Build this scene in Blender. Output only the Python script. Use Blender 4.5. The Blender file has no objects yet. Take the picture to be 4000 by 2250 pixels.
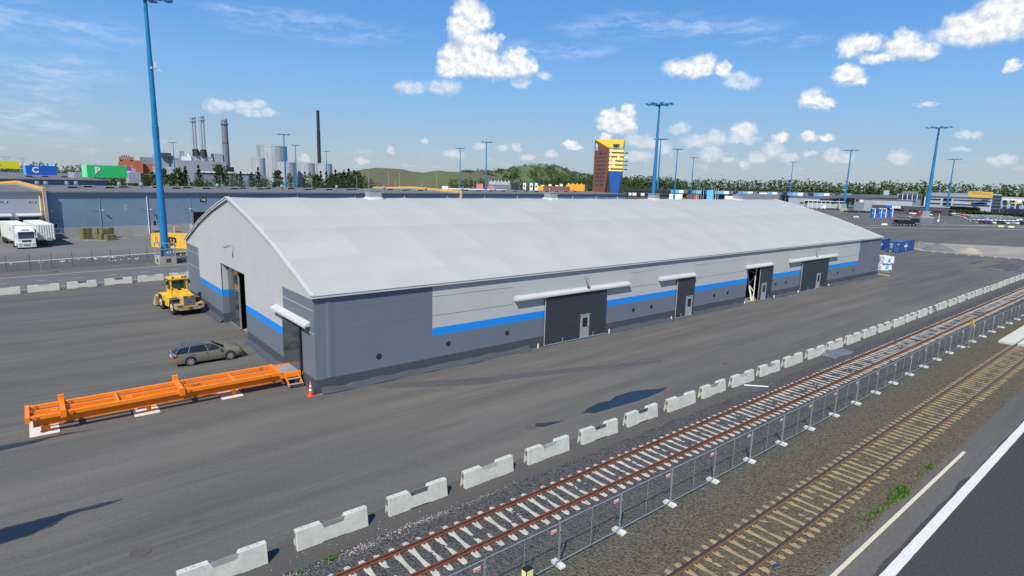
import bpy, bmesh, math, random
from mathutils import Vector, Matrix
R=math.radians
random.seed(7)
scene=bpy.context.scene
COL=scene.collection

# ------------------------------------------------------------------ camera
cam_d=bpy.data.cameras.new('camera'); cam=bpy.data.objects.new('camera',cam_d); COL.objects.link(cam)
CAMP=Vector((-13.61,-36.27,14.18))
yaw,pitch,roll=R(50.299),R(10.369),R(1.606)
fw=Vector((math.cos(yaw)*math.cos(pitch),math.sin(yaw)*math.cos(pitch),-math.sin(pitch)))
rt=Vector((math.sin(yaw),-math.cos(yaw),0)); up=rt.cross(fw)
rt2=rt*math.cos(roll)+up*math.sin(roll); up2=-rt*math.sin(roll)+up*math.cos(roll)
M=Matrix((rt2,up2,-fw)).transposed().to_4x4(); M.translation=CAMP
cam.matrix_world=M
cam_d.sensor_width=36; cam_d.lens=2281.6/4000*36; cam_d.clip_start=0.5; cam_d.clip_end=9000
scene.camera=cam
scene.view_settings.view_transform='Standard'; scene.view_settings.look='None'
scene.view_settings.gamma=1; scene.view_settings.use_curve_mapping=False
scene.view_settings.exposure=0.30

# ------------------------------------------------------------------ sky and sun
SUN_EL=48.5
sd=Vector((-.73,-.50,1.0)).normalized()          # towards the sun
sun_d=bpy.data.lights.new('sun','SUN'); sun=bpy.data.objects.new('sun',sun_d); COL.objects.link(sun)
sun_d.energy=4.3; sun_d.angle=R(.53); sun_d.color=(1,.955,.89)
sun.rotation_euler=sd.to_track_quat('Z','Y').to_euler()
world=bpy.data.worlds.new('World'); scene.world=world; world.use_nodes=True
nt=world.node_tree; nt.nodes.clear(); N=nt.nodes; LK=nt.links
CLOUD_WHITE=[(55.06,14.85,1.27,1.02),(54.05,14.26,1.18,0.88),(55.86,13.61,1,0.88),(55.13,12.83,1.37,0.98),(54.11,12.38,1.19,0.82),(55.93,11.47,1.1,0.91),(56.93,10.84,0.91,0.84),(55.01,11.17,1.84,1.08),(53.16,10.82,1.39,0.76),(56.65,10,1.1,0.76),(54.53,10.09,2.13,0.76),(52.22,10.09,2.13,0.77),(50.48,10.99,1.2,0.92),(49.54,10.33,1.02,0.76),(52.92,12.34,0.74,0.66),(35.18,10.28,1.64,0.72),(33.57,10.64,1.01,0.75),(34.33,10,1.49,0.5),(31.78,10.07,0.66,0.52),(22.05,9.15,1.08,0.67),(21.33,8.8,0.79,0.36),(22.33,9.59,0.63,0.46),(24.55,7.45,0.9,0.66),(23.45,7.16,0.77,0.38),(20.3,10.41,1.14,0.41),(18.37,11.12,1.35,0.86),(18.57,11.87,0.73,0.51),(17.18,10.67,1.02,0.57),(21.96,11.29,1.01,0.59),(21.11,11.58,1.21,0.53),(13.81,11.64,2.63,0.81),(12.6,12.64,1.68,1.35),(14.84,12.3,1.23,0.75),(11.48,9.22,0.53,0.34),(29.67,5.05,0.98,0.57),(26.7,4.4,0.63,0.4),(24.53,4.42,0.55,0.37),(23.13,4.3,0.65,0.31),(39.88,6.78,0.55,0.53),(40.25,5.79,0.99,0.71),(40,5.22,0.87,0.57),(41.86,5.7,0.88,0.57),(42.04,6.34,0.51,0.42),(39.9,6.74,0.55,0.49),(41.43,6.29,0.56,0.49),(40.42,5.94,0.74,0.56),(39.73,5.39,0.51,0.53),(41.03,5.13,0.66,0.4),(41.94,4.39,0.5,0.39),(45.05,3.6,0.59,0.37),(44.78,3.36,0.76,0.29)]
CLOUD_FAINT=[(60.29,8.2,1.09,0.52),(61.1,8.28,0.54,0.26),(57.19,8.35,1.38,0.52),(49.96,9.03,0.74,0.35),(47.75,9.6,0.56,0.34),(51.92,12.83,0.32,0.21),(58.97,3.43,0.37,0.23),(30.24,9.05,1.23,0.49),(30.81,9.52,0.79,0.26),(29.66,4.23,1.18,0.3),(33.43,4.01,1.24,0.45),(31.95,4.36,0.68,0.55),(35.19,5.09,0.77,0.42),(32.24,2.97,0.82,0.59),(27.11,3.42,0.76,0.51),(28.2,2.66,0.71,0.41),(39.13,4.23,0.87,0.43),(37.66,3.89,1.29,0.46),(36.33,3.27,0.57,0.43),(11.35,2.55,0.72,0.35),(17.73,2.73,0.64,0.44),(22.5,2.91,0.59,0.46),(21.53,2.65,0.69,0.32),(13.47,4.37,0.76,0.21),(13.63,3.35,0.48,0.17),(24.2,3.07,0.36,0.21),(25.77,2.69,0.75,0.34),(30.7,2.49,0.54,0.25),(29.33,2.1,0.53,0.35),(38.74,2.65,1.16,0.36),(16.46,6.76,0.61,0.14),(22.09,11.42,0.79,0.71),(76.79,5.57,0.73,0.45),(75.64,5.53,0.68,0.32),(74.64,5.8,0.94,0.33),(73.38,5.96,0.7,0.33),(72.57,5.36,0.58,0.27),(74.05,5.19,0.96,0.26),(69.75,1.53,0.41,0.28),(58.93,3.41,0.38,0.26),(62.08,2.56,0.35,0.24),(64.7,1.4,0.49,0.28),(56.23,2.39,0.85,0.29),(53.78,3.09,0.6,0.25),(51.56,3.15,0.51,0.25),(50.19,3.19,0.47,0.29),(49.14,2.26,0.6,0.33),(46.93,2.65,0.6,0.33)]
CLOUD_GREY=[(55.94,12.22,0.73,0.74),(51.46,9.25,2.05,0.34),(54.06,9.25,1.86,0.3),(49.88,9.55,1.11,0.43),(12.93,10.59,1.71,0.59),(34.57,9.48,1.63,0.29),(17.52,10.19,1.33,0.29),(39.76,4.87,1.31,0.26),(22.22,8.61,0.91,0.18),(21.22,10.71,0.67,0.36),(24.38,6.94,1.08,0.15),(40.42,4.66,0.9,0.26)]
CIRRUS=[(88.95,5.99,4.04,1.78),(89.65,10.52,3.26,2.0),(85.06,10.25,4.21,1.25),(87.63,7.39,5.36,1.08),(89.45,3.78,4.68,2.17),(68.1,12.55,9.4,1.2),(72.24,13.11,6.34,0.78),(39.33,13.86,9.14,1.22),(33.75,13.28,7.24,0.9),(27.42,12.17,3.88,0.69),(47.35,11.77,7.02,0.86)]

def wn(t,**k):
    n=N.new(t)
    for a,b in k.items(): setattr(n,a,b)
    return n
def wmath(op,a,b=None,c=None,clamp=False):
    n=N.new('ShaderNodeMath'); n.operation=op; n.use_clamp=clamp
    for i,v in enumerate((a,b,c)):
        if v is None: continue
        if isinstance(v,(int,float)): n.inputs[i].default_value=v
        else: LK.new(v,n.inputs[i])
    return n.outputs[0]
sky=wn('ShaderNodeTexSky',sky_type='NISHITA'); sky.sun_disc=False; sky.sun_elevation=R(SUN_EL)
sky.sun_rotation=math.atan2(sd.x,sd.y); sky.altitude=0; sky.air_density=1.0; sky.dust_density=.25; sky.ozone_density=2.6
geo=wn('ShaderNodeTexCoord')
sep=wn('ShaderNodeSeparateXYZ'); LK.new(geo.outputs['Generated'],sep.inputs[0])
az=wmath('MULTIPLY',wmath('ARCTAN2',sep.outputs[1],sep.outputs[0]),57.29578)
el=wmath('MULTIPLY',wmath('ARCSINE',sep.outputs[2]),57.29578)
cmb=wn('ShaderNodeCombineXYZ'); LK.new(az,cmb.inputs[0]); LK.new(el,cmb.inputs[1])
P0=cmb.outputs[0]
def noise(vec,scale,detail=6,rough=.55,off=(0,0,0),sc=(1,1,1)):
    m=wn('ShaderNodeVectorMath',operation='MULTIPLY_ADD'); LK.new(vec,m.inputs[0]); m.inputs[1].default_value=sc; m.inputs[2].default_value=off
    n=wn('ShaderNodeTexNoise'); n.inputs['Scale'].default_value=scale; n.inputs['Detail'].default_value=detail; n.inputs['Roughness'].default_value=rough
    LK.new(m.outputs[0],n.inputs['Vector']); return n
def warp(vec,n,amp):
    a=wn('ShaderNodeVectorMath',operation='SUBTRACT'); LK.new(n.outputs['Color'],a.inputs[0]); a.inputs[1].default_value=(.5,.5,.5)
    b=wn('ShaderNodeVectorMath',operation='MULTIPLY_ADD'); LK.new(a.outputs[0],b.inputs[0]); b.inputs[1].default_value=(amp,amp*.8,0); LK.new(vec,b.inputs[2])
    return b.outputs[0]
P1=warp(P0,noise(P0,.75,3,.5),1.0)
P2=warp(P1,noise(P0,2.2,7,.6,(5,3,0)),.95)
def field(vec,blobs,grow=1.0):
    cur=None
    for a,e,ra,re in blobs:
        m=wn('ShaderNodeVectorMath',operation='MULTIPLY_ADD'); LK.new(vec,m.inputs[0])
        m.inputs[1].default_value=(1/(ra*grow),1/(re*grow),0); m.inputs[2].default_value=(-a/(ra*grow),-e/(re*grow),0)
        l=wn('ShaderNodeVectorMath',operation='DOT_PRODUCT'); LK.new(m.outputs[0],l.inputs[0]); LK.new(m.outputs[0],l.inputs[1])
        cur=l.outputs['Value'] if cur is None else wmath('SMOOTH_MIN',cur,l.outputs['Value'],.25)
    return wmath('SQRT',wmath('MAXIMUM',cur,0.0))
def mrange(v,a,b,c,d,smooth=True):
    n=wn('ShaderNodeMapRange'); n.interpolation_type='SMOOTHSTEP' if smooth else 'LINEAR'
    LK.new(v,n.inputs[0]); n.inputs[1].default_value=a; n.inputs[2].default_value=b; n.inputs[3].default_value=c; n.inputs[4].default_value=d
    return n.outputs[0]
fw_=field(P2,CLOUD_WHITE,1.16)
ff_=field(P2,CLOUD_FAINT,1.3)
fg_=field(P1,CLOUD_GREY,1.1)
dw=mrange(fw_,1.22,.50,0,1)
df=wmath('MULTIPLY',mrange(ff_,1.25,.45,0,1),.55)
nl1=noise(P0,1.7,6,.6,(0,0,4)); nl2=noise(P0,1.7,6,.6,(.34,-.42,4))
emb=wmath('MULTIPLY_ADD',wmath('SUBTRACT',nl1.outputs[0],nl2.outputs[0]),2.4,.66,clamp=True)
shade=wmath('MULTIPLY',mrange(fg_,1.25,.3,0,1),.62)
low=mrange(el,1.0,9.0,1,0)
col_a=wn('ShaderNodeMixRGB'); LK.new(emb,col_a.inputs[0]); col_a.inputs[1].default_value=(.50,.56,.64,1); col_a.inputs[2].default_value=(.86,.86,.855,1)
col_b=wn('ShaderNodeMixRGB'); LK.new(shade,col_b.inputs[0]); LK.new(col_a.outputs[0],col_b.inputs[1]); col_b.inputs[2].default_value=(.33,.42,.54,1)
col_c=wn('ShaderNodeMixRGB'); LK.new(wmath('MULTIPLY',low,.55),col_c.inputs[0]); LK.new(col_b.outputs[0],col_c.inputs[1]); col_c.inputs[2].default_value=(.62,.62,.66,1)
cir=mrange(field(P1,CIRRUS,1.25),1.0,.1,0,1)
cn=noise(P1,.55,7,.66,(2,1,0),(.35,1.6,1))
cirm=wmath('MULTIPLY',wmath('MULTIPLY',cir,mrange(cn.outputs[0],.40,.75,0,1)),.50)
# very low hazy puffs all round the horizon
pn=noise(P1,.5,5,.6,(9,2,0),(.8,2.2,1))
puff=wmath('MULTIPLY',wmath('MULTIPLY',mrange(pn.outputs[0],.55,.72,0,1),mrange(el,3.6,1.6,0,1)),.30)
hs=wn('ShaderNodeHueSaturation'); hs.inputs['Saturation'].default_value=1.12; hs.inputs['Value'].default_value=1.0; LK.new(sky.outputs[0],hs.inputs['Color'])
skyc=wn('ShaderNodeMixRGB',blend_type='MULTIPLY'); skyc.inputs[0].default_value=1; LK.new(hs.outputs[0],skyc.inputs[1]); skyc.inputs[2].default_value=(.1,.1,.1,1)
def over(base,fac,col):
    m=wn('ShaderNodeMixRGB'); LK.new(fac,m.inputs[0]); LK.new(base,m.inputs[1])
    if isinstance(col,tuple): m.inputs[2].default_value=col
    else: LK.new(col,m.inputs[2])
    return m.outputs[0]
# haze and pollution whiten the low sky, the same all round: tint of the clear sky by elevation
ramp=wn('ShaderNodeValToRGB'); cr=ramp.color_ramp
stops=[(0,(.310,.385,.455)),(2.0,(.305,.40,.495)),(5,(.245,.405,.60)),(9,(.175,.385,.70)),(13,(.115,.31,.67)),(18,(.080,.25,.60)),(35,(.045,.17,.44)),(60,(.03,.125,.36))]
while len(cr.elements)<len(stops): cr.elements.new(.5)
for e_,(d_,c_) in zip(cr.elements,stops): e_.position=d_/60
for e_,(d_,c_) in zip(cr.elements,stops): e_.color=c_+(1,)
LK.new(wmath('DIVIDE',el,60.0),ramp.inputs[0])
skym=wn('ShaderNodeMixRGB'); skym.inputs[0].default_value=.88; LK.new(skyc.outputs[0],skym.inputs[1]); LK.new(ramp.outputs[0],skym.inputs[2])
c=over(skym.outputs[0],cirm,(.72,.78,.90,1))
c=over(c,puff,(.70,.68,.72,1))
c=over(c,df,col_c.outputs[0])
c=over(c,dw,col_c.outputs[0])
bg=wn('ShaderNodeBackground'); LK.new(c,bg.inputs[0]); bg.inputs[1].default_value=1.0
wo=wn('ShaderNodeOutputWorld'); LK.new(bg.outputs[0],wo.inputs[0])
world.cycles.sampling_method='MANUAL'; world.cycles.sample_map_resolution=512

# ------------------------------------------------------------------ materials
def newmat(name):
    m=bpy.data.materials.new(name); m.use_nodes=True; t=m.node_tree; b=t.nodes['Principled BSDF']; return m,t,b
def tn(t,ty,**k):
    n=t.nodes.new(ty)
    for a,b in k.items(): setattr(n,a,b)
    return n
def coords(t,kind='pos',scale=(1,1,1)):
    if kind=='pos': o=tn(t,'ShaderNodeNewGeometry').outputs['Position']
    else: o=tn(t,'ShaderNodeTexCoord').outputs['Object']
    m=tn(t,'ShaderNodeVectorMath',operation='MULTIPLY'); t.links.new(o,m.inputs[0]); m.inputs[1].default_value=scale
    return m.outputs[0]
def nz(t,vec,scale,detail=4,rough=.55):
    n=tn(t,'ShaderNodeTexNoise'); n.inputs['Scale'].default_value=scale; n.inputs['Detail'].default_value=detail; n.inputs['Roughness'].default_value=rough
    t.links.new(vec,n.inputs['Vector']); return n.outputs[0]
def mr(t,v,a,b,c,d):
    n=tn(t,'ShaderNodeMapRange'); t.links.new(v,n.inputs[0])
    for i,x in enumerate((a,b,c,d)): n.inputs[i+1].default_value=x
    return n.outputs[0]
def mix(t,fac,a,b,mode='MIX'):
    n=tn(t,'ShaderNodeMixRGB',blend_type=mode)
    for i,v in ((0,fac),(1,a),(2,b)):
        if isinstance(v,(int,float)): n.inputs[i].default_value=v
        elif isinstance(v,tuple): n.inputs[i].default_value=v+(1,) if len(v)==3 else v
        else: t.links.new(v,n.inputs[i])
    return n.outputs[0]
def bump(t,b,h,dist=.01,strength=.6):
    n=tn(t,'ShaderNodeBump'); n.inputs['Distance'].default_value=dist; n.inputs['Strength'].default_value=strength
    t.links.new(h,n.inputs['Height']); t.links.new(n.outputs[0],b.inputs['Normal'])
def M_(name,col,rough=.6,metal=0,var=.12,scale=1.5,kind='pos',dirt=None,dirt_amt=.0,bumpd=0,bscale=40,vsc=(1,1,1),isl=0,spec=None):
    m,t,b=newmat(name)
    v=coords(t,kind,vsc); n1=nz(t,v,scale,5,.6)
    c=mix(t,mr(t,n1,.3,.7,0,1),tuple(x*(1-var) for x in col),tuple(min(1,x*(1+var)) for x in col))
    if isl:
        ri=tn(t,'ShaderNodeNewGeometry').outputs['Random Per Island']
        c=mix(t,mr(t,ri,0,1,0,1),c,mix(t,1.0,c,(1+isl,)*3,'MULTIPLY'))
        c=mix(t,mr(t,ri,0,.4,isl*.8,0),c,(col[0]*.45,col[1]*.45,col[2]*.45))
    if dirt:
        n2=nz(t,v,scale*3.1,6,.7)
        c=mix(t,mr(t,n2,.48,.75,0,dirt_amt),c,dirt)
    t.links.new(c,b.inputs['Base Color']); b.inputs['Roughness'].default_value=rough; b.inputs['Metallic'].default_value=metal
    if spec is not None: b.inputs['Specular IOR Level'].default_value=spec
    if bumpd: bump(t,b,nz(t,coords(t,kind),bscale,3,.6),bumpd,.8)
    return m

def asphalt(name,base,warm,streak=.35,patch=True,dirx=True):
    m,t,b=newmat(name)
    pos=coords(t); st=coords(t,'pos',(.035,.55,1) if dirx else (.2,.2,1)); fine=coords(t)
    big=nz(t,coords(t,'pos',(.02,.07,1)),1,4,.6)
    s=nz(t,st,1,6,.62); s2=nz(t,coords(t,'pos',(.10,2.2,1)),1,4,.6)
    g=nz(t,fine,28,3,.75); g2=nz(t,fine,7,3,.6)
    c=mix(t,mr(t,big,.35,.65,0,1),base,warm)
    c=mix(t,mr(t,s,.40,.66,0,streak),c,tuple(x*.62 for x in base))
    c=mix(t,mr(t,s2,.50,.75,0,streak*.7),c,tuple(x*1.42 for x in warm))
    c=mix(t,1.0,c,mix(t,mr(t,g,.30,.70,0,1),(.62,.62,.62),(1.42,1.42,1.42)),'MULTIPLY')
    c=mix(t,1.0,c,mix(t,mr(t,g2,.3,.7,0,1),(.90,.90,.90),(1.10,1.10,1.10)),'MULTIPLY')
    if patch:
        # blotchy damp / oily marks with a shape of their own
        sp=nz(t,coords(t,'pos',(.35,.5,1)),1,5,.7); c=mix(t,mr(t,sp,.64,.74,0,.42),c,tuple(x*.5 for x in base))
        w=tn(t,'ShaderNodeTexVoronoi',feature='DISTANCE_TO_EDGE'); w.inputs['Scale'].default_value=.22; t.links.new(coords(t,'pos',(1,1.6,1)),w.inputs['Vector'])
    t.links.new(c,b.inputs['Base Color']); b.inputs['Roughness'].default_value=.9; b.inputs['Specular IOR Level'].default_value=.25
    bump(t,b,g,.006,.5)
    return m

MT={}
MT['yard']=asphalt('yard_asphalt_mat',(.104,.102,.095),(.140,.130,.112),.50)
MT['strip']=asphalt('smooth_asphalt_mat',(.082,.078,.072),(.098,.092,.083),.2,False)
MT['road']=asphalt('port_road_mat',(.125,.13,.13),(.15,.148,.14),.30,False)
MT['newroad']=asphalt('new_asphalt_mat',(.048,.046,.049),(.056,.054,.055),.15,False)
MT['shoulder']=asphalt('shoulder_asphalt_mat',(.098,.094,.086),(.128,.118,.104),.35)
MT['far_lot']=asphalt('far_lot_mat',(.135,.134,.13),(.18,.175,.165),.3)

def ballast_mat(name,rust):
    m,t,b=newmat(name)
    pos=coords(t)
    v=tn(t,'ShaderNodeTexVoronoi'); v.inputs['Scale'].default_value=15; t.links.new(pos,v.inputs['Vector'])
    sp=tn(t,'ShaderNodeSeparateColor'); t.links.new(v.outputs['Color'],sp.inputs[0])
    c=mix(t,mr(t,sp.outputs[0],0,1,0,1),(.060,.062,.060),(.29,.285,.265))
    c=mix(t,mr(t,sp.outputs[1],.86,.98,0,.75),c,(.36,.32,.28))
    c=mix(t,mr(t,v.outputs['Distance'],.02,.075,0,.62),c,(.02,.02,.022))
    sepp=tn(t,'ShaderNodeSeparateXYZ'); t.links.new(tn(t,'ShaderNodeNewGeometry').outputs['Position'],sepp.inputs[0])
    big=nz(t,coords(t,'pos',(.35,.5,1)),1,5,.65)
    if rust:
        # rusty brake-dust zone around the used track, green-brown weathering between the tracks
        dy=tn(t,'ShaderNodeMath',operation='SUBTRACT'); t.links.new(sepp.outputs[1],dy.inputs[0]); dy.inputs[1].default_value=-26.2
        ab=tn(t,'ShaderNodeMath',operation='ABSOLUTE'); t.links.new(dy.outputs[0],ab.inputs[0])
        wob=tn(t,'ShaderNodeMath',operation='MULTIPLY_ADD'); t.links.new(big,wob.inputs[0]); wob.inputs[1].default_value=2.4; t.links.new(ab.outputs[0],wob.inputs[2])
        fac=mr(t,wob.outputs[0],3.2,5.0,1.0,0)
        c=mix(t,fac,c,mix(t,mr(t,sp.outputs[2],0,1,0,1),(.070,.034,.014),(.215,.115,.045)))
        mid=mr(t,sepp.outputs[1],-20.6,-23.2,0,1)
        c=mix(t,mr(t,mid,0,1,0,.75),c,mix(t,mr(t,sp.outputs[1],0,1,0,1),(.050,.048,.032),(.175,.165,.115)))
    c=mix(t,mr(t,nz(t,coords(t,'pos',(.5,.8,1)),1.3,4,.6),.56,.7,0,.30),c,(.10,.085,.07))
    t.links.new(c,b.inputs['Base Color']); b.inputs['Roughness'].default_value=.95; b.inputs['Specular IOR Level'].default_value=.2
    bump(t,b,v.outputs['Distance'],-.05,1.0)
    return m
MT['ballast']=ballast_mat('ballast_mat',True)
MT['gravel']=M_('gravel_mat',(.085,.083,.085),.95,var=.35,scale=9,dirt=(.17,.14,.13),dirt_amt=.6,bumpd=.05,bscale=9)
MT['sand']=M_('sand_mat',(.40,.33,.24),.95,var=.12,scale=2,dirt=(.28,.23,.17),dirt_amt=.6,bumpd=.03,bscale=6)
MT['pinkdirt']=M_('crushed_stone_mat',(.29,.26,.215),.95,var=.2,scale=.12,dirt=(.30,.26,.225),dirt_amt=.8,vsc=(1,1.6,1))
MT['grey_pile']=M_('grey_pile_mat',(.15,.155,.15),.95,var=.2,scale=2,bumpd=.04,bscale=5)
MT['concrete']=M_('concrete_mat',(.46,.46,.44),.85,var=.10,scale=2.2,kind='obj',dirt=(.30,.29,.26),dirt_amt=.55,bumpd=.004,bscale=30)
MT['concrete_b']=M_('barrier_concrete_mat',(.53,.53,.46),.85,var=.10,scale=1.6,kind='pos',dirt=(.30,.30,.28),dirt_amt=.5,bumpd=.004,bscale=30)
MT['concrete_d']=M_('old_concrete_mat',(.40,.37,.31),.9,var=.14,scale=1.2,kind='obj',dirt=(.22,.20,.16),dirt_amt=.6)
MT['sleeper']=M_('sleeper_concrete_mat',(.46,.44,.37),.9,var=.14,scale=1.1,dirt=(.24,.2,.14),dirt_amt=.55)
MT['sleeper_r']=M_('rusty_sleeper_mat',(.32,.235,.13),.9,var=.18,scale=1.1,dirt=(.19,.11,.05),dirt_amt=.8)
MT['plinth']=M_('plinth_concrete_mat',(.36,.355,.33),.85,var=.08,scale=.8,dirt=(.25,.24,.22),dirt_amt=.4)
MT['rust']=M_('rail_rust_mat',(.155,.052,.028),.75,var=.18,scale=3,dirt=(.09,.03,.018),dirt_amt=.4)
MT['rust2']=M_('brown_rail_mat',(.150,.085,.038),.8,var=.18,scale=3,dirt=(.08,.045,.02),dirt_amt=.4)
MT['railtop']=M_('worn_rail_mat',(.115,.095,.11),.35,metal=.75,var=.1,scale=3)
MT['clip']=M_('clip_mat',(.10,.06,.035),.8)
MT['galv']=M_('galvanised_mat',(.30,.33,.36),.5,metal=.35,var=.10,scale=3)
MT['white']=M_('white_paint_mat',(.78,.78,.76),.5,var=.03,scale=3)
MT['linewhite']=M_('road_line_mat',(.66,.66,.63),.8,var=.08,scale=6,dirt=(.22,.22,.21),dirt_amt=.55)
MT['lineyellow']=M_('cream_line_mat',(.60,.55,.40),.8,var=.08,scale=6,dirt=(.3,.28,.22),dirt_amt=.5)
MT['orange']=M_('orange_paint_mat',(.88,.23,.006),.45,var=.07,scale=1.4,dirt=(.45,.12,.02),dirt_amt=.25)
MT['orangedark']=M_('orange_roller_mat',(.45,.13,.02),.5)
MT['cone']=M_('cone_orange_mat',(.80,.10,.03),.5)
MT['blue']=M_('mast_blue_mat',(.015,.185,.40),.38,var=.06,scale=.5)
MT['bluedark']=M_('mast_head_mat',(.02,.16,.38),.5)
MT['stripe']=M_('stripe_blue_mat',(.003,.25,.78),.5,var=.03,scale=.5)
def fabric(name,col,seam=None):
    m,t,b=newmat(name)
    n1=nz(t,coords(t,'pos',(.3,.3,.3)),1,5,.6); n2=nz(t,coords(t,'pos',(3,3,.35)),1,4,.6); n3=nz(t,coords(t),9,3,.6)
    c=mix(t,mr(t,n1,.3,.7,0,1),tuple(x*.955 for x in col),tuple(x*1.03 for x in col))
    c=mix(t,mr(t,n2,.5,.8,0,.22),c,tuple(x*.80 for x in col))
    c=mix(t,mr(t,n3,.4,.75,0,.10),c,tuple(x*.86 for x in col))
    t.links.new(c,b.inputs['Base Color']); b.inputs['Roughness'].default_value=.55; b.inputs['Specular IOR Level'].default_value=.35
    bump(t,b,n1,.06,.35)
    return m
MT['roof']=fabric('roof_membrane_mat',(.43,.432,.405))
MT['roof_b']=fabric('roof_membrane_lighter_mat',(.44,.442,.415))
MT['roof_c']=fabric('roof_membrane_darker_mat',(.422,.423,.398))
MT['wall_l']=fabric('light_wall_fabric_mat',(.49,.49,.475))
MT['wall_m']=fabric('grey_wall_fabric_mat',(.150,.180,.215))
MT['wall_d']=fabric('skirting_fabric_mat',(.068,.076,.092))
MT['canopy']=fabric('canopy_fabric_mat',(.52,.52,.515))
MT['gate']=M_('gate_panel_mat',(.034,.040,.052),.55,var=.08,scale=1)
MT['gatejoint']=M_('gate_joint_mat',(.030,.031,.037),.5)
MT['gloss']=M_('dark_gloss_gate_mat',(.045,.06,.065),.10,var=.1,scale=1,spec=.7)
MT['dark']=M_('black_rubber_mat',(.018,.018,.019),.8,var=.15,scale=4)
MT['black']=M_('black_mat',(.012,.012,.013),.6)
MT['glass']=M_('dark_glass_mat',(.012,.018,.022),.07,spec=.8)
MT['glassblue']=M_('tinted_glass_mat',(.02,.05,.085),.08,spec=.8)
MT['doorgrey']=M_('door_grey_mat',(.30,.36,.37),.5)
MT['greywall']=M_('cladding_mat',(.19,.265,.345),.5,var=.05,scale=.4,spec=.4)
MT['greywall2']=M_('cladding_light_mat',(.33,.36,.40),.5,var=.05,scale=.2)
MT['greywall3']=M_('cladding_blue_mat',(.19,.235,.30),.5,var=.06,scale=.1)
MT['roofdark']=M_('bitumen_roof_mat',(.135,.132,.13),.9,var=.14,scale=.3,dirt=(.20,.19,.18),dirt_amt=.5)
MT['yellowtrim']=M_('orange_trim_mat',(.90,.42,.03),.5,var=.03)
MT['zinc']=M_('zinc_mat',(.40,.43,.45),.45,metal=.4,var=.1,scale=2)
MT['lid']=M_('hatch_lid_mat',(.30,.33,.36),.5)
MT['loader']=M_('loader_yellow_mat',(.80,.46,.02),.45,var=.06,scale=2,dirt=(.40,.27,.10),dirt_amt=.35)
MT['loaderdirt']=M_('dusty_yellow_mat',(.42,.32,.16),.8,var=.2,scale=2,dirt=(.20,.16,.11),dirt_amt=.7)
MT['mud']=M_('dusty_black_mat',(.075,.066,.055),.9,var=.3,scale=3)
MT['tyre']=M_('tyre_mat',(.022,.021,.020),.85,var=.3,scale=3,dirt=(.08,.07,.055),dirt_amt=.5)
MT['rim']=M_('rim_mat',(.50,.50,.49),.35,metal=.6)
MT['rimyel']=M_('dusty_rim_mat',(.52,.46,.32),.7)
MT['carpaint']=M_('olive_car_paint_mat',(.22,.215,.16),.28,metal=.35,var=.04,spec=.6)
MT['carroof']=M_('car_roof_mat',(.10,.115,.105),.22,metal=.3,var=.04,spec=.7)
MT['chrome']=M_('chrome_mat',(.7,.7,.72),.15,metal=1)
MT['redlamp']=M_('tail_lamp_mat',(.35,.01,.015),.2)
MT['truckwhite']=M_('truck_white_mat',(.80,.81,.80),.4,var=.03,scale=1,dirt=(.62,.62,.58),dirt_amt=.3)
MT['tarpgrey']=M_('trailer_side_mat',(.66,.66,.60),.6,var=.04,scale=1)
MT['contyellow']=M_('container_yellow_mat',(.78,.46,.05),.5,var=.06,scale=1.2,dirt=(.5,.3,.08),dirt_amt=.35)
MT['contblue']=M_('container_blue_mat',(.015,.062,.235),.45,var=.07,scale=1,dirt=(.02,.04,.12),dirt_amt=.4)
MT['conttop']=M_('container_roof_mat',(.040,.125,.27),.55,var=.07,scale=1)
MT['wool']=M_('khaki_bale_mat',(.175,.165,.07),.8,var=.15,scale=2,dirt=(.10,.095,.045),dirt_amt=.5)
MT['wood']=M_('timber_mat',(.42,.31,.17),.8,var=.15,scale=3)
MT['tarp']=M_('grey_tarpaulin_mat',(.13,.135,.15),.38,var=.2,scale=2,spec=.6)
MT['wrap']=M_('white_wrap_mat',(.78,.80,.82),.4,var=.04,scale=2)
MT['cyan']=M_('cyan_print_mat',(.10,.48,.75),.5)
MT['navy']=M_('navy_print_mat',(.012,.02,.05),.5)
MT['sign_y']=M_('yellow_sign_mat',(.85,.76,.02),.5,var=.02)
MT['sign_b']=M_('blue_sign_mat',(.012,.12,.52),.5,var=.02)
MT['sign_bl']=M_('light_blue_sign_mat',(.10,.38,.80),.5)
MT['sign_g']=M_('green_sign_mat',(.03,.52,.14),.5,var=.02)
MT['sign_gl']=M_('light_green_sign_mat',(.22,.80,.40),.5)
MT['brick']=M_('red_brick_mat',(.40,.12,.06),.8,var=.08,scale=.1)
MT['hotelbrown']=M_('hotel_brown_mat',(.225,.082,.045),.6,var=.05,scale=.2)
MT['hotelyellow']=M_('hotel_cream_mat',(.95,.72,.22),.6,var=.03)
MT['hotelroof']=M_('hotel_gold_mat',(.80,.48,.02),.5,var=.03)
MT['hotelblue']=M_('hotel_blue_mat',(.025,.095,.33),.3,var=.08,scale=.4)
MT['hoteldark']=M_('hotel_dark_mat',(.045,.040,.035),.5)
MT['brownwall']=M_('dark_brown_cladding_mat',(.075,.066,.07),.6)
MT['steel']=M_('steel_stack_mat',(.50,.53,.57),.35,metal=.45,var=.08,scale=.5,vsc=(1,1,.1))
MT['stackgrey']=M_('grey_stack_mat',(.17,.19,.22),.6,var=.06,scale=.2)
MT['stackblack']=M_('black_stack_mat',(.022,.022,.035),.7)
MT['tank']=M_('tank_mat',(.43,.46,.49),.45,metal=.15,var=.08,scale=.15)
MT['fas_sky']=M_('sky_blue_panel_mat',(.13,.50,.88),.5)
MT['fas_teal']=M_('teal_panel_mat',(.10,.34,.53),.5)
MT['fas_navy']=M_('navy_panel_mat',(.020,.030,.085),.5)
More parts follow.
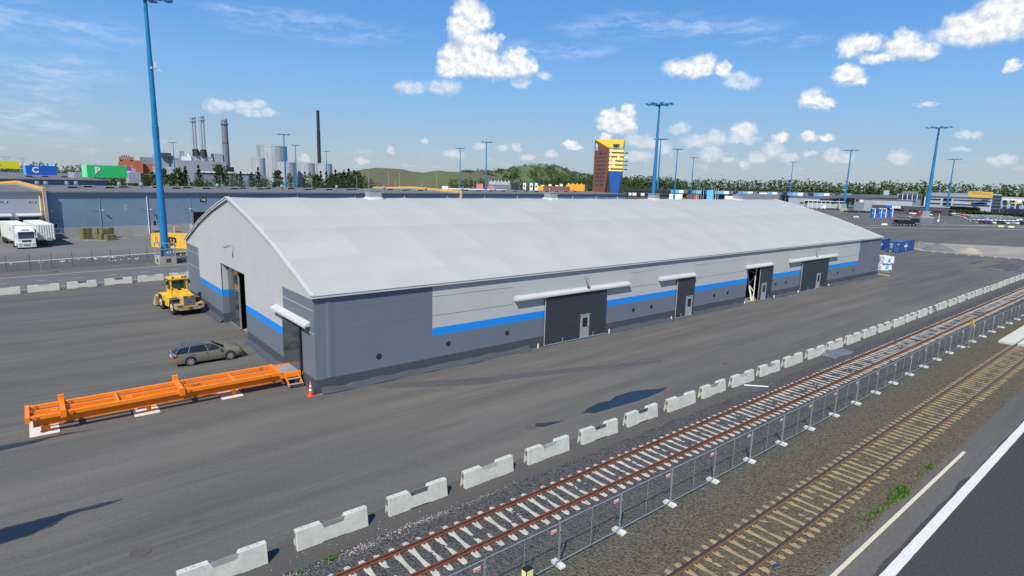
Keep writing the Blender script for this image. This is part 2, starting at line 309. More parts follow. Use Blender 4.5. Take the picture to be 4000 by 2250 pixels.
MT['fas_grey']=M_('grey_panel_mat',(.145,.15,.19),.6)
MT['fas_white']=M_('white_panel_mat',(.88,.88,.88),.6)
MT['kiosk']=M_('kiosk_blue_mat',(.012,.11,.60),.4)
MT['red']=M_('red_paint_mat',(.62,.02,.02),.4)
MT['bluecar']=M_('blue_van_mat',(.03,.09,.60),.4)
MT['navycar']=M_('dark_blue_car_mat',(.02,.03,.10),.3)
MT['silvercar']=M_('silver_car_mat',(.45,.46,.48),.3,metal=.4)
MT['darkred']=M_('dark_red_car_mat',(.16,.02,.03),.3)
MT['blackcar']=M_('black_car_mat',(.015,.016,.02),.3)
MT['yellow']=M_('yellow_paint_mat',(.85,.68,.04),.5)
MT['warnyellow']=M_('warning_yellow_mat',(.88,.50,.02),.5)
MT['paleyellow']=M_('pale_yellow_mat',(.82,.78,.30),.5)
MT['pink']=M_('pink_wall_mat',(.62,.22,.20),.7)
MT['purple']=M_('purple_flag_mat',(.30,.05,.45),.6)
def leafmat(name,a,b_,sc=1.0):
    m,t,b=newmat(name)
    ri=tn(t,'ShaderNodeNewGeometry').outputs['Random Per Island']; oi=tn(t,'ShaderNodeObjectInfo').outputs['Random']
    big=nz(t,coords(t,'pos',(.06*sc,.06*sc,.06*sc)),1,3,.6)
    c=mix(t,mr(t,ri,0,1,0,1),a,b_)
    c=mix(t,mr(t,big,.35,.65,0,.5),c,tuple(x*.55 for x in a))
    c=mix(t,mr(t,oi,0,1,0,.35),c,tuple(x*.6 for x in b_))
    t.links.new(c,b.inputs['Base Color']); b.inputs['Roughness'].default_value=.75; b.inputs['Specular IOR Level'].default_value=.2
    return m
MT['conifer']=leafmat('conifer_leaf_mat',(.020,.040,.018),(.050,.085,.030))
MT['leaf']=leafmat('leaf_mat',(.030,.062,.018),(.085,.14,.035))
MT['leaf_l']=leafmat('pale_leaf_mat',(.10,.14,.07),(.20,.25,.13))
MT['hedge']=leafmat('hedge_leaf_mat',(.035,.075,.015),(.085,.15,.03))
MT['weed']=leafmat('weed_mat',(.045,.11,.015),(.12,.24,.04))
MT['bark']=M_('bark_mat',(.16,.12,.09),.9,var=.2,scale=2)
MT['grass']=M_('far_field_mat',(.105,.135,.045),.95,var=.25,scale=.02,dirt=(.16,.15,.08),dirt_amt=.5)
MT['rapeseed']=M_('yellow_green_field_mat',(.22,.30,.05),.9,var=.2,scale=.05)
def hillmat(name,a,b_,c_):
    m,t,b=newmat(name)
    n1=nz(t,coords(t,'pos',(.010,.010,.02)),1,5,.6); n2=nz(t,coords(t,'pos',(.06,.06,.06)),1,6,.65); n3=nz(t,coords(t,'pos',(.5,.5,.5)),1,3,.7)
    c=mix(t,mr(t,n1,.42,.58,0,1),a,b_); c=mix(t,mr(t,n2,.45,.68,0,.6),c,c_)
    c=mix(t,1.0,c,mix(t,mr(t,n3,.3,.7,0,1),(.7,.7,.7),(1.25,1.25,1.25)),'MULTIPLY')
    t.links.new(c,b.inputs['Base Color']); b.inputs['Roughness'].default_value=.95; return m
MT['hill_a']=hillmat('olive_hill_mat',(.105,.125,.035),(.125,.095,.055),(.09,.10,.04))
MT['hill_b']=hillmat('green_hill_mat',(.085,.13,.035),(.055,.095,.03),(.17,.18,.09))
def puddle_mat():
    m,t,b=newmat('puddle_water_mat'); b.inputs['Base Color'].default_value=(.012,.013,.016,1); b.inputs['Roughness'].default_value=.03; b.inputs['Specular IOR Level'].default_value=.5
    return m
MT['water']=puddle_mat()
MT['wet']=M_('wet_asphalt_mat',(.030,.029,.030),.45,var=.2,scale=4)
MT['dirtpatch']=M_('resurfaced_patch_mat',(.075,.072,.074),.9,var=.2,scale=3,dirt=(.13,.12,.11),dirt_amt=.6)
MT['mesh']=M_('fence_wire_mat',(.17,.19,.21),.5)
MT['wire_d']=M_('dark_fence_mat',(.05,.052,.06),.6)
MT['floor_in']=M_('inside_floor_mat',(.24,.22,.18),.9)

# ------------------------------------------------------------------ mesh builder
class MB:
    def __init__(s): s.v=[]; s.f=[]; s.m=[]; s.sm=[]
    def add(s,vs,fs,mi=0,smooth=False):
        o=len(s.v); s.v+=[tuple(v) for v in vs]
        for f in fs: s.f.append([i+o for i in f]); s.m.append(mi); s.sm.append(smooth)
    def box(s,x0,x1,y0,y1,z0,z1,mi=0):
        v=[(x0,y0,z0),(x1,y0,z0),(x1,y1,z0),(x0,y1,z0),(x0,y0,z1),(x1,y0,z1),(x1,y1,z1),(x0,y1,z1)]
        s.add(v,[(0,3,2,1),(4,5,6,7),(0,1,5,4),(1,2,6,5),(2,3,7,6),(3,0,4,7)],mi); return s
    def quad(s,a,b,c,d,mi=0): s.add([a,b,c,d],[(0,1,2,3)],mi); return s
    def bar(s,p0,p1,w,h=None,mi=0):
        h=h or w; p0=Vector(p0); p1=Vector(p1); d=(p1-p0)
        if d.length<1e-6: return s
        d.normalize(); ref=Vector((0,0,1)) if abs(d.z)<.9 else Vector((1,0,0))
        a=d.cross(ref).normalized()*w/2; b=a.cross(d).normalized()*h/2
        v=[p+i*a+j*b for p in (p0,p1) for i,j in ((-1,-1),(1,-1),(1,1),(-1,1))]
        s.add(v,[(0,1,2,3),(7,6,5,4),(0,4,5,1),(1,5,6,2),(2,6,7,3),(3,7,4,0)],mi); return s
    def cyl(s,p0,p1,r0,r1=None,n=12,mi=0,caps=True,smooth=True):
        r1=r0 if r1 is None else r1; p0=Vector(p0); p1=Vector(p1); d=(p1-p0).normalized()
        ref=Vector((0,0,1)) if abs(d.z)<.9 else Vector((1,0,0)); a=d.cross(ref).normalized(); b=d.cross(a).normalized()
        v=[]
        for p,r in ((p0,r0),(p1,r1)):
            for i in range(n):
                t=2*math.pi*i/n; v.append(p+a*math.cos(t)*r+b*math.sin(t)*r)
        s.add(v,[(i,(i+1)%n,n+(i+1)%n,n+i) for i in range(n)],mi,smooth)
        if caps: s.add(v[:n],[tuple(range(n))[::-1]],mi); s.add(v[n:],[tuple(range(n))],mi)
        return s
    def prism(s,pts,axis,a,b,mi=0,smooth=False):
        """pts 2D polygon, extruded along axis from a to b. axis x:(y,z) y:(x,z) z:(x,y)"""
        def mk(p,t):
            return (t,p[0],p[1]) if axis=='x' else (p[0],t,p[1]) if axis=='y' else (p[0],p[1],t)
        n=len(pts); v=[mk(p,a) for p in pts]+[mk(p,b) for p in pts]
        s.add(v,[(i,(i+1)%n,n+(i+1)%n,n+i) for i in range(n)],mi,smooth); s.add(v[:n],[tuple(range(n))[::-1]],mi); s.add(v[n:],[tuple(range(n))],mi); return s
    def grid(s,rows,mi=0,smooth=False):
        n=len(rows[0]); v=[p for r in rows for p in r]
        s.add(v,[(i*n+j,i*n+j+1,(i+1)*n+j+1,(i+1)*n+j) for i in range(len(rows)-1) for j in range(n-1)],mi,smooth); return s
    def lathe(s,prof,n=16,c=(0,0),mi=0,smooth=True):
        rows=[[(c[0]+r*math.cos(2*math.pi*i/n),c[1]+r*math.sin(2*math.pi*i/n),z) for i in range(n+1)] for r,z in prof]
        return s.grid(rows,mi,smooth)
    def mesh(s,name,mats,fix=True):
        me=bpy.data.meshes.new(name); me.from_pydata(s.v,[],s.f)
        for m in (mats if isinstance(mats,(list,tuple)) else [mats]): me.materials.append(MT[m] if isinstance(m,str) else m)
        me.polygons.foreach_set('material_index',s.m); me.polygons.foreach_set('use_smooth',s.sm)
        if fix:
            bm=bmesh.new(); bm.from_mesh(me); bmesh.ops.recalc_face_normals(bm,faces=bm.faces); bm.to_mesh(me); bm.free()
        me.update(); return me
def link(name,me,parent=None,loc=(0,0,0),rz=0):
    o=bpy.data.objects.new(name,me); COL.objects.link(o)
    if parent is not None: o.parent=parent
    o.location=loc; o.rotation_euler=(0,0,rz); return o
def part(name,mb,mats,parent,loc=(0,0,0),rz=0,label=None,stuff=False,fix=True):
    me=mb if isinstance(mb,bpy.types.Mesh) else mb.mesh(name,mats,fix)
    o=link(name,me,parent,loc,rz)
    if label: o['label']=label
    if stuff: o['kind']='stuff'
    return o
def thing(name,label,cat,loc=(0,0,0),rz=0,group=None):
    o=bpy.data.objects.new(name,None); COL.objects.link(o); o.empty_display_size=.5
    o.location=loc; o.rotation_euler=(0,0,rz); o['label']=label; o['category']=cat
    if group: o['group']=group
    return o
def solo(name,mb,mats,label,cat,loc=(0,0,0),rz=0,group=None,fix=True):
    me=mb if isinstance(mb,bpy.types.Mesh) else mb.mesh(name,mats,fix)
    o=link(name,me,None,loc,rz); o['label']=label; o['category']=cat
    if group: o['group']=group
    return o
def struct(name,mb,mats,kind='structure',loc=(0,0,0),rz=0,fix=True):
    o=link(name,mb.mesh(name,mats,fix),None,loc,rz); o['kind']=kind; return o
def dup(root,loc,rz,label,group=None,scale=None):
    r=root.copy(); COL.objects.link(r); r.location=loc; r.rotation_euler=(0,0,rz); r['label']=label
    if group: r['group']=group
    if scale: r.scale=scale
    for ch in list(root.children):
        c=ch.copy(); COL.objects.link(c); c.parent=r
        for g in list(ch.children):
            d=g.copy(); COL.objects.link(d); d.parent=c
    return r
ORD=['first','second','third','fourth','fifth','sixth','seventh','eighth','ninth','tenth','eleventh','twelfth','thirteenth','fourteenth','fifteenth','sixteenth','seventeenth','eighteenth','nineteenth','twentieth']
TENS={20:'twenty',30:'thirty',40:'forty',50:'fifty'}
def nth(i):
    i+=1
    if i<=20: return ORD[i-1]
    if i%10==0: return TENS[i][:-1]+'ieth'
    return TENS[i//10*10]+'-'+ORD[i%10-1]
def text_mesh(body,size,mat,depth=.02,xs=1.0,bold=0.0):
    cu=bpy.data.curves.new('lettering','FONT'); cu.body=body; cu.size=size; cu.extrude=depth; cu.align_x='CENTER'; cu.align_y='CENTER'; cu.offset=bold
    ob=bpy.data.objects.new('lettering_tmp',cu); COL.objects.link(ob)
    dg=bpy.context.evaluated_depsgraph_get(); me=bpy.data.meshes.new_from_object(ob.evaluated_get(dg))
    bpy.data.objects.remove(ob); bpy.data.curves.remove(cu)
    me.materials.clear(); me.materials.append(MT[mat])
    if xs!=1.0:
        for v in me.vertices: v.co.x*=xs
    return me
def lettering(body,size,mat,parent,pos,right=(1,0,0),upv=(0,0,1),xs=1.0,bold=0.0,name='lettering',depth=.02):
    me=text_mesh(body,size,mat,depth,xs,bold); r=Vector(right).normalized(); u=Vector(upv).normalized(); n=r.cross(u)
    T=Matrix((r,u,n)).transposed().to_4x4(); T.translation=Vector(pos); me.transform(T)
    return part(name,me,None,parent)
from mathutils import noise as mn
# ------------------------------------------------------------------ ground
def sheet(name,poly,z,mat,kind='structure'):
    b=MB(); b.add([(x,y,z) for x,y in poly],[tuple(range(len(poly)))]); return struct(name,b,mat,kind,fix=False)
TH=R(8.1); OU,OV=-8.17,115.0
def GP(u,v,th=TH): return (OU+u*math.cos(th)-v*math.sin(th), OV+u*math.sin(th)+v*math.cos(th))
TW=R(8.9)
def WP(u,v): return (OU+u*math.cos(TW)-v*math.sin(TW), 115.3+u*math.sin(TW)+v*math.cos(TW))
sheet('ground',[(-6500,-6500),(6500,-6500),(6500,6500),(-6500,6500)],-.16,'grass')
sheet('yard_asphalt',[(-160,-16.9),(720,-16.9),(720,260),(240,420),(-160,420)],0,'yard')
# smooth, darker strip of asphalt under and beside the barriers
b=MB(); rows=[]
for i in range(0,260):
    x=-16+i*.7; w=.07*math.sin(x*.9)+.06*mn.noise((x*.7,0,0))
    rows.append([(x,-14.95+w,.004),(x,-16.92,.004)])
b.grid(rows); struct('asphalt_strip',b,'strip',fix=False)
# road on the camera side of the used track
b=MB(); rows=[]
for i in range(0,230):
    x=-4+i*.6; w=.16*mn.noise((x*.45,3,0))+.05*mn.noise((x*2.1,5,0))
    rows.append([(x,-28.62+w,.010),(x,-30.25,.010)])
b.grid(rows); struct('road_shoulder',b,'shoulder',fix=False)
b=MB(); rows=[]
for i in range(0,230):
    x=-4+i*.6; w=.10*mn.noise((x*.5,9,0))+(.10 if 9<x<22 else 0)
    rows.append([(x,-30.05+w,.014),(x,-60,.014)])
b.grid(rows); struct('road',b,'newroad',fix=False)
b=MB(); rows=[]
for i in range(0,400):
    x=-3+i*.3; w=.02*mn.noise((x*1.5,1,0))
    rows.append([(x,-30.12+w,.018),(x,-30.50+w*.7,.018)])
b.grid(rows); struct('road_edge_line',b,'linewhite',fix=False)
b=MB().box(2,25.56,-29.13,-28.97,.0141,.018); struct('narrow_road_line',b,'lineyellow')
# railway ballast: a bumpy sheet between yard and road
b=MB(); xs=[-14+.12*i for i in range(0,330)]; x=xs[-1]
while x<62: x+=.35; xs.append(x)
while x<190: x+=1.5; xs.append(x)
ys=[-16.25-.125*j for j in range(0,102)]
rows=[]
for x in xs:
    e0=-16.78+.16*mn.noise((x*.6,0,7))+.10*mn.noise((x*2.3,1,7)); e1=-28.66+.18*mn.noise((x*.5,3,7))+.12*mn.noise((x*2.,4,7))
    r=[]
    for y in ys:
        h=.030+.022*mn.noise((x*9,y*9,0))+.022*mn.noise((x*3.2,y*3.2,4))+.02*mn.noise((x*.8,y*.8,9))
        if y>e0: h-=min(.16,(y-e0)*.5)
        if y<e1: h-=min(.16,(e1-y)*.5)
        r.append((x,y,h))
    rows.append(r)
b.grid(rows,0,True); struct('track_ballast',b,'ballast',fix=False)
# loose light stones spilled along the asphalt edge
def stones(name,pts,mat,lo,hi,seed):
    rnd=random.Random(seed); b=MB()
    for x,y,z in pts:
        s=rnd.uniform(lo,hi); v=[(x+s*rnd.uniform(.5,1)*a,y+s*rnd.uniform(.5,1)*c,z+s*.7*d) for a,c,d in ((1,0,0),(-1,0,0),(0,1,0),(0,-1,0),(0,0,1))]
        b.add(v,[(0,2,4),(2,1,4),(1,3,4),(3,0,4)])
    return struct(name,b,mat,'stuff')
MT['palestone']=M_('pale_stone_mat',(.42,.36,.33),.9,var=.25,scale=8)
MT['palestone_w']=M_('white_stone_mat',(.62,.61,.58),.9,var=.2,scale=8)
rnd=random.Random(3); pts=[]
for cx,cy,sx,sy,n in ((-4.7,-16.98,.8,.12,240),(-7.9,-17.05,.6,.12,160),(-1.9,-16.84,1.1,.09,260),(1.4,-16.82,.8,.08,60),(26.5,-16.9,1.4,.12,50)):
    for _ in range(n): pts.append((rnd.gauss(cx,sx),rnd.gauss(cy,sy),.03))
stones('spilled_stones',pts,'palestone',.018,.042,1)
pts=[(rnd.uniform(-11,60),rnd.uniform(-23,-16.3),.035) for _ in range(110)]+[(rnd.uniform(4,60),rnd.uniform(-28.5,-23),.035) for _ in range(70)]+[(rnd.gauss(-6,1.6),rnd.gauss(-16.1,.2),.01) for _ in range(16)]+[(rnd.gauss(-3,1.2),rnd.gauss(-16.2,.2),.01) for _ in range(12)]
stones('white_pebbles',pts,'palestone_w',.012,.03,2)
# weeds
def weeds(name,spots,seed):
    rnd=random.Random(seed); b=MB()
    for cx,cy,r,n in spots:
        for _ in range(n):
            a=rnd.uniform(0,6.3); rr=r*math.sqrt(rnd.random()); x=cx+rr*math.cos(a)*1.5; y=cy+rr*math.sin(a)*.6
            h=rnd.uniform(.05,.17); t=rnd.uniform(0,6.3); w=rnd.uniform(.015,.04)
            dx,dy=math.cos(t)*w,math.sin(t)*w; lx,ly=rnd.uniform(-.07,.07),rnd.uniform(-.07,.07)
            b.add([(x-dx,y-dy,.01),(x+dx,y+dy,.01),(x+dx*.7+lx,y+dy*.7+ly,h),(x-dx*.7+lx,y-dy*.7+ly,h)],[(0,1,2,3)])
    return struct(name,b,'weed','stuff',fix=False)
weeds('weeds',[(21.71,-28.42,.28,110),(17.38,-28.46,.55,360),(16.5,-28.45,.35,120),(15.83,-28.46,.22,90),(14.79,-28.42,.25,50),(14.13,-28.36,.18,60),(13.2,-28.4,.3,30),(-6.05,-16.95,.16,90),(-8.3,-16.95,.2,70),(-7.2,-17.0,.12,30)],5)

# ------------------------------------------------------------------ railway tracks
def sleeper_mesh(mat):
    b=MB(); st=[(-1.27,.07,.022),(-1.22,.105,.040),(-1.10,.125,.050),(-.62,.125,.056),(-.30,.090,.040),(0,.080,.034),(.30,.090,.040),(.62,.125,.056),(1.10,.125,.050),(1.22,.105,.040),(1.27,.07,.022)]
    rows=[[(-w-.03,y,-.12),(-w,y,z-.012),(-w+.02,y,z),(w-.02,y,z),(w,y,z-.012),(w+.03,y,-.12)] for y,w,z in st]
    b.grid(rows); b.add(rows[0],[(0,1,2,3,4,5)]); b.add(rows[-1],[(5,4,3,2,1,0)])
    for y in (-.80,.80):
        for s in (-1,1): b.box(-.05,.05,y+s*.115-.035,y+s*.115+.035,.055,.085,1)
    return b.mesh('sleeper',[mat,'clip'])
def rail_mb(x0,x1,y,mi=0):
    prof=[(-.07,.062),(.07,.062),(.07,.078),(.012,.098),(.012,.182),(.036,.196),(.036,.226),(-.036,.226),(-.036,.196),(-.012,.182),(-.012,.098),(-.07,.078)]
    b=MB(); n=len(prof)
    v=[(x0,y+p,z) for p,z in prof]+[(x1,y+p,z) for p,z in prof]
    b.add(v,[(i,(i+1)%n,n+(i+1)%n,n+i) for i in range(n) if i!=6],mi); b.add(v,[(6,7,n+7,n+6)],mi+1 if mi==0 else mi)
    return b
def track(label,yc,x0,x1,xs0,sm,railm,topm):
    t=thing('railway_track',label,'railway track',(0,yc,0))
    for s in (-.80,.80): part('rail',rail_mb(x0,x1,s),[railm,topm],t)
    me=sleeper_mesh(sm); x=xs0
    while x<x1 and x<xs0+.61*238:
        o=part('sleeper',me,None,t,(x+.02*math.sin(x*7.3),0,.008*math.sin(x*3.1)),.008*math.sin(x*5.7)); x+=.61
    return t
t1=track('railway track with red-brown rusty rails between the concrete barriers and the mesh fence',-18.95,-14,150,-11.29,'sleeper','rust','rust')
t2=track('railway track with dark worn rails and rust-stained ballast beside the road',-26.24,-1,110,-.7+.02,'sleeper_r','rust2','railtop')
# concrete crossing deck over the second track
dk=thing('crossing_deck','ribbed pale concrete crossing deck laid over the worn track at the right edge','crossing',(58.1,-24.1,0))
def deck_slab(x0,x1,y0,y1,skew=0):
    b=MB(); n=int((x1-x0)/.12)
    b.prism([(x0+skew,y0),(x1,y0),(x1,y1),(x0,y1)],'z',.03,.235)
    k=0; x=x0+.1
    while x<x1-.1: b.box(x,x+.05,y0+.04 if x>x0+skew+.1 else y1-.4,y1-.04,.235,.247); x+=.14
    return b
part('deck_slab',deck_slab(.0,34,-1.28,0),'concrete_pale' if False else 'concrete_b',dk)
part('deck_slab',deck_slab(.25,34,-2.84,-1.40),'concrete_b',dk)
part('deck_slab',deck_slab(.5,34,-4.3,-3.02),'concrete_b',dk)

# ------------------------------------------------------------------ concrete barriers
def barrier_mesh():
    L=2.92; H=.80
    out=[(0,0),(.92,0),(1.0,.075),(1.95,.075),(2.03,0),(L,0),(L,H),(1.98,H),(1.90,.56),(1.08,.56),(.98,H),(0,H)]
    def hw(z): return .235-.115*z/H
    n=len(out); v=[(x,-hw(z),z) for x,z in out]+[(x,hw(z),z) for x,z in out]
    b=MB(); bm=bmesh.new(); vs=[bm.verts.new(p) for p in v]
    f1=bm.faces.new(vs[:n]); f2=bm.faces.new(vs[n:][::-1])
    for i in range(n): bm.faces.new((vs[i],vs[(i+1)%n],vs[n+(i+1)%n],vs[n+i]))
    bmesh.ops.triangulate(bm,faces=[f1,f2]); bmesh.ops.recalc_face_normals(bm,faces=bm.faces)
    bmesh.ops.bevel(bm,geom=[e for e in bm.edges if e.calc_face_angle(0)>.5],offset=.018,segments=1,affect='EDGES')
    me=bpy.data.meshes.new('block'); bm.to_mesh(me); bm.free(); me.materials.append(MT['concrete_b']); return me
BM=barrier_mesh()
def barrier_proto():
    t=thing('concrete_barrier','','barrier')
    part('block',BM,None,t)
    for yy in (-.07,.07): part('lifting_bar',MB().cyl((1.02,yy,.66),(1.96,yy,.66),.016,n=6),'galv',t)
    for x,s in ((0,-1),(2.92,1)):
        part('end_groove',MB().box(min(x,x+s*.004),max(x,x+s*.004),-.045,.045,.06,.80),'concrete_d',t)
    for z in (.10,.17,.52,.60,.68):
        b=MB(); 
        for k in range(6):
            a0=math.pi*(k/6); a1=math.pi*((k+1)/6)
            b.bar((-.055*math.sin(a0),-.07*math.cos(a0),z),(-.055*math.sin(a1),-.07*math.cos(a1),z),.016)
        part('steel_loop',b,'clip',t)
    for x in (.28,.52,2.30,2.62):
        part('dowel_hole',MB().cyl((x,0,.795),(x,0,.803),.028,n=8),'mud',t)
    return t
bp=barrier_proto(); used=False
BX=[-10.85,-6.85,-2.95,.92,4.83,8.75,12.66,16.62,20.52,24.35,28.37,32.30,36.3,40.33,44.3,48.3,52.2,56.3,60.25,64.2,68.2,72.0,75.9,80.1,84.6,88.6,92.7,96.7,100.7,104.8,108.9,113.0,117.1,121.2]
for i,x in enumerate(BX):
    lab='concrete barrier beside the rusty track, %s from the bottom edge of the photo'%nth(i)
    jy=random.uniform(-.05,.05); jr=random.uniform(-.018,.018)
    if not used: bp.location=(x,-15.53+jy,.004); bp['label']=lab; bp['group']='concrete barriers beside the railway'; used=True
    else: dup(bp,(x,-15.53+jy,.004),jr,lab,'concrete barriers beside the railway')
BU=[-22.6,-18.95,-15.35,-11.65,-7.85,-4.2,-.5,3.2]
for i,u in enumerate(BU):
    x,y=GP(u,-63.35); lab='weathered concrete barrier along the port road behind the yard, %s from the left'%nth(i)
    dup(bp,(x,y,.004),TH-R(3.5)+random.uniform(-.01,.01),lab,'concrete barriers along the port road')

# ------------------------------------------------------------------ temporary mesh fence
def fence_panel():
    t=thing('mesh_fence','','fence panel'); L=3.44; H=1.80
    b=MB()
    for x in (.02,L-.02): b.cyl((x,0,.12),(x,0,H),.021,n=6)
    part('post',MB().cyl((.02,0,.10),(.02,0,H),.021,n=6),'galv',t); part('post',MB().cyl((L-.02,0,.10),(L-.02,0,H),.021,n=6),'galv',t)
    part('top_rail',MB().cyl((.02,0,H-.02),(L-.02,0,H-.02),.021,n=6),'galv',t)
    part('bottom_rail',MB().cyl((.02,0,.16),(L-.02,0,.16),.021,n=6),'galv',t)
    part('middle_post',MB().cyl((L/2,0,.16),(L/2,0,H),.013,n=6),'galv',t)
    w=MB(); x=.08
    while x<L-.05: w.add([(x-.0022,0,.17),(x+.0022,0,.17),(x+.0022,0,H-.03),(x-.0022,0,H-.03)],[(0,1,2,3)]); x+=.085
    z=.3
    while z<H-.1: w.add([(.03,0,z-.0025),(L-.03,0,z-.0025),(L-.03,0,z+.0025),(.03,0,z+.0025)],[(0,1,2,3)]); z+=.22
    part('wire_mesh',w,'mesh',t,stuff=True,fix=False)
    p=part('name_plate',MB().box(L-.48,L-.20,-.03,-.022,1.50,1.64),'white',t)
    me=text_mesh('vepe',.15,'cone',.002,1.1,.003); T=Matrix(((1,0,0,L-.34),(0,0,-1,-.032),(0,1,0,1.57),(0,0,0,1))); me.transform(T); part('lettering',me,None,p)
    part('coupler',MB().box(L-.03,L+.06,-.035,.035,1.45,1.50),'galv',t)
    return t
fp=fence_panel()
def foot_mesh():
    b=MB(); s=[(-.30,.05),(-.26,.0),(.26,.0),(.30,.05),(.30,.11),(.25,.145),(-.25,.145),(-.30,.11)]
    b.prism([(y,z) for y,z in s],'x',-.11,.11); b.box(-.12,.12,-.03,.03,.10,.20,1)
    return b.mesh('ballast_block',['white_block','galv'])
MT['white_block']=M_('white_block_mat',(.64,.62,.57),.85,var=.1,scale=6,dirt=(.40,.36,.30),dirt_amt=.5)
FM=foot_mesh()
def fy(x): return -22.40 if x<50 else -22.40-(x-50)*.018
k=0
for i in range(-4,34):
    x=.54+i*3.475; lab='grey mesh fence panel between the two tracks, %s from the bottom edge'%nth(i+4)
    rz=math.atan2(fy(x+3.4)-fy(x),3.4)+random.uniform(-.008,.008)
    if k==0: fp.location=(x+.02,fy(x),.02); fp.rotation_euler=(0,0,rz); fp['label']=lab; fp['group']='temporary fence panels between the tracks'
    else: dup(fp,(x+.02,fy(x),.02),rz,lab,'temporary fence panels between the tracks')
    k+=1
    o=link('ballast_block',FM,None,(x,fy(x),.03),random.uniform(-.08,.08)); o['label']='white concrete block foot under the mesh fence joint, %s from the bottom edge'%nth(i+4); o['category']='fence foot'; o['group']='concrete feet of the temporary fence'

# ------------------------------------------------------------------ small things around the tracks
t=thing('warning_sign','yellow triangular sign on a thin grey post leaning at the mesh fence','sign',(53.5,-22.80,0))
part('post',MB().cyl((0,0,0),(.05,0,2.3),.03,n=8),'galv',t)
b=MB(); pr=[(-.34,2.1),(.34,2.12),(.05,2.72)]; b.prism(pr,'x',-.012,.012); sgn=part('sign_plate',b,'warnyellow',t,(.05,0,0),R(-38))
part('base_plate',MB().box(-.2,.2,-.12,.12,0,.05),'concrete_d',t)
t=thing('track_marker','small black marker post with a pale yellow face beside the fence at the bottom edge','marker',(-1.32,-22.75,0))
part('post',MB().box(-.16,.16,-.13,.13,0,.95),'black',t); part('face_panel',MB().box(-.175,-.162,-.11,.11,.25,.90),'paleyellow',t); part('face_panel',MB().box(-.135,.135,-.145,-.132,.35,.92),'paleyellow',t)
t=thing('warning_board','grey leaning A-shaped timber frame propped against a far barrier','frame',(69.0,-15.95,0))
part('leg',MB().bar((0,-.15,0),(-.15,.18,.95),.07,.10),'tarp',t); part('leg',MB().bar((.65,-.15,0),(-.10,.20,.97),.07,.10),'tarp',t)
b=MB(); rows=[]
for i in range(15):
    r=[]
    for j in range(9):
        u=i/14; v=j/8; x=38.4+u*3.9; y=-17.1+v*1.5*(1-.35*u)+.12*math.sin(u*7)
        h=.50*math.sin(math.pi*min(1,v*1.0))**.55*(1-abs(u-.28)*.95)*(math.sin(math.pi*u)**.4 if u>0 else 0)+.05*mn.noise((x*3,y*3,0))
        r.append((x,y,max(.02,h*(.9 if u<.6 else .55))+.03))
    rows.append(r)
b.grid(rows,0,True); solo('folded_tarpaulin',b,'tarp','crumpled grey tarpaulin bundle lying between the barriers and the rusty rails','tarpaulin',fix=False)
solo('board',MB().bar((25.5,-15.9,.05),(26.65,-17.15,.05),.12,.05),'white','thin white board lying on the asphalt beside the barriers','board')
solo('timber_strip',MB().bar((0.0,-.28,.03),(1.05,-.33,.03),.05,.03),'wood','thin timber strip on the asphalt beside the near corner of the shed','timber')
solo('bottle',MB().cyl((7.05,-27.45,.1),(7.25,-27.5,.1),.05,n=8),'contblue','small blue and white bottle lying beside the worn rail','bottle')
def manhole(x,y,r,lab):
    t=thing('manhole_cover',lab,'manhole cover',(x,y,.004))
    part('rim',MB().lathe([(r,.0),(r,.007),(r*.86,.007),(r*.86,.0)],28),'rust_d',t)
    b=MB(); b.cyl((0,0,0),(0,0,.004),r*.84,n=28)
    part('lid',b,'rust_d',t)
    g=MB()
    for k in range(-4,5):
        yy=k*r*.17; xx=math.sqrt(max(0,(r*.78)**2-yy*yy))
        g.box(-xx,xx,yy-.012,yy+.012,.004,.010); g.box(yy-.012,yy+.012,-xx,xx,.004,.0098)
    part('ribs',g,'rust_d',t); return t
MT['rust_d']=M_('manhole_mat',(.105,.088,.078),.8,var=.2,scale=8)
manhole(7.97,-12.29,.34,'round iron manhole cover beside the small puddle in the yard')
manhole(-11.51,-12.22,.36,'round ribbed manhole cover in the yard near the bottom left corner')
manhole(29.2,-12.2,.30,'round manhole cover in the yard near the far end of the big puddle')
# wet marks and puddles
def fl(name,poly,z,mat): return sheet(name,poly,z,mat)
def jag(poly,amp,seed,n=3):
    rnd=random.Random(seed); out=[]
    for i,(x,y) in enumerate(poly):
        x2,y2=poly[(i+1)%len(poly)]
        for k in range(n):
            t=k/n; out.append((x+(x2-x)*t+rnd.uniform(-amp,amp),y+(y2-y)*t+rnd.uniform(-amp,amp)*.5))
    return out
PW=[(12.05,-12.58),(12.9,-12.25),(13.78,-12.05),(14.49,-11.99),(15.01,-12.22),(16.13,-11.82),(17.49,-11.85),(18.58,-12.14),(19.47,-12.61),(20.6,-12.8),(19.72,-13.1),(18.71,-13.18),(17.38,-13.31),(15.9,-13.28),(14.34,-13.15),(12.6,-13.02)]
fl('puddle_rim',jag(PW,.07,1),.004,'wet')
cx=sum(p[0] for p in PW)/len(PW); cy=sum(p[1] for p in PW)/len(PW)
fl('puddle',jag([(cx+(x-cx)*.86,cy+(y-cy)*.84) for x,y in PW],.06,2),.008,'water')
P2_=[(-19,-6.3),(-15.64,-7.22),(-14.9,-7.25),(-14.14,-7.29),(-13.49,-7.3),(-12.81,-7.35),(-12.11,-7.37),(-11.52,-7.50),(-12.0,-7.69),(-12.56,-7.73),(-13.1,-7.63),(-13.51,-7.73),(-13.81,-8.01),(-14.07,-8.26),(-14.42,-8.3),(-14.71,-8.48),(-15.14,-8.48),(-15.61,-8.54),(-19,-9.2)]
fl('puddle_rim',jag(P2_,.03,3),.004,'wet')
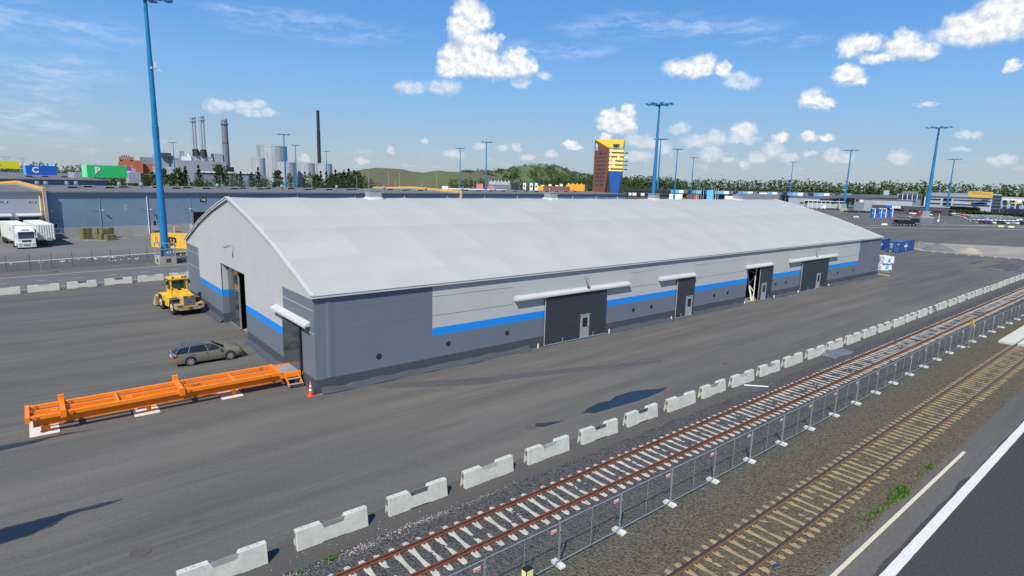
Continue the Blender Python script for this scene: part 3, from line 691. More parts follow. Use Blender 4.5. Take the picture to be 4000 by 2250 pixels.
fl('puddle',jag([(-19,-6.6),(-15.6,-7.36),(-14.9,-7.36),(-14.2,-7.40),(-13.6,-7.42),(-13.0,-7.47),(-13.5,-7.6),(-13.9,-7.85),(-14.2,-8.1),(-14.7,-8.32),(-15.5,-8.38),(-19,-9.0)],.03,4),.008,'water')
fl('wet_mark',jag([(-20,2.6),(-15.84,2.06),(-14.55,1.97),(-13.18,2.0),(-11.71,1.64),(-12.63,1.72),(-13.74,1.72),(-14.55,1.45),(-15.82,1.35),(-20,1.2)],.04,5),.004,'wet')
fl('wet_mark',jag([(8.3,-12.35),(8.7,-12.05),(9.1,-12.3),(10.4,-12.75),(9.3,-12.75),(8.6,-12.7)],.05,6),.004,'wet')
fl('resurfaced_patch',jag([(3.9,-.72),(5.5,-1.2),(8,-2.2),(11.5,-4.0),(13.3,-4.2),(26,-8.6),(25,-8.9),(12.5,-5.08),(10.35,-4.88),(7,-3.2),(4.2,-1.6)],.08,7),.004,'dirtpatch')
MT['weld']=fabric('weld_line_mat',(.51,.51,.495))
# ------------------------------------------------------------------ the big fabric storage hall
LN,WD=97.4,38.37
hall=thing('storage_hall','huge light grey fabric storage hall with arched roof and blue wall stripe','storage hall',(0,0,0))
ARC=[(-.12,6.60),(2.4,7.48),(5.1,8.40),(7.6,9.25),(10.4,10.03),(13.4,10.83),(16.3,11.50),(19.185,12.12)]
ARC=ARC+[(WD-y,z) for y,z in ARC[:-1][::-1]]
def arch(y):
    for (y0,z0),(y1,z1) in zip(ARC,ARC[1:]):
        if y0<=y<=y1: return z0+(z1-z0)*(y-y0)/(y1-y0)
    return ARC[0][1]
def wy(name,x0,x1,z0,z1,mat,y=0,th=.08,lab=None):
    b=MB(); n=max(1,int((x1-x0)/2.9)); b.box(x0,x1,y,y+th,z0,z1); return part(name,b,mat,hall,label=lab)
G0,G1=54.1,57.25
Z1,Z2,Z3,ZT=.94,2.64,3.22,6.46
wy('side_wall',8.89,G0,Z3,ZT,'wall_l'); wy('side_wall',G1,88.3,Z3,ZT,'wall_l'); wy('side_wall',G0,G1,4.36,ZT,'wall_l')
wy('blue_stripe',8.89,G0,Z2,Z3,'stripe'); wy('blue_stripe',G1,88.3,Z2,Z3,'stripe')
wy('lower_wall',8.89,G0,Z1,Z2,'wall_m'); wy('lower_wall',G1,88.3,Z1,Z2,'wall_m')
wy('corner_panel',0.0,8.89,Z1,ZT,'wall_m'); wy('corner_panel',88.3,LN,Z1,ZT,'wall_m')
wy('skirting',0.0,G0,0,Z1,'wall_d'); wy('skirting',G1,LN,0,Z1,'wall_d')
# hidden long wall, far gable, floor
b=MB().box(0,LN,WD-.08,WD,0,ZT); part('side_wall',b,'wall_l',hall)
def gable(x,th,opening):
    ys=sorted(set([p[0] for p in ARC if 0<=p[0]<=WD]+[0,5.93,15.5,23.3,WD-5.93,WD]))
    up=MB(); 
    for a,c in zip(ys,ys[1:]):
        m=(a+c)/2; z0=6.30 if (m<5.93 or m>WD-5.93) else Z3
        if opening and 15.5<m<23.3: z0=5.83
        ta,tc=arch(a)-.02,arch(c)-.02
        v=[(x,a,z0),(x,c,z0),(x,c,tc),(x,a,ta),(x+th,a,z0),(x+th,c,z0),(x+th,c,tc),(x+th,a,ta)]
        up.add(v,[(0,1,2,3),(7,6,5,4),(0,4,5,1),(3,2,6,7)])
    part('gable_wall',up,'wall_l',hall)
    sp=[(0,15.5),(23.3,WD)] if opening else [(0,WD)]
    def gb(name,y0,y1,z0,z1,mat): part(name,MB().box(x,x+th,y0,y1,z0,z1),mat,hall)
    e=.085
    for y0,y1 in sp: gb('skirting',max(y0,e),min(y1,WD-e),0,Z1,'wall_d')
    gb('corner_panel',e,5.93,Z1,6.30,'wall_m'); gb('corner_panel',WD-5.93,WD-e,Z1,6.30,'wall_m')
    for y0,y1 in ([(5.93,15.5),(23.3,WD-5.93)] if opening else [(5.93,WD-5.93)]):
        gb('lower_wall',y0,y1,Z1,Z2,'wall_m'); gb('blue_stripe',y0,y1,Z2,Z3,'stripe')
gable(.003,.08,True); gable(LN-.083,.08,False)
# recessed sliding gate in the gable
b=MB(); b.box(.083,.62,23.3,23.36,Z3,5.9); part('gate_reveal',b,'wall_l',hall)
part('gate_reveal',MB().box(.083,.62,23.3,23.36,Z2,Z3),'stripe',hall,label='blue band of the gate reveal'); part('gate_reveal',MB().box(.083,.62,23.3,23.36,Z1,Z2),'wall_m',hall); part('gate_reveal',MB().box(.083,.62,23.3,23.36,0,Z1),'wall_d',hall)
part('gate_lintel',MB().box(.083,.62,15.5,23.3,5.83,5.9),'wall_l',hall)
gt=part('gate',MB().box(.56,.64,19.75,24.4,.12,5.82),'gloss',hall,label='half open glossy dark sliding gate in the gable')
part('gate_frame',MB().box(.54,.66,19.68,19.75,.1,5.82).box(.54,.56,19.75,23.3,.06,.13),'zinc',gt)
# outer sliding gate near the corner
g2=part('gate',MB().box(-.16,-.08,2.42,5.78,.25,4.05),'gloss',hall,label='closed glossy dark sliding gate beside the near corner')
part('gate_rail',MB().box(-.20,-.06,2.42,6.1,.17,.25).box(-.22,-.10,6.1,6.3,.2,.34),'white',g2); part('gate_frame',MB().box(-.17,-.07,2.30,2.42,.1,4.05),'black',g2)
def canopy_x(y0,y1):
    b=MB(); b.prism([(0.0,4.74),(-.38,4.54),(-.38,4.42),(0.0,4.46)],'y',y0,y1); return b
part('canopy',canopy_x(.70,7.55),'canopy',hall)
part('canopy_edge',MB().box(-.42,-.38,.62,7.63,4.38,4.50),'canopy',hall)
# long side canopies, gates and doors
def canopy(x0,x1):
    n=int((x1-x0)/.35); rows=[]
    for i in range(n+1):
        x=x0+(x1-x0)*i/n; w=.03*mn.noise((x*1.3,0,0)); rows.append([(x,.0,4.86+w*1.9),(x,-.07,4.76+w*1.5),(x,-.20,4.68+w*.8),(x,-.32,4.64),(x,-.34,4.60)])
    b=MB(); b.grid(rows,0,True); b.prism([(-.0,4.78),(-.34,4.58),(-.34,4.47),(0,4.47)],'x',x0,x0+.02); b.prism([(-.0,4.78),(-.34,4.58),(-.34,4.47),(0,4.47)],'x',x1-.02,x1)
    b.quad((x0,0,4.47),(x1,0,4.47),(x1,-.34,4.47),(x0,-.34,4.47))
    c=part('canopy',b,'wall_l',hall,fix=False); part('canopy_edge',MB().box(x0-.03,x1+.03,-.385,-.34,4.46,4.57).box(x0-.03,x1+.03,-.36,-.34,4.57,4.61),'canopy',c); return c
def gate_y(x0,x1,dx=None,lab=None):
    g=part('gate',MB().box(x0,x1,-.20,-.12,.14,4.42),'gatejoint',hall,label=lab)
    n=max(2,round((x1-x0)/1.15)); w=(x1-x0)/n; pm=MB().box(.006,w-.006,-.212,-.20,.16,4.40).mesh('gate_panel','gate')
    for i in range(n): part('gate_panel',pm,None,g,(x0+i*w,0,0))
    part('gate_rail',MB().box(x0-.05,x1+.05,-.24,-.10,.06,.14),'zinc',g)
    part('gate_edge',MB().cyl((x0-.06,-.16,.08),(x0-.06,-.16,4.42),.05,n=6),'zinc',g)
    for xx in (x0+(x1-x0)*.27,x0+(x1-x0)*.78): part('guide_post',MB().box(xx-.03,xx+.03,-.27,-.23,.05,.52),'zinc',g)
    if dx:
        d=part('door',MB().box(dx,dx+.98,-.255,-.214,.10,2.22),'doorgrey',hall)
        part('door_frame',MB().box(dx-.09,dx,-.27,-.216,.06,2.24).box(dx+.98,dx+1.07,-.27,-.216,.06,2.24).box(dx-.16,dx+1.14,-.28,-.216,2.24,2.33),'zinc',d)
        part('door_window',MB().box(dx+.17,dx+.82,-.262,-.255,1.12,2.02),'glass',d); part('door_handle',MB().box(dx+.87,dx+.93,-.30,-.255,.98,1.06),'chrome',d)
    return g
canopy(16.75,31.35); gate_y(20.25,28.05,24.66,'widest dark sliding gate with a small grey door')
canopy(36.2,42.55); gate_y(39.45,42.62,41.2,'narrow dark sliding gate with a small grey door')
canopy(53.5,59.95); gate_y(57.0,60.15,57.6,'dark sliding gate standing half open')
canopy(64.6,79.8); gate_y(68.55,76.85,73.35,'wide dark sliding gate nearest the far corner')
for x in (19.4,28.6,38.6,53.6,61.0,67.8,77.6): part('white_stub',MB().box(x-.05,x+.05,-.30,-.22,.02,.42),'white',hall)
for x in (4.53,10.32,16.11,32.38,35.32,47.0,49.9,61.58,64.44,80.95,86.79,92.7):
    v=part('air_vent',MB().cyl((x,-.012,1.80),(x,.0,1.80),.215,n=20),'black',hall); part('vent_ring',MB().cyl((x,-.022,1.80),(x,-.012,1.80),.17,n=20),'dark',v)
def lamp(x,y,z,d):
    dx,dy=d
    b=MB().bar((x,y,z),(x+dx*.55,y+dy*.55,z+.05),.04); l=part('floodlight',b,'galv',hall)
    part('lamp_head',MB().bar((x+dx*.5,y+dy*.5,z+.02),(x+dx*.72+dy*.3,y+dy*.72+dx*.3,z-.10),.30,.10),'galv',l); part('bracket',MB().bar((x+dx*.2,y+dy*.2,z-.12),(x+dx*.5,y+dy*.5,z+.04),.05),'galv',l)
lamp(25.0,0,5.82,(0,-1)); lamp(72.3,0,5.95,(0,-1)); lamp(0,18.5,7.95,(-1,0))
# roof: seventeen membrane bays
bay=LN/17; rr=random.Random(11)
for i in range(17):
    x0,x1=i*bay,(i+1)*bay; b=MB(); o0=-.16 if i==0 else 0; o1=.12 if i==16 else 0
    K=len(ARC)-1
    for k in range(K):
        (ya,za),(yb,zb)=ARC[k],ARC[k+1]
        kk=min(k,K-1-k); mi=(0,0,0,2,1,1,0)[kk] if rr.random()<.85 else rr.choice([0,1,2])
        rows=[]
        for s in range(4):
            t=s/3; y=ya+(yb-ya)*t; z=za+(zb-za)*t+.05*math.sin(math.pi*t)
            r=[]
            for q in range(5):
                u=q/4; x=(x0+o0)+(x1+o1-x0-o0)*u; r.append((x,y,z-.055*math.sin(math.pi*u)+.0))
            rows.append(r)
        b.grid(rows,mi,True)
    o=part('roof_panel',b,['roof','roof_b','roof_c'],hall)
    if i>0:
        s=MB()
        for (ya,za),(yb,zb) in zip(ARC,ARC[1:]): s.bar((x0,ya,za+.004),(x0,yb,zb+.004),.07,.03)
        part('roof_seam',s,'roof_b',hall)
# rake tubes along the gable edges and eave lips
for x in (-.16,LN+.12):
    s=MB()
    for (ya,za),(yb,zb) in zip(ARC,ARC[1:]): s.bar((x+.07,ya,za+.02),(x+.07,yb,zb+.02),.26,.10); s.quad((x,ya,za+.02),(x,yb,zb+.02),(x,yb,zb-.22),(x,ya,za-.22))
    part('roof_edge',s,'canopy',hall)
b=MB(); rows=[]
for i in range(140):
    x=-.2+i*(LN+.36)/139; w=.012*mn.noise((x*.8,0,0)); rows.append([(x,-.10,6.64+w),(x,-.20,6.60),(x,-.215,6.46+w)])
b.grid(rows); b.box(-.2,LN+.16,-.21,.0,6.44,6.47); part('eave',b,'canopy',hall,fix=False)
part('gutter_shadow_strip' if False else 'eave_rail',MB().box(-.2,LN+.16,-.235,-.215,6.60,6.65),'wall_l',hall)
# gable fabric weld lines
b=MB()
for z in (10.3,8.15,5.55,4.0):
    a=next(y/100 for y in range(0,1919) if arch(y/100)>z+.1) if z>6.6 else .1
    if z>5.83: b.box(-.006,.003,a,WD-a,z,z+.035)
    else: b.box(-.006,.003,a,15.4,z,z+.035); b.box(-.006,.003,23.4,WD-a,z,z+.035)
part('weld_line',b,'weld',hall,stuff=True)
b=MB()
for z in (5.6,4.15): b.box(.1,16.6,-.006,0,z,z+.03); b.box(31.4,36.1,-.006,0,z,z+.03); b.box(42.7,53.4,-.006,0,z,z+.03); b.box(80,97.3,-.006,0,z,z+.03)
part('weld_line',b,'wall_m',hall,stuff=True)
# frame columns pushing faint vertical ridges into the side wall fabric
for i in range(17):
    b=MB(); x=i*bay+.55
    if any(a-.5<x<c+.5 for a,c in ((20,28.4),(39.2,42.8),(53.8,60.3),(68.3,77.1))): continue
    z1=ZT if x<8.89 or x>88.3 else .94
    if i in (0,16): b.prism([(x+.2,0),(x+.38,-.035),(x+.5,-.035),(x+.8,0)],'z',.95,6.40); part('column_ridge',b,'wall_m',hall)

# loose skirt fabric lying on the asphalt
def flap(pts,normal):
    b=MB(); rows=[]; nx,ny=normal
    for i,(x,y) in enumerate(pts):
        a=mn.noise((x*.8,y*.8,0)); c=mn.noise((x*.35,y*.35,5)); w=.42+.30*c
        r=[]
        for j,t in enumerate((0,.18,.34,.5,.66,.82,1.0)):
            h=(.30+.16*a)*(1-t)**1.6+.055*math.sin(t*12+x*1.7+y*1.7+2*a)*(1-.5*t)*(t>0)+.02; r.append((x+nx*w*t,y+ny*w*t,max(.012,h)))
        rows.append(r)
    b.grid(rows,0,True); return b
part('ground_flap',flap([(.3+.25*i,-.003) for i in range(0,74)],(0,-1)),'wall_d',hall,fix=False)
for a,c in ((28.6,39.2),(42.8,54.0),(60.6,68.2),(77.2,97.3)): part('ground_flap',flap([(a+.25*i,-.003) for i in range(int((c-a)/.25))],(0,-1)),'wall_d',hall,fix=False)
for a,c in ((6.0,15.4),(23.5,36)): part('ground_flap',flap([(-.003,a+.25*i) for i in range(int((c-a)/.25))],(-1,0)),'wall_d',hall,fix=False)
# ridge ventilators
for x in (13.75,38.5,59.8,83.8):
    v=part('roof_vent',MB().box(x-.62,x+.62,18.6,19.8,12.0,12.86),'zinc',hall); part('vent_cap',MB().box(x-.7,x+.7,18.52,19.88,12.86,12.92),'lid',v)
    b=MB(); rows=[]
    for i in range(25):
        t=2*math.pi*i/24; w=.12*mn.noise((math.cos(t)*2+x,math.sin(t)*2,0)); cx=(abs(math.cos(t))**.5*math.copysign(1,math.cos(t))); cy=(abs(math.sin(t))**.5*math.copysign(1,math.sin(t)))
        rows.append([(x+cx*.66,19.2+cy*.64,12.22+w*.4),(x+cx*(.90+w),19.2+cy*(.86+w),12.10+w),(x+cx*(.95+w),19.2+cy*(.9+w),11.92)])
    b.grid(rows,0,True); part('vent_collar',b,'canopy',v,fix=False)
# floor and lattice frames seen through the open gate
part('hall_floor',MB().box(.7,LN-.2,.2,WD-.2,.01,.03),'floor_in',hall)
def lattice(x):
    b=MB(); O=[(.22,0),(.22,5.9),(2.8,7.15),(7.6,8.9)]; I=[(.42,0),(1.75,5.0),(3.6,6.2),(8.0,8.0)]
    def pt(P,t):
        n=len(P)-1; k=min(int(t*n),n-1); f=t*n-k; return (P[k][0]+(P[k+1][0]-P[k][0])*f,P[k][1]+(P[k+1][1]-P[k][1])*f)
    for P,w in ((O,.09),(I,.15)):
        for a,c in zip(P,P[1:]): b.bar((x,a[0],a[1]),(x,c[0],c[1]),w)
    m=15
    for i in range(m):
        a=pt(O if i%2 else I,i/m); c=pt(I if i%2 else O,(i+1)/m); b.bar((x,a[0],a[1]),(x,c[0],c[1]),.06)
    return b
part('frame_column',lattice(56.55),'white',hall)
for x in (51.5,): part('frame_column',lattice(x),'white',hall)
# ------------------------------------------------------------------ orange roller track frame in front of the corner gate
MT['chrome2']=M_('step_grating_mat',(.62,.66,.68),.35,metal=.6)
MT['palepad']=M_('pale_pad_mat',(.62,.60,.55),.9,var=.06,scale=2,dirt=(.45,.42,.36),dirt_amt=.4)
cv=thing('roller_track','long low orange steel roller track frame leading to the corner gate of the hall','roller track',(-14.75,2.3,0))
def cvp(name,b,mat='orange',lab=None): return part(name,b,mat,cv,label=lab)
Lx=13.15
def ibeam(x0,x1,y,z0,z1,w=.16):
    return MB().box(x0,x1,y-w/2,y+w/2,z0,z0+.03).box(x0,x1,y-w/2,y+w/2,z1-.03,z1).box(x0,x1,y-.02,y+.02,z0+.03,z1-.03)
cvp('girder',ibeam(.30,13.45,.34,.46,.86)); cvp('girder',ibeam(.30,13.45,1.82,.46,.86))
for y in (.10,1.98): cvp('side_tube',MB().box(.20,Lx,y,y+.20,.90,1.10))
cvp('end_tube',MB().box(0,.20,.0,2.26,.84,1.13)); cvp('end_tube',MB().box(Lx,Lx+.19,.02,2.24,.88,1.12))
for y in (.86,1.32): cvp('inner_rail',MB().box(.20,Lx,y,y+.05,.80,.95).box(.20,Lx,y-.05,y+.10,.78,.80))
cvp('inner_rail',MB().box(7.6,Lx,1.08,1.14,.84,.93))
for x,w,h in ((1.50,.24,1.20),(4.1,.13,1.09),(7.25,.26,1.22),(10.35,.14,1.09)):
    cvp('cross_tube',MB().box(x,x+w,.12,2.16,h-.14,h))
    if w>.2:
        cvp('bracket',MB().box(x-.02,x+w+.02,.02,.20,.80,h+.02)); cvp('bracket',MB().box(x-.02,x+w+.02,2.06,2.26,.86,h+.26))
for x in (.45,2.0,7.75,12.5):
    for y,s in ((.10,-1),(1.98,-1)):
        p=cvp('roller',MB().cyl((x,y-.0,1.0),(x,y-.09,1.0),.11,n=14),'orangedark'); part('roller_hub',MB().cyl((x,y-.09,1.0),(x,y-.12,1.0),.045,n=10),'orange',p)
for x in (1.05,4.6): cvp('stop_block',MB().box(x,x+.34,.95,1.22,.80,.98))
cvp('chain_cover',MB().box(8.9,12.9,.40,.80,.90,.95),'mud'); 
for x in (8.2,8.45): cvp('chain_wheel',MB().cyl((x,.95,.98),(x,1.05,.98),.12,n=12),'orangedark')
for px in (.85,5.65,10.4):
    for y in (.34+.25,2.05):
        f=cvp('support_leg',MB().box(px-.12,px+.12,y-.06,y+.06,.05,.48)); part('foot_plate',MB().box(px-.30,px+.30,y-.10,y+.10,.02,.07),'orange',f)
# end platform with two steps
cvp('platform',MB().box(13.36,14.68,.10,2.2,.84,.90),'zinc'); cvp('guide_rail',MB().box(13.36,14.72,2.2,2.27,.90,1.0)); cvp('guide_rail',MB().box(13.2,14.72,.0,.12,.70,.94)); cvp('guide_rail',MB().box(13.36,14.9,.12,.2,.94,1.02))
cvp('ladder_side',MB().bar((13.52,.0,.84),(13.64,-.42,.18),.05,.14)); cvp('ladder_side',MB().bar((14.42,.0,.84),(14.54,-.42,.18),.05,.14))
for y,z in ((-.14,.60),(-.36,.28)): cvp('ladder_step',MB().box(13.56,14.50,y-.13,y+.10,z,z+.035),'chrome2')
cvp('support_leg',MB().box(14.3,14.42,.3,.42,.02,.84))
for px in (-13.98,-9.2,-4.5):
    p=thing('foundation_pad','pale concrete foundation pad under the %s support of the orange roller track'%{-13.98:'outer',-9.2:'middle',-4.5:'hall-side'}[px],'foundation pad',(px,3.65,0),0,'pads under the roller track')
    part('slab',MB().box(-.67,.62,-1.28,1.28,.004,.022),'palepad',p)
solo('traffic_cone',MB().lathe([(.165,.04),(.15,.10),(.105,.38)],16,mi=0).lathe([(.106,.38),(.092,.50)],16,mi=1).lathe([(.092,.50),(.076,.63)],16,mi=0).lathe([(.076,.63),(.062,.75)],16,mi=1).lathe([(.062,.75),(.025,.98),(.0,.98)],16,mi=0).box(-.21,.21,-.21,.21,0,.04,0),['cone','white'],'orange and white traffic cone standing at the near corner of the hall','traffic cone',(-.42,-.10,0))

# ------------------------------------------------------------------ estate car
def loft(stations,mi=0):
    b=MB(); b.grid(stations,mi,True); return b
car=thing('estate_car','olive green estate car parked beside the orange roller track','car',(-3.95,11.78,0))
def ring(x,zs,zm,zb,zt,ws,wm,wb,wt):
    h=[(ws,zs),(wm,zm),(wm+.01,(zm+zb)/2),(wb+.02,zb-.06),(wb,zb),(wt,zt),(0,zt+.02)]
    return [(x,-y,z) for y,z in h]+[(x,y,z) for y,z in h[::-1][1:]]
S=[(-2.44,.42,.50,.80,.82,.55,.62,.60,.45),(-2.40,.30,.46,.94,.96,.74,.80,.74,.55),(-2.25,.24,.42,.99,1.00,.82,.89,.83,.60),(-1.9,.22,.42,1.0,1.01,.86,.925,.86,.6),(-1.0,.22,.42,.985,1.0,.87,.93,.87,.6),(0,.22,.42,.965,.98,.87,.93,.87,.6),(.9,.22,.42,.95,.97,.87,.93,.87,.62),(1.25,.22,.42,.93,.99,.86,.925,.84,.64),(1.75,.23,.42,.86,.94,.85,.91,.79,.60),(2.15,.24,.42,.76,.85,.81,.87,.71,.52),(2.35,.26,.42,.66,.74,.70,.77,.60,.42),(2.44,.34,.44,.58,.60,.50,.58,.50,.36)]
body=loft([ring(*s) for s in S]); r0=ring(*S[0]); r1=ring(*S[-1]); body.add(r0,[tuple(range(13))]); body.add(r1,[tuple(range(13))[::-1]])
bd=part('body',body,'carpaint',car)
# greenhouse
BL=[(-2.28,.86,.985),(-1.2,.865,.98),(-.1,.865,.965),(1.0,.85,.965)]; RF=[(-1.96,.57,1.33),(-1.2,.61,1.41),(-.35,.62,1.435),(.28,.56,1.385)]
cab=MB()
for s in (-1,1):
    for i in range(3):
        a,c,d,e=BL[i],BL[i+1],RF[i+1],RF[i]; cab.add([(a[0],s*a[1],a[2]),(c[0],s*c[1],c[2]),(d[0],s*d[1],d[2]),(e[0],s*e[1],e[2])],[(0,1,2,3)])
w0=[(BL[3][0],-BL[3][1],BL[3][2]),(1.22,0,.985),(BL[3][0],BL[3][1],BL[3][2]),(RF[3][0],RF[3][1],RF[3][2]),(RF[3][0]+.06,0,1.43),(RF[3][0],-RF[3][1],RF[3][2])]
cab.add(w0,[(0,1,4,5),(1,2,3,4)])
rr_=[(-2.28,-.86,.985),(-2.40,0,.99),(-2.28,.86,.985),(-1.96,.57,1.33),(-2.03,0,1.35),(-1.96,-.57,1.33)]
cab.add(rr_,[(0,5,4,1),(1,4,3,2)])
part('windows',cab,'glass',car)
rf=MB(); rows=[[(x,-y,z),(x,-y*.8,z+.035),(x,0,z+.05),(x,y*.8,z+.035),(x,y,z)] for x,y,z in [(-2.14,.52,1.30)]+RF+[(.34,.52,1.37)]]; rf.grid(rows,0,True)
roof=part('roof',rf,'carroof',car,fix=False)
for s in (-1,1): part('roof_rail',MB().bar((-1.75,s*.575,1.42),(.1,s*.575,1.44),.03,.035),'chrome',roof)
part('antenna',MB().prism([(-1.75,1.40),(-1.62,1.48),(-1.58,1.40)],'y',-.02,.02),'black',roof)
for s in (-1,1):
    pl=MB(); o=.006*s
    for i,(a,c,w) in enumerate(((BL[0],RF[0],.09),(BL[3],RF[3],.06))): pl.bar((a[0],s*(a[1]+.004),a[2]),(c[0],s*(c[1]+.004),c[2]),.05,w)
    pl.bar((-1.45,s*.872,.975),(-1.25,s*.625,1.41),.02,.05); pl.bar((-.12,s*.872,.962),(-.24,s*.632,1.43),.02,.09)
    part('pillars',pl,'carpaint',car)
    tr=MB()
    for a,c in zip(RF,RF[1:]): tr.bar((a[0],s*(a[1]+.008),a[2]),(c[0],s*(c[1]+.008),c[2]),.02,.018)
    for a,c in zip(BL,BL[1:]): tr.bar((a[0],s*(a[1]+.018),a[2]),(c[0],s*(c[1]+.018),c[2]),.015,.018)
    part('chrome_trim',tr,'chrome',car)
    for x in (-.35,-1.28): part('door_handle',MB().box(x,x+.2,min(s*.925,s*.952),max(s*.925,s*.952),.86,.885),'carpaint',car)
    dj=MB()
    for x in (-1.02,-.16,.86): dj.box(x-.006,x+.006,min(s*.936,s*.944),max(s*.936,s*.944),.32,.93)
    part('door_seam',dj,'black',car)
    part('wing_mirror',MB().box(.62,.80,min(s*.9,s*1.05),max(s*.9,s*1.05),.95,1.07),'carpaint',car)
    part('headlight',MB().box(2.05,2.30,min(s*.50,s*.80),max(s*.50,s*.80),.66,.79),'chrome',car)
    part('tail_lamp',MB().box(-2.46,-2.12,min(s*.56,s*.90),max(s*.56,s*.90),.78,.90),'redlamp',car)
part('number_plate',MB().box(-2.475,-2.45,-.26,.26,.66,.78),'white',car); part('rear_chrome_strip',MB().box(-2.47,-2.44,-.5,.5,.83,.86),'chrome',car)
part('wiper',MB().bar((1.1,-.6,1.0),(.95,.0,1.06),.02),'black',car)
def wheel(x,y,s,r,w,par,rimmat='rim',spokes=7,tread=0):
    t=part('wheel',MB().cyl((x,y-w/2,r),(x,y+w/2,r),r,n=28),'tyre',par)
    yo=y+s*w/2
    part('rim',MB().cyl((x,yo-s*.03,r),(x,yo+s*.008,r),r*.66,n=24),'mud' if spokes else rimmat,t)
    if spokes:
        b=MB()
        for k in range(spokes):
            a=2*math.pi*k/spokes; b.bar((x,yo+s*.015,r),(x+math.cos(a)*r*.62,yo+s*.012,r+math.sin(a)*r*.62),.02,r*.22)
        b.cyl((x,yo,r),(x,yo+s*.03,r),r*.14,n=10)
        for k in range(24):
            a=2*math.pi*k/24; a2=2*math.pi*(k+1)/24; b.bar((x+math.cos(a)*r*.64,yo+s*.012,r+math.sin(a)*r*.64),(x+math.cos(a2)*r*.64,yo+s*.012,r+math.sin(a2)*r*.64),.02,r*.06)
        part('spokes',b,rimmat,t)
    if tread:
        b=MB()
        for k in range(tread):
            a=2*math.pi*k/tread
            for q in (-1,1):
                p=Vector((x+math.cos(a)*r*1.0,y+q*w*.27,r+math.sin(a)*r)); p2=Vector((x+math.cos(a+.12)*r,y+q*w*.50,r+math.sin(a+.12)*r)); b.bar(p,p2,.06,.07)
        part('tread_lugs',b,'tyre',t)
    return t
for x in (-1.34,1.40):
    for s in (-1,1):
        ar=MB(); ar.cyl((x,s*.86,.36),(x,s*.945,.36),.385,n=24); part('wheel_arch',ar,'black',car)
        wheel(x,s*.865,s,.335,.21,car)

MT['glassgreen']=M_('green_cab_glass_mat',(.02,.055,.05),.08,spec=.8)
# ------------------------------------------------------------------ wheel loader (rear end towards us)
ld=thing('wheel_loader','yellow wheel loader with a dusty rear grille parked beside the gable of the hall','wheel loader',(-2.22,31.45,0),R(6.5))
def lp(n,b,m='loader',lab=None): return part(n,b,m,ld,label=lab)
for x in (-1.02,1.02):
    for y in (-1.75,1.75): wheel(x,y,0,.0,.0,ld) if False else None
def lwheel(x,y,s):
    r=.74; w=.56
    t=lp('wheel',MB().cyl((x-w/2,y,r),(x+w/2,y,r),r,n=28),'tyre')
    xo=x+s*w/2; part('rim',MB().cyl((xo-s*.02,y,r),(xo+s*.012,y,r),r*.52,n=20),'rimyel',t); part('hub',MB().cyl((xo,y,r),(xo+s*.08,y,r),r*.2,n=12),'rimyel',t)
    b=MB()
    for k in range(22):
        a=2*math.pi*k/22
        for q in (-1,1):
            b.bar((x+q*.03,y+math.cos(a)*r,r+math.sin(a)*r),(x+q*w*.5,y+math.cos(a+.10)*(r-.01),r+math.sin(a+.10)*(r-.01)),.08,.09)
    part('tread_lugs',b,'tyre',t)
for x,s in ((-1.03,-1),(1.03,1)):
    for y in (-1.72,1.78): lwheel(x,y,s)
lp('chassis',MB().box(-.55,.55,-2.6,2.4,.55,1.2),'mud')
def taper(x0a,x1a,x0b,x1b,ya,yb,z0,z1a,z1b):
    v=[(x0a,ya,z0),(x1a,ya,z0),(x1b,yb,z0),(x0b,yb,z0),(x0a*.86,ya+.06,z1a),(x1a*.86,ya+.06,z1a),(x1b*.86,yb,z1b),(x0b*.86,yb,z1b)]
    b=MB(); b.add(v,[(0,3,2,1),(4,5,6,7),(0,1,5,4),(1,2,6,5),(2,3,7,6),(3,0,4,7)]); return b
lp('engine_hood',taper(-.60,.60,-.66,.66,-2.86,-.05,1.15,1.98,2.28)); lp('hood_side',MB().box(-.64,-.605,-2.7,-.3,1.15,1.75).box(.605,.64,-2.7,-.3,1.15,1.75),'loaderdirt')
hp=MB().box(-.45,.45,-2.55,-1.75,2.02,2.12).box(-.40,.40,-1.5,-.8,2.13,2.24); lp('hood_cover',hp)
lp('air_intake',MB().cyl((-.15,-.55,2.2),(-.15,-.55,2.46),.17,n=14),'black'); lp('exhaust_pipe',MB().cyl((.42,-.45,2.1),(.42,-.45,3.05),.075,n=12).cyl((.42,-.45,3.0),(.42,-.62,3.12),.07,n=10),'mud')
gr=lp('grille',MB().box(-.50,.50,-2.90,-2.80,.92,1.94),'black')
for i in range(11): part('grille_slat',MB().box(-.46,.46,-2.93,-2.90,1.0+i*.078,1.035+i*.078),'galv',gr)
part('grille_frame',MB().box(-.54,-.50,-2.94,-2.82,.9,1.97).box(.50,.54,-2.94,-2.82,.9,1.97).box(-.54,.54,-2.94,-2.82,1.94,1.99),'loaderdirt',gr)
part('emblem',MB().prism([(-.16,1.28),(.16,1.28),(.02,1.62)],'y',-2.955,-2.935),'chrome',gr)
part('rear_lamp',MB().box(-.44,-.26,-2.96,-2.93,1.82,1.90),'chrome',gr); part('rear_lamp',MB().box(.26,.44,-2.96,-2.93,1.82,1.90),'chrome',gr); part('plate_strip',MB().box(-.2,.2,-2.95,-2.93,1.82,1.89),'loader',gr)
cw=MB(); cw.prism([(-1.28,.72),(-.9,.58),(.9,.58),(1.28,.72),(1.28,1.22),(.62,1.16),(.58,.94),(-.58,.94),(-.62,1.16),(-1.28,1.22)],'y',-3.12,-2.35)
c_=lp('counterweight',cw,'loaderdirt'); part('bumper_edge',MB().box(-.58,.58,-3.14,-3.10,.90,.96),'loader',c_)
for s in (-1,1): part('lamp_recess',MB().box(min(s*.72,s*1.12),max(s*.72,s*1.12),-3.135,-3.12,.92,1.06),'black',c_)
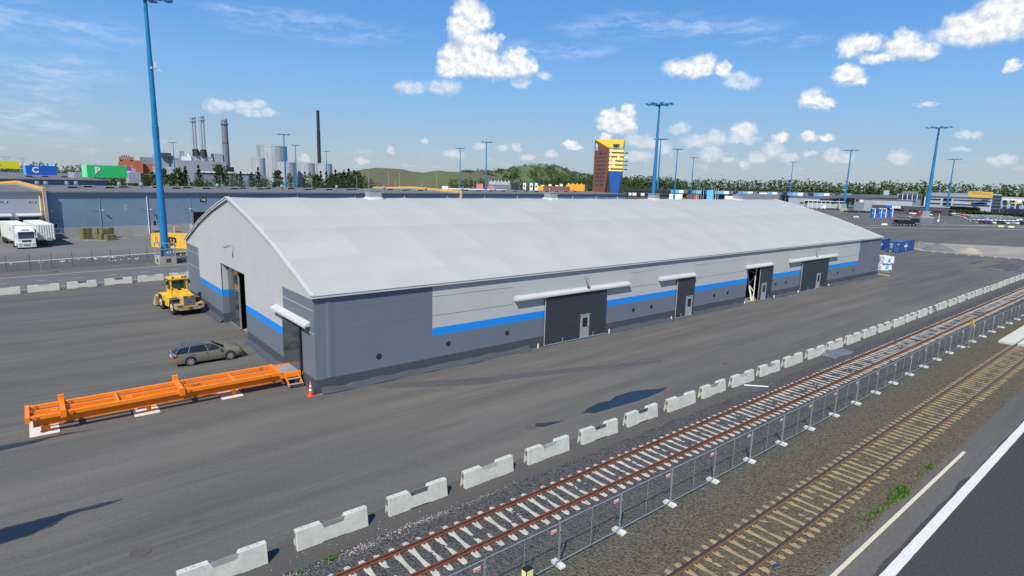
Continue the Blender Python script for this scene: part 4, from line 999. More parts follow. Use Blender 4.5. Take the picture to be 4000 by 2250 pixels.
part('tow_hitch',MB().box(-.18,.18,-3.2,-3.0,.74,.88),'rust',c_)
for s in (-1,1):
    lp('rear_fender',MB().box(min(s*.66,s*1.28),max(s*.66,s*1.28),-2.2,-1.0,1.55,1.60),'mud'); lp('front_fender',MB().prism([(.95,1.0),(1.05,1.55),(1.4,1.68),(2.3,1.66),(2.55,1.35),(2.5,1.3),(2.25,1.60),(1.42,1.62),(1.12,1.5)],'x',min(s*.72,s*1.34),max(s*.72,s*1.34)))
    lp('step_ladder',MB().box(min(s*.85,s*1.25),max(s*.85,s*1.25),-.55,.62,.62,.68).box(min(s*.85,s*1.2),max(s*.85,s*1.2),-.45,.55,1.05,1.10).box(min(s*.80,s*.86),max(s*.80,s*.86),-.5,.6,.6,1.55))
lp('side_tank',MB().box(-1.22,-.66,-.75,.72,.70,1.52)); lp('side_tank',MB().box(.66,1.22,-.75,.72,.70,1.52))
cb=lp('cab',MB().box(-.78,.78,.02,1.42,1.55,2.15))
for x in (-.74,.74):
    for y in (.06,1.36): part('pillar',MB().bar((x,y,2.1),(x*.95,y,3.25),.10),'loader',cb)
part('cab_glass',MB().box(-.72,.72,.08,1.36,2.15,3.22),'glassgreen',cb)
part('cab_roof',MB().box(-.84,.84,-.12,1.52,3.25,3.38).box(-.74,.74,-.02,1.42,3.38,3.43),'loader',cb)
part('seat',MB().box(-.28,.28,.35,.75,1.9,2.2),'black',cb); part('window_frame',MB().box(-.80,.80,-.0,.06,2.12,2.20).box(-.80,.80,.0,.06,3.18,3.25).box(-.80,-.68,.0,.06,2.2,3.2).box(.68,.80,.0,.06,2.2,3.2),'loader',cb)
part('beacon',MB().cyl((-.1,-.02,3.05),(-.1,-.02,3.2),.06,n=10),'redlamp',cb)
for s in (-1,1): part('mirror',MB().box(min(s*.92,s*1.14),max(s*.92,s*1.14),.1,.16,2.75,3.12).bar((s*.8,.2,3.2),(s*1.02,.12,3.1),.03),'black',cb)
for x in (-.55,.35,.62): part('work_lamp',MB().box(x-.08,x+.08,-.14,-.02,3.43,3.55),'black',cb)
lp('handrail',MB().bar((-.75,-.1,1.6),(-.75,-.1,2.5),.03).bar((-.75,-.1,2.5),(-.65,-1.6,2.4),.03).bar((-.65,-1.6,2.4),(-.62,-1.6,1.9),.03),'loader')
lp('lift_arm',MB().bar((-.5,1.3,1.9),(-.55,3.6,.6),.16,.36).bar((.5,1.3,1.9),(.55,3.6,.6),.16,.36)); lp('front_frame',MB().box(-.55,.55,1.0,2.1,.9,2.0))
bk=MB(); bk.prism([(3.3,.15),(3.25,1.15),(3.5,1.3),(3.6,.4),(4.5,.12),(4.5,.06),(3.5,.05)],'x',-1.35,1.35); bk.prism([(3.3,.15),(3.25,1.15),(3.6,1.2),(4.5,.12)],'x',-1.36,-1.30).prism([(3.3,.15),(3.25,1.15),(3.6,1.2),(4.5,.12)],'x',1.30,1.36); lp('bucket',bk,'loaderdirt')

# ------------------------------------------------------------------ containers and things past the far end of the hall
def container(name,label,x,y,rz,mat,topmat,L=12.19,H=2.59):
    t=thing(name,label,'shipping container',(x,y,0),rz)
    W=2.44
    def corr(a,c,yy,ny):
        n=int((c-a)/.28); pts=[]; xx=a
        for i in range(n):
            w=(c-a)/n; x0=a+i*w
            pts+=[(x0,0),(x0+w*.28,0),(x0+w*.40,.04),(x0+w*.78,.04),(x0+w*.9,0)]
        pts.append((c,0)); return [[(px_,yy+ny*(.04-d),z) for px_,d in pts] for z in (.18,H-.14)]
    b=MB(); b.grid(corr(.12,L-.12,.02,1)); part('side_panel',b,mat,t,fix=False)
    b=MB(); b.grid(corr(.12,L-.12,W-.02,-1)); part('side_panel',b,mat,t,fix=False)
    part('roof',MB().box(.05,L-.05,.05,W-.05,H-.10,H-.03),topmat,t)
    f=MB().box(0,L,0,.08,.0,.18).box(0,L,W-.08,W,0,.18).box(0,L,0,.08,H-.14,H).box(0,L,W-.08,W,H-.14,H).box(0,.08,.08,W-.08,0,.16).box(0,.08,.08,W-.08,H-.12,H).box(L-.08,L,.08,W-.08,0,.16).box(L-.08,L,.08,W-.08,H-.12,H)
    for xx in (0,L-.12):
        for yy in (0,W-.12): f.box(xx,xx+.12,yy,yy+.12,.0,H)
    part('frame',f,mat,t)
    for k in (0,1):
        y0=.14+k*1.09; d=part('door',MB().box(.03,.07,y0,y0+1.07,.18,H-.14),mat,t)
        for q in range(4): part('door_rib',MB().box(.0,.03,y0+.05,y0+1.02,.40+q*.55,.62+q*.55),topmat,d)
        for yy in (y0+.27,y0+.80):
            part('lock_rod',MB().cyl((-.02,yy,.1),(-.02,yy,H-.06),.02,n=6),'chrome2',d)
    part('back_wall',MB().box(L-.07,L-.03,.1,W-.1,.15,H-.1),mat,t)
    return t
c1=container('shipping_container','dark blue shipping container with doors facing us, nearer one beside the far gable',144.1,11.3,R(3),'contblue','conttop')
def clogo(t,x):
    lettering('KKLOEY',.78,'white',t,(x,-.03,1.36),xs=.95,bold=.03)
    part('logo_arc',MB().prism([(x-.35,1.95),(x+.1,1.98),(x+.35,2.18),(x+.30,2.30),(x-.05,2.12)],'y',-.04,-.02),'white',t); part('logo_arc',MB().prism([(x-.30,.45),(x+.15,.5),(x+.40,.72),(x+.15,.78),(x-.1,.6)],'y',-.04,-.02),'white',t)
clogo(c1,4.9)
for z,y in ((2.0,.35),(2.0,1.7),(1.85,1.9),(1.45,1.75),(1.1,1.8),(.3,1.9)): part('door_print',MB().box(-.012,.0,y-.25,y+.25,z-.05,z+.05),'white',c1)
c2=container('shipping_container','dark blue shipping container standing behind its twin, half hidden by the hall',141.6,15.9,R(3),'contblue','conttop'); clogo(c2,4.9)
c3=container('shipping_container','yellow corrugated shipping container behind the base of mast 47',3.95,92.3,R(-50),'contyellow','contyellow')
lettering('m',2.05,'black',c3,(4.62,-.035,1.72),xs=1.1,bold=.06); lettering('SC',1.0,'black',c3,(4.62,-.035,.80),xs=1.15,bold=.03)
part('logo_line',MB().box(3.8,5.5,-.05,-.03,1.14,1.20),'black',c3)
part('code_print',MB().box(1.0,1.06,-.045,-.03,.8,2.2).box(1.35,1.40,-.045,-.03,1.0,2.0),'mud',c3)
# wrapped bales beside the far gable
for i,(z,dx,dy,lab) in enumerate(((0.12,0,0,'lower white wrapped timber bale beside the far corner of the hall'),(1.42,-.1,-.25,'upper white wrapped timber bale stacked beside the far corner of the hall'))):
    t=thing('wrapped_bale',lab,'bale',(104.6+dx,1.75+dy,z),R(-22),'wrapped bales beside the hall')
    bm=bmesh.new(); bmesh.ops.create_cube(bm,size=1); bmesh.ops.scale(bm,vec=(2.4,2.3,1.22),verts=bm.verts); bmesh.ops.translate(bm,vec=(1.2,1.15,.61),verts=bm.verts)
    bmesh.ops.subdivide_edges(bm,edges=bm.edges,cuts=5,use_grid_fill=True)
    for v in bm.verts: v.co+=Vector((mn.noise(v.co*2.1+Vector((i,0,0))),mn.noise(v.co*2.3+Vector((3,i,0))),mn.noise(v.co*2.2+Vector((0,5,i)))))*.10
    me=bpy.data.meshes.new('bale_wrap'); bm.to_mesh(me); bm.free(); me.materials.append(MT['wrap']); part('wrap',me,None,t)
    part('print',MB().box(.85,1.45,-.11,-.10,.35,.85),'cyan',t); part('print',MB().box(-.11,-.10,.7,1.3,.35,.8),'cyan',t)
solo('timber_beam',MB().bar((99.6,.55,.07),(99.0,-1.35,.07),.16,.12),'lineyellow','long yellow timber beam on the asphalt at the far corner of the hall','timber beam')
solo('timber_beam',MB().bar((104.2,2.1,.05),(103.9,.3,.05),.14,.10),'wood','short brown timber beam on the asphalt below the wrapped bales','timber beam')
# heaps
def heap(name,label,cx,cy,rx,ry,h,mat,seed):
    b=MB(); rows=[]
    for i in range(13):
        t=i/12; r=[]
        for j in range(33):
            a=2*math.pi*j/32; q=1+.14*mn.noise((math.cos(a)*1.5+seed,math.sin(a)*1.5,0)); rad=t*q
            z=h*max(0,(1-t))**.95*(1+.12*mn.noise((math.cos(a)*3,math.sin(a)*3,t*4+seed)))
            r.append((cx+rx*rad*math.cos(a),cy+ry*rad*math.sin(a),z+.006))
        rows.append(r)
    b.grid(rows,0,True); return solo(name,b,mat,label,'heap',fix=False)
sheet('gravel_lot',jag([(157,10.5),(166,17),(176,19.5),(184,19.7),(189,13),(200,-1),(215,-12),(225,-16.0),(166,-15.6),(159.5,-8.7),(157.6,-.3)],.5,9,4),.004,'pinkdirt','structure')
heap('gravel_heap','low grey gravel heap just beyond the blue container',167.5,14.0,4.6,3.6,1.5,'grey_pile',1)
heap('gravel_heap','wider grey gravel heap between the blue container and the sand heap',163.6,8.9,4.0,3.6,1.7,'grey_pile',2)
heap('sand_heap','pale beige sand heap on the far gravel lot',164.8,2.4,3.4,3.0,1.25,'sand',3)
# low mesh fence panels past the containers
FL=[(157.4,10.44),(157.3,8.04),(157.3,5.69),(157.0,3.2),(156.7,.75),(157.1,-1.6),(157.6,-4.0),(158.1,-6.34),(158.5,-8.62),(159.0,-11)]
for i,((x,y),(x2,y2)) in enumerate(zip(FL,FL[1:])):
    d=math.hypot(x2-x,y2-y); t=thing('low_fence_panel','low see-through fence panel along the far gravel lot, %s from the blue container'%nth(i),'fence panel',(x,y,0),math.atan2(y2-y,x2-x),'low fence along the gravel lot')
    part('post',MB().cyl((0,0,0),(0,0,1.08),.035,n=6),'galv',t); part('rail',MB().bar((0,0,1.0),(d,0,1.0),.04),'galv',t); part('foot',MB().box(-.25,.25,-.15,.15,0,.1),'white_block',t)
    w=MB(); xx=.1
    while xx<d: w.add([(xx-.006,0,.1),(xx+.006,0,.1),(xx+.006,0,1),(xx-.006,0,1)],[(0,1,2,3)]); xx+=.12
    part('wire_mesh',w,'mesh',t,stuff=True,fix=False)
# tyre tracks and scraped marks on the gravel lot
for k,(a,c_) in enumerate((((135.9,-4.7),(145.9,-4.5)),((136.4,-8.4),(149.4,-8.3)),((141,-9.6),(150,-10.4)))):
    b=MB(); 
    for o in (0,.5): b.add([(a[0],a[1]+o,.006),(c_[0],c_[1]+o,.006),(c_[0],c_[1]+o+.18,.006),(a[0],a[1]+o+.18,.006)],[(0,1,2,3)])
    struct('tyre_mark',b,'wet',fix=False)
sheet('puddle',jag([(129.4,-7.9),(131,-8.4),(130.2,-10.9),(128.9,-10.9)],.15,12),.008,'water'); sheet('puddle',jag([(128.4,-11.9),(129.4,-12),(129,-14.4),(128.2,-14.2)],.12,13),.008,'water')
sheet('wet_mark',jag([(128,-7.2),(133,-7.0),(146,-8.9),(143,-11.2),(133,-12.5),(127.5,-14.6)],.35,14,3),.004,'dirtpatch')
MT['palletgrey']=M_('grey_board_mat',(.33,.30,.25),.85,var=.2,scale=3)
MT['cabinetblue']=M_('cabinet_mat',(.12,.18,.26),.5)
# ------------------------------------------------------------------ left compound: road, median, kerb
def csheet(name,u0,u1,v0,v1,z,mat,kind='structure'): return sheet(name,[GP(u0,v0),GP(u1,v0),GP(u1,v1),GP(u0,v1)],z,mat,kind)
csheet('port_road',-70,140,-61.3,-50.2,.004,'road')
csheet('compound_asphalt',-70,225,-34.2,0.6,.004,'far_lot')
csheet('road_line',-70,60,-50.42,-50.27,.008,'linewhite'); csheet('road_line',-70,60,-61.15,-61.02,.008,'linewhite')
b=MB()
for i in range(-14,8):
    a=-5.55+i*3.92 if True else 0; b.add([(*GP(a,-55.16),.008),(*GP(a+1.15,-55.16),.008),(*GP(a+1.15,-55.05),.008),(*GP(a,-55.05),.008)],[(0,1,2,3)])
struct('road_dashes',b,'linewhite',fix=False)
b=MB(); rows=[]
for i in range(230):
    u=-60+i*.7; rows.append([(*GP(u,-45.2+.3*mn.noise((u*.3,0,0))),.006)]+[(*GP(u,v),.05+.13*abs(mn.noise((u*.8,v*.8,0)))) for v in (-44.4,-42.8,-41,-39.2,-37.5,-36)]+[(*GP(u,-34.9),.02)])
b.grid(rows,0,True); struct('gravel_median',b,'gravel',fix=False)
b=MB(); p=[GP(-70,-34.9),GP(130,-34.9),GP(130,-34.6),GP(-70,-34.6)]; b.prism(p,'z',0,.11); struct('kerb',b,'linewhite')
for i,u in enumerate([-29.4,-26.9,-24.5,-22.0,-19.55,-17.1,-14.8,-12.3,-9.85,-7.4,-5.0,-2.6,-.15,2.3]):
    x,y=GP(u,-44.65); t=thing('fence_bay','thin dark wire fence bay on the gravel median, %s from the left'%nth(i),'fence',(x,y,0),TH,'wire fence on the gravel median')
    part('rod',MB().cyl((0,0,0),(0,0,2.3),.035,n=6),'wire_d',t)
    w=MB(); z=.15
    while z<2.2: w.add([(0,0,z),(2.45,0,z),(2.45,0,z+.008),(0,0,z+.008)],[(0,1,2,3)]); z+=.15
    xx=.2
    while xx<2.45: w.add([(xx,0,.1),(xx+.008,0,.1),(xx+.008,0,2.2),(xx,0,2.2)],[(0,1,2,3)]); xx+=.25
    part('wire_mesh',w,'wire_d',t,stuff=True,fix=False)
x,y=GP(-11.75,-48.9); t=thing('road_sign','narrow traffic sign seen edge-on on a thin pole beside the port road','sign',(x,y,0),TH+R(80))
part('pole',MB().cyl((0,0,0),(0,0,2.55),.035,n=8),'galv',t); part('sign_plate',MB().prism([(-.3,1.75),(.3,1.75),(.3,2.4),(-.3,2.4)],'y',-.02,.02),'galv',t)
# rubbish on the median
stones('rubbish',[(*GP(random.gauss(a,s),random.gauss(v,.5)),.12) for a,v,s,n in ((-1.5,-36.5,.9,26),(-7.5,-38,3,20),(2,-41,2,14)) for _ in range(n)],'palestone_w',.06,.22,8)

# ------------------------------------------------------------------ warehouse behind
wh=thing('warehouse','long grey-blue warehouse with loading docks and orange trimmed fire walls behind the yard','warehouse',(*WP(0,0),0),TW)
def wp(n,b,m,lab=None,fix=True): return part(n,b,m,wh,label=lab,fix=fix)
U0,U1=-60,224; EZ=9.25
pm=MB().box(0.015,8.985,0,.25,2.2,EZ).mesh('wall_panel','greywall'); pl=MB().box(0.015,8.985,0,.25,2.2,EZ).mesh('wall_panel','greywall2'); pc=MB().box(.01,8.99,-.03,.22,.0,1.1).box(.01,8.99,-.03,.22,1.115,2.2).mesh('plinth_block','plinth')
u=-2.4-9*7
while u<U1-8:
    part('wall_panel',pl if u<-8 else pm,None,wh,(u,0,0)); part('plinth_block',pc,None,wh,(u,0,0)); u+=9
wp('eave_board',MB().box(U0,U1,-.42,.0,EZ,EZ+.28),'greywall2'); wp('gutter',MB().box(U0,U1,-.50,-.42,EZ+.12,EZ+.32),'stackgrey')
wp('roof',MB().prism([(-.42,EZ+.28),(25,10.25),(50,EZ+.2),(50,EZ-.2),(0,EZ-.0)],'x',U0,U1),'roofdark'); wp('back_wall',MB().box(U0,U1,49.6,49.9,0,EZ),'greywall'); wp('end_wall',MB().box(U1-.3,U1,.3,49.6,0,EZ),'greywall')
for k in range(-1,13):
    a=15.62+18*k
    if a<U1:
        q=wp('downpipe',MB().cyl((a,-.10,.1),(a,-.10,EZ-.1),.085,n=8),'white'); wp('downpipe',MB().cyl((a-9,-.06,2.2),(a-9,-.06,EZ-.3),.05,n=8),'greywall2')
for a in (-1.71,6.96,16.08,24.37,33,42,51): 
    l=wp('wall_lamp',MB().box(a-.02,a+.02,-.55,0,5.68,5.72),'galv'); part('lamp_head',MB().box(a-.20,a+.20,-.75,-.45,5.62,5.76),'white',l)
for a in (-3.4,5.6,14.75,23.2):
    for o in (0,.48): wp('round_vent',MB().cyl((a+o,-.03,5.55),(a+o,.0,5.55),.16,n=12),'stackgrey')
wp('faded_mark',MB().box(11.1,11.35,-.006,0,5.6,6.5).box(11.1,11.75,-.006,0,6.5,6.75).box(11.35,11.6,-.006,0,5.5,6.0),'greywall2')
def fire_wall(a):
    f=wp('fire_wall',MB().prism([(-1.2,0),(-1.2,10.35),(25,11.15),(50,10.35),(50,0)],'x',a,a+.45),'greywall2')
    part('trim',MB().prism([(-1.24,0),(-1.24,10.38),(25,11.2),(50,10.38),(50,9.86),(25,10.6),(-.62,9.86),(-.62,0)],'x',a-.06,a-.001),'yellowtrim',f)
fire_wall(-2.9); fire_wall(111.2)
wp('corner_pipe',MB().cyl((-3.45,-.3,.3),(-3.45,-.3,8.7),.09,n=8),'paleyellow')
def dock(a,c,z0,z1):
    d=wp('dock_door',MB().box(a,c,-.10,-.002,z0,z1),'black'); part('dock_frame',MB().box(a-.3,a,-.5,-.002,z0,z1+.1).box(c,c+.3,-.5,-.002,z0,z1+.1).box(a-.3,c+.3,-.5,-.002,z1+.1,z1+.35),'stackgrey',d)
    return d
def ribcan(a,c,z0,z1,D):
    q=wp('dock_canopy',MB().prism([(0,z1),(-D,z0+.12),(-D,z0),(0,z0)],'x',a,c),'lid'); n=int((c-a)/.22)
    b=MB()
    for i in range(n): b.bar((a+.1+i*.22,-.0,z1+.02),(a+.1+i*.22,-D,z0+.14),.07,.04)
    part('ribs',b,'white',q,stuff=True)
for a in (-11.9,-7.35): ribcan(a,a+3.9,4.75,5.25,1.3); dock(a+.35,a+3.5,1.2,4.45)
dock(25.0,28.3,1.1,4.8); dock(32.2,35.5,1.1,4.8)
part('white_block_wall' if False else 'pale_blockwork',MB().box(24.2,29,-.06,-.03,.0,2.1),'white_block',wh)
for a,z0,z1 in ((-1.85,1.25,3.25),(16.3,1.1,3.35)):
    d=wp('door',MB().box(a,a+1.0,-.06,0,z0,z1),'greywall2'); part('door_window',MB().box(a+.25,a+.8,-.075,-.06,z0+1.0,z1-.25),'black',d)
    s=wp('stair',MB().box(a-.1,a+1.1,-1.3,-.06,z0-.1,z0),'galv')
    for k in range(6):
        part('step',MB().box(a+1.1+k*.24,a+1.36+k*.24,-1.25,-.15,z0-.1-(k+1)*z0/6.6,z0-.06-(k+1)*z0/6.6),'galv',s)
    part('handrail',MB().bar((a-.1,-1.3,z0+1.0),(a+1.1,-1.3,z0+1.0),.05).bar((a+1.1,-1.3,z0+1.0),(a+2.6,-1.3,.95),.05).bar((a+1.1,-1.3,z0),(a+1.1,-1.3,z0+1.0),.05).bar((a-.1,-1.3,0),(a-.1,-1.3,z0+1),.05).bar((a+2.6,-1.3,0),(a+2.6,-1.3,.95),.05).bar((a+1.1,-1.3,z0),(a+2.6,-1.3,0.05),.05,.16).bar((a+1.1,-1.3,z0+.5),(a+2.6,-1.3,.5),.04),'lid',s)
def plate(a,c,z0,z1,txt,sz):
    p=wp('number_sign',MB().box(a,c,-.03,0,z0,z1),'black'); lettering(txt,sz,'white',p,((a+c)/2,-.045,(z0+z1)/2),xs=1.0,bold=.015); return p
plate(-9.4,-8.3,7.33,7.64,'A 150',.30); plate(-5.05,-3.95,7.3,7.61,'A 149',.30); plate(-1.85,-.75,3.5,3.85,'A 148',.32); plate(16.3,17.4,3.5,3.82,'A 146',.32)
p=plate(26.85,28.3,7.2,8.3,'142',.75); lettering('A',.28,'white',p,(27.02,-.05,8.12)); p=plate(31.4,32.85,7.2,8.3,'141',.75); lettering('A',.28,'white',p,(31.6,-.05,8.12))
hm=MB().box(0,1.5,0,1.0,0,.34).mesh('roof_hatch','black'); hl=MB().box(-.45,1.9,-.5,1.3,.34,.44).mesh('hatch_lid','lid')
vm=MB().box(0,.7,0,.7,0,.8).mesh('roof_fan','stackgrey'); vc=MB().cyl((.35,.35,.8),(.35,.35,1.35),.38,n=10).mesh('fan_cowl','chrome2')
u=4.5; k=0
while u<205:
    if k%5!=4 and not (108<u<114):
        z=9.53+.72*((17 if k%2 else 14)+.4)/25.4; o=part('roof_hatch',hm,None,wh,(u,17 if k%2 else 14,z)); part('hatch_lid',hl,None,o)
    elif k%5==4:
        o=part('roof_fan',vm,None,wh,(u,15,9.97)); part('fan_cowl',vc,None,o)
    u+=3.6; k+=1
for u,v in ((-8.6,10),(-.4,20),(.8,18),(5.5,22),(7.4,22.5),(16,21.5)): o=part('roof_fan',vm,None,wh,(u,v,9.9)); part('fan_cowl',vc,None,o)
# second hall behind, with the lettered signs
h2=thing('rear_warehouse','second long grey warehouse roof rising behind the first one under the letter signs','warehouse',(*WP(0,0),0),TW)
part('wall',MB().box(-60,26,71,71.3,0,10.75),'greywall3',h2); part('roof',MB().prism([(70.4,10.95),(95,11.55),(122,10.9),(122,10.5),(70.4,10.7)],'x',-60,26),'roofdark',h2); part('wall',MB().box(25.7,26,71.3,121,0,10.7),'greywall3',h2)
for u in (-14,-10,-6,-2,9,13,18): o=part('roof_hatch',hm,None,h2,(u,88,11.38)); part('hatch_lid',hl,None,o)
part('plant_box',MB().box(4,22,100,103,11.3,12.5),'lid',h2)
part('stair_tower',MB().box(20.5,25.7,84,92,10.9,13.1),'greywall2',h2)
h3=thing('far_warehouse','farthest low grey-blue warehouse at the left edge behind the blue letter sign','warehouse',(*WP(0,0),0),TW)
part('wall',MB().box(-80,-3,150,150.4,0,11.6),'greywall3',h3); part('roof',MB().prism([(149,11.6),(180,12.4),(212,11.7),(212,11.2),(149,11.3)],'x',-80,-3),'roofdark',h3); part('roof_shed',MB().box(-14,-5.5,160,164,12.0,13.6),'greywall2',h3)
def letter_sign(letter,label,p0,p1,z0,z1,m,ml,d=3.2,pos=.2,legs=True,size=.8):
    L=math.hypot(p1[0]-p0[0],p1[1]-p0[1]); a=math.atan2(p1[1]-p0[1],p1[0]-p0[0]); t=thing('letter_sign',label,'sign',(p0[0],p0[1],z0),a,'letter signs on the warehouse roofs')
    H=z1-z0; part('sign_face',MB().box(0,L,0,.3,0,H),m,t); part('sign_side',MB().box(-.05,0,.0,d,0,H),ml,t)
    lettering(letter,H*size,'white',t,(L*pos,-.05,H*.52),xs=1.0,bold=.10)
    if legs:
        for k in range(5): part('leg',MB().bar((L*(k+.5)/5,.15,0),(L*(k+.5)/5,.15,-.65),.12).bar((L*(k+.5)/5,.15,0),(L*(k+.5)/5+.2,1.5,-.65),.1),'stackgrey',t)
letter_sign('B','large green roof sign with a white letter B',(.1,165.0),(9.6,166.5),12.0,15.35,'sign_g','sign_gl',5.2,.26)
letter_sign('C','large blue roof sign with a white letter C',(-12.8,195.7),(-5.4,196.9),12.0,14.85,'sign_b','sign_bl',3.6,.30,False)
letter_sign('D','large yellow roof sign cut by the left edge of the photo',(-26.3,241.9),(-14.4,243.7),13.6,16.3,'sign_y','sign_y',1.5,.50,False)

# ------------------------------------------------------------------ truck and trailer at the docks
def trailer_box(t,u0,u1,v0,v1,z0,z1,mat,ribs=False):
    p=part('trailer_body',MB().box(u0,u1,v0,v1,z0,z1-.04),mat,t); part('trailer_roof',MB().box(u0-.02,u1+.02,v0-.02,v1,z1-.04,z1),'white',t)
    part('side_rail',MB().box(u0-.03,u0,v0,v1,z0-.02,z0+.16).box(u1,u1+.03,v0,v1,z0-.02,z0+.16),'lid',t)
    part('chassis',MB().box(u0+.5,u1-.5,v0+.3,v1-.3,z0-.35,z0-.02),'black',t)
    for v in (v1-3.6,v1-2.3,v1-1.0):
        for s,uu in ((-1,u0+.18),(1,u1-.18)): part('wheel',MB().cyl((uu-.17,v,.5),(uu+.17,v,.5),.5,n=16),'tyre',t)
    if ribs:
        for k in range(7): part('front_rib',MB().prism([(u0+.10+k*.355,v0),(u0+.16+k*.355,v0-.07),(u0+.32+k*.355,v0-.07),(u0+.38+k*.355,v0)],'z',z0+.1,z1-.15),mat,t)
        part('cooling_unit',MB().box(u0+1.25,u0+2.05,v0-.35,v0-.07,z0-.1,z0+.45),'lid',t); part('landing_leg',MB().box(u0+.45,u0+.6,v0+2.6,v0+2.8,0,z0-.3).box(u1-.6,u1-.45,v0+2.6,v0+2.8,0,z0-.3),'lid',t)
tr=thing('articulated_truck','white articulated truck with a dark grille backed up to the left-hand dock','truck',(*GP(0,0),0),TH+R(1.2))
a=-10.05; cz=-16.3
trailer_box(tr,a,a+2.55,cz+2.9,-.9,1.12,4.0,'tarpgrey')
cabm=MB(); cabm.prism([(cz,.55),(cz+2.25,.55),(cz+2.25,3.35),(cz+.30,3.35),(cz+.10,2.95),(cz,1.75)],'x',a+.03,a+2.52); cb=part('cab',cabm,'truckwhite',tr)
part('roof_spoiler',MB().prism([(cz+.45,3.35),(cz+2.2,3.35),(cz+2.2,3.95),(cz+1.3,3.85)],'x',a+.15,a+2.4),'truckwhite',cb)
part('windscreen',MB().prism([(cz-.012,1.82),(cz+.09,2.90),(cz+.12,2.90),(cz+.02,1.82)],'x',a+.17,a+2.38),'glassblue',cb); part('sun_visor',MB().box(a+.2,a+2.35,cz-.12,cz+.1,2.90,3.02),'black',cb); part('roof_lamp_bar',MB().box(a+.75,a+1.8,cz+.22,cz+.34,3.28,3.42),'black',cb)
part('grille',MB().box(a+.62,a+1.93,cz-.02,cz+.05,1.22,1.58),'black',cb)
part('lower_grille',MB().box(a+.72,a+1.83,cz-.08,cz+.02,.80,.92).box(a+.82,a+1.73,cz-.08,cz+.02,.52,.66),'black',cb)
part('bumper',MB().box(a+.02,a+2.53,cz-.07,cz+.35,.32,1.05),'truckwhite',cb); part('grille_bar',MB().box(a+.8,a+1.75,cz-.035,cz-.02,1.38,1.42),'lid',cb)
for s in (a+.08,a+1.97): part('headlight',MB().box(s,s+.5,cz-.085,cz,.78,.98),'lid',cb); part('fog_lamp',MB().box(s+.05,s+.5,cz-.085,cz,.52,.60),'stackgrey',cb)
for s in (a-.28,a+2.56): part('mirror',MB().box(s,s+.26,cz+.1,cz+.2,1.95,2.75),'truckwhite',cb)
part('side_window',MB().box(a+.015,a+.03,cz+.5,cz+1.35,1.85,2.6),'glass',cb)
for v in (cz+.95,cz+4.2):
    for uu in (a+.17,a+2.38): part('wheel',MB().cyl((uu-.16,v,.5),(uu+.16,v,.5),.5,n=18),'tyre',tr)
part('fuel_tank',MB().box(a+.05,a+.55,cz+1.7,cz+3.3,.4,1.0),'truckwhite',tr); part('logo',MB().box(a-.035,a-.03,cz+4.3,cz+5.6,2.9,3.0).prism([(cz+5.7,2.85),(cz+6.3,3.0),(cz+5.9,3.5)],'x',a-.035,a-.03),'stackgrey',tr)
t2=thing('semi_trailer','parked pale semi-trailer without tractor, its ribbed front facing us','trailer',(*GP(0,0),0),TH)
trailer_box(t2,-6.45,-3.88,-13.9,-.5,1.2,4.0,'tarpgrey',True)
# khaki bales by the plinth
for i,(u,v,z) in enumerate([(3.2,-2.5,0),(3.2,-2.5,1.12),(5.4,-3.6,0),(5.4,-3.6,1.1),(6.9,-3.2,0),(6.9,-3.2,1.1),(5.9,-5.4,1.1),(5.6,-5.4,0),(6.2,-7.4,0)]):
    lab=['lower front','upper front','lower middle','upper middle','lower rear','upper rear','upper right','lower right','separate low'][i]+' khaki packaged bale of the stack beside the warehouse plinth'
    x,y=GP(u,v); t=thing('packaged_bale',lab,'bale',(x,y,z+.06),TH+R(8),'khaki bales beside the plinth')
    part('bale_body',MB().box(-.85,.85,-.75,.75,0,1.04),'wool',t)
    for q in (-.45,.45): part('strap',MB().box(q-.03,q+.03,-.765,.765,-.01,1.055),'mud',t)
for i,(u,v,rz) in enumerate([(0.9,-2.4,5),(2.7,-7.4,10),(4.3,-9.0,0),(8.6,-5.6,4),(13,-1.3,0)]):
    x,y=GP(u,v); solo('pallet_board',MB().box(-.95,.95,-.35,.35,0.005,.10),'palletgrey',['loose grey plank near the stairs and the khaki bales','brown pallet pieces in front of the khaki bales','flat boards lying farthest in front of the khaki bales','short boards right of the khaki bales','pale plank lying against the plinth right of the bales'][i],'board',(x,y,0),TH+R(rz),'boards around the khaki bales')
x,y=GP(20.6,-1.8); t=thing('timber_crate','brown timber crate stack behind the mast at the warehouse plinth','crate',(x,y,0),TH); part('crate',MB().box(-.6,.8,-.5,.5,0,1.0).box(-.6,.4,-.5,.5,1.03,1.9),'wood',t)
part('slat',MB().box(-.62,.82,-.53,-.5,.3,.4).box(-.62,.82,-.53,-.5,.65,.75),'mud',t)
# yellow and black striped vehicle behind the hall corner
sw=thing('striped_loader','low machine with yellow and black hazard stripes peeking out behind the hall corner','machine',(*GP(5.6,-46.9),0),TH)
part('boom',MB().box(0,6,-.6,.6,1.02,1.30),'black',sw)
b=MB()
for k in range(14): b.prism([(k*.42,1.04),(k*.42+.2,1.04),(k*.42+.34,1.28),(k*.42+.14,1.28)],'y',-.62,-.60)
part('hazard_stripes',b,'paleyellow',sw); part('wheel',MB().cyl((1.9,-.7,.48),(1.9,-.35,.48),.48,n=18),'tyre',sw); part('wheel_arch',MB().cyl((1.9,-.72,.50),(1.9,-.6,.50),.62,n=18),'galv',sw); part('body',MB().box(2.4,6,-.7,.7,.3,1.02).box(0.1,1.5,-.5,.5,.25,.40),'mud',sw); part('yellow_cover',MB().box(1.7,6,-.5,.5,1.3,1.45),'paleyellow',sw)

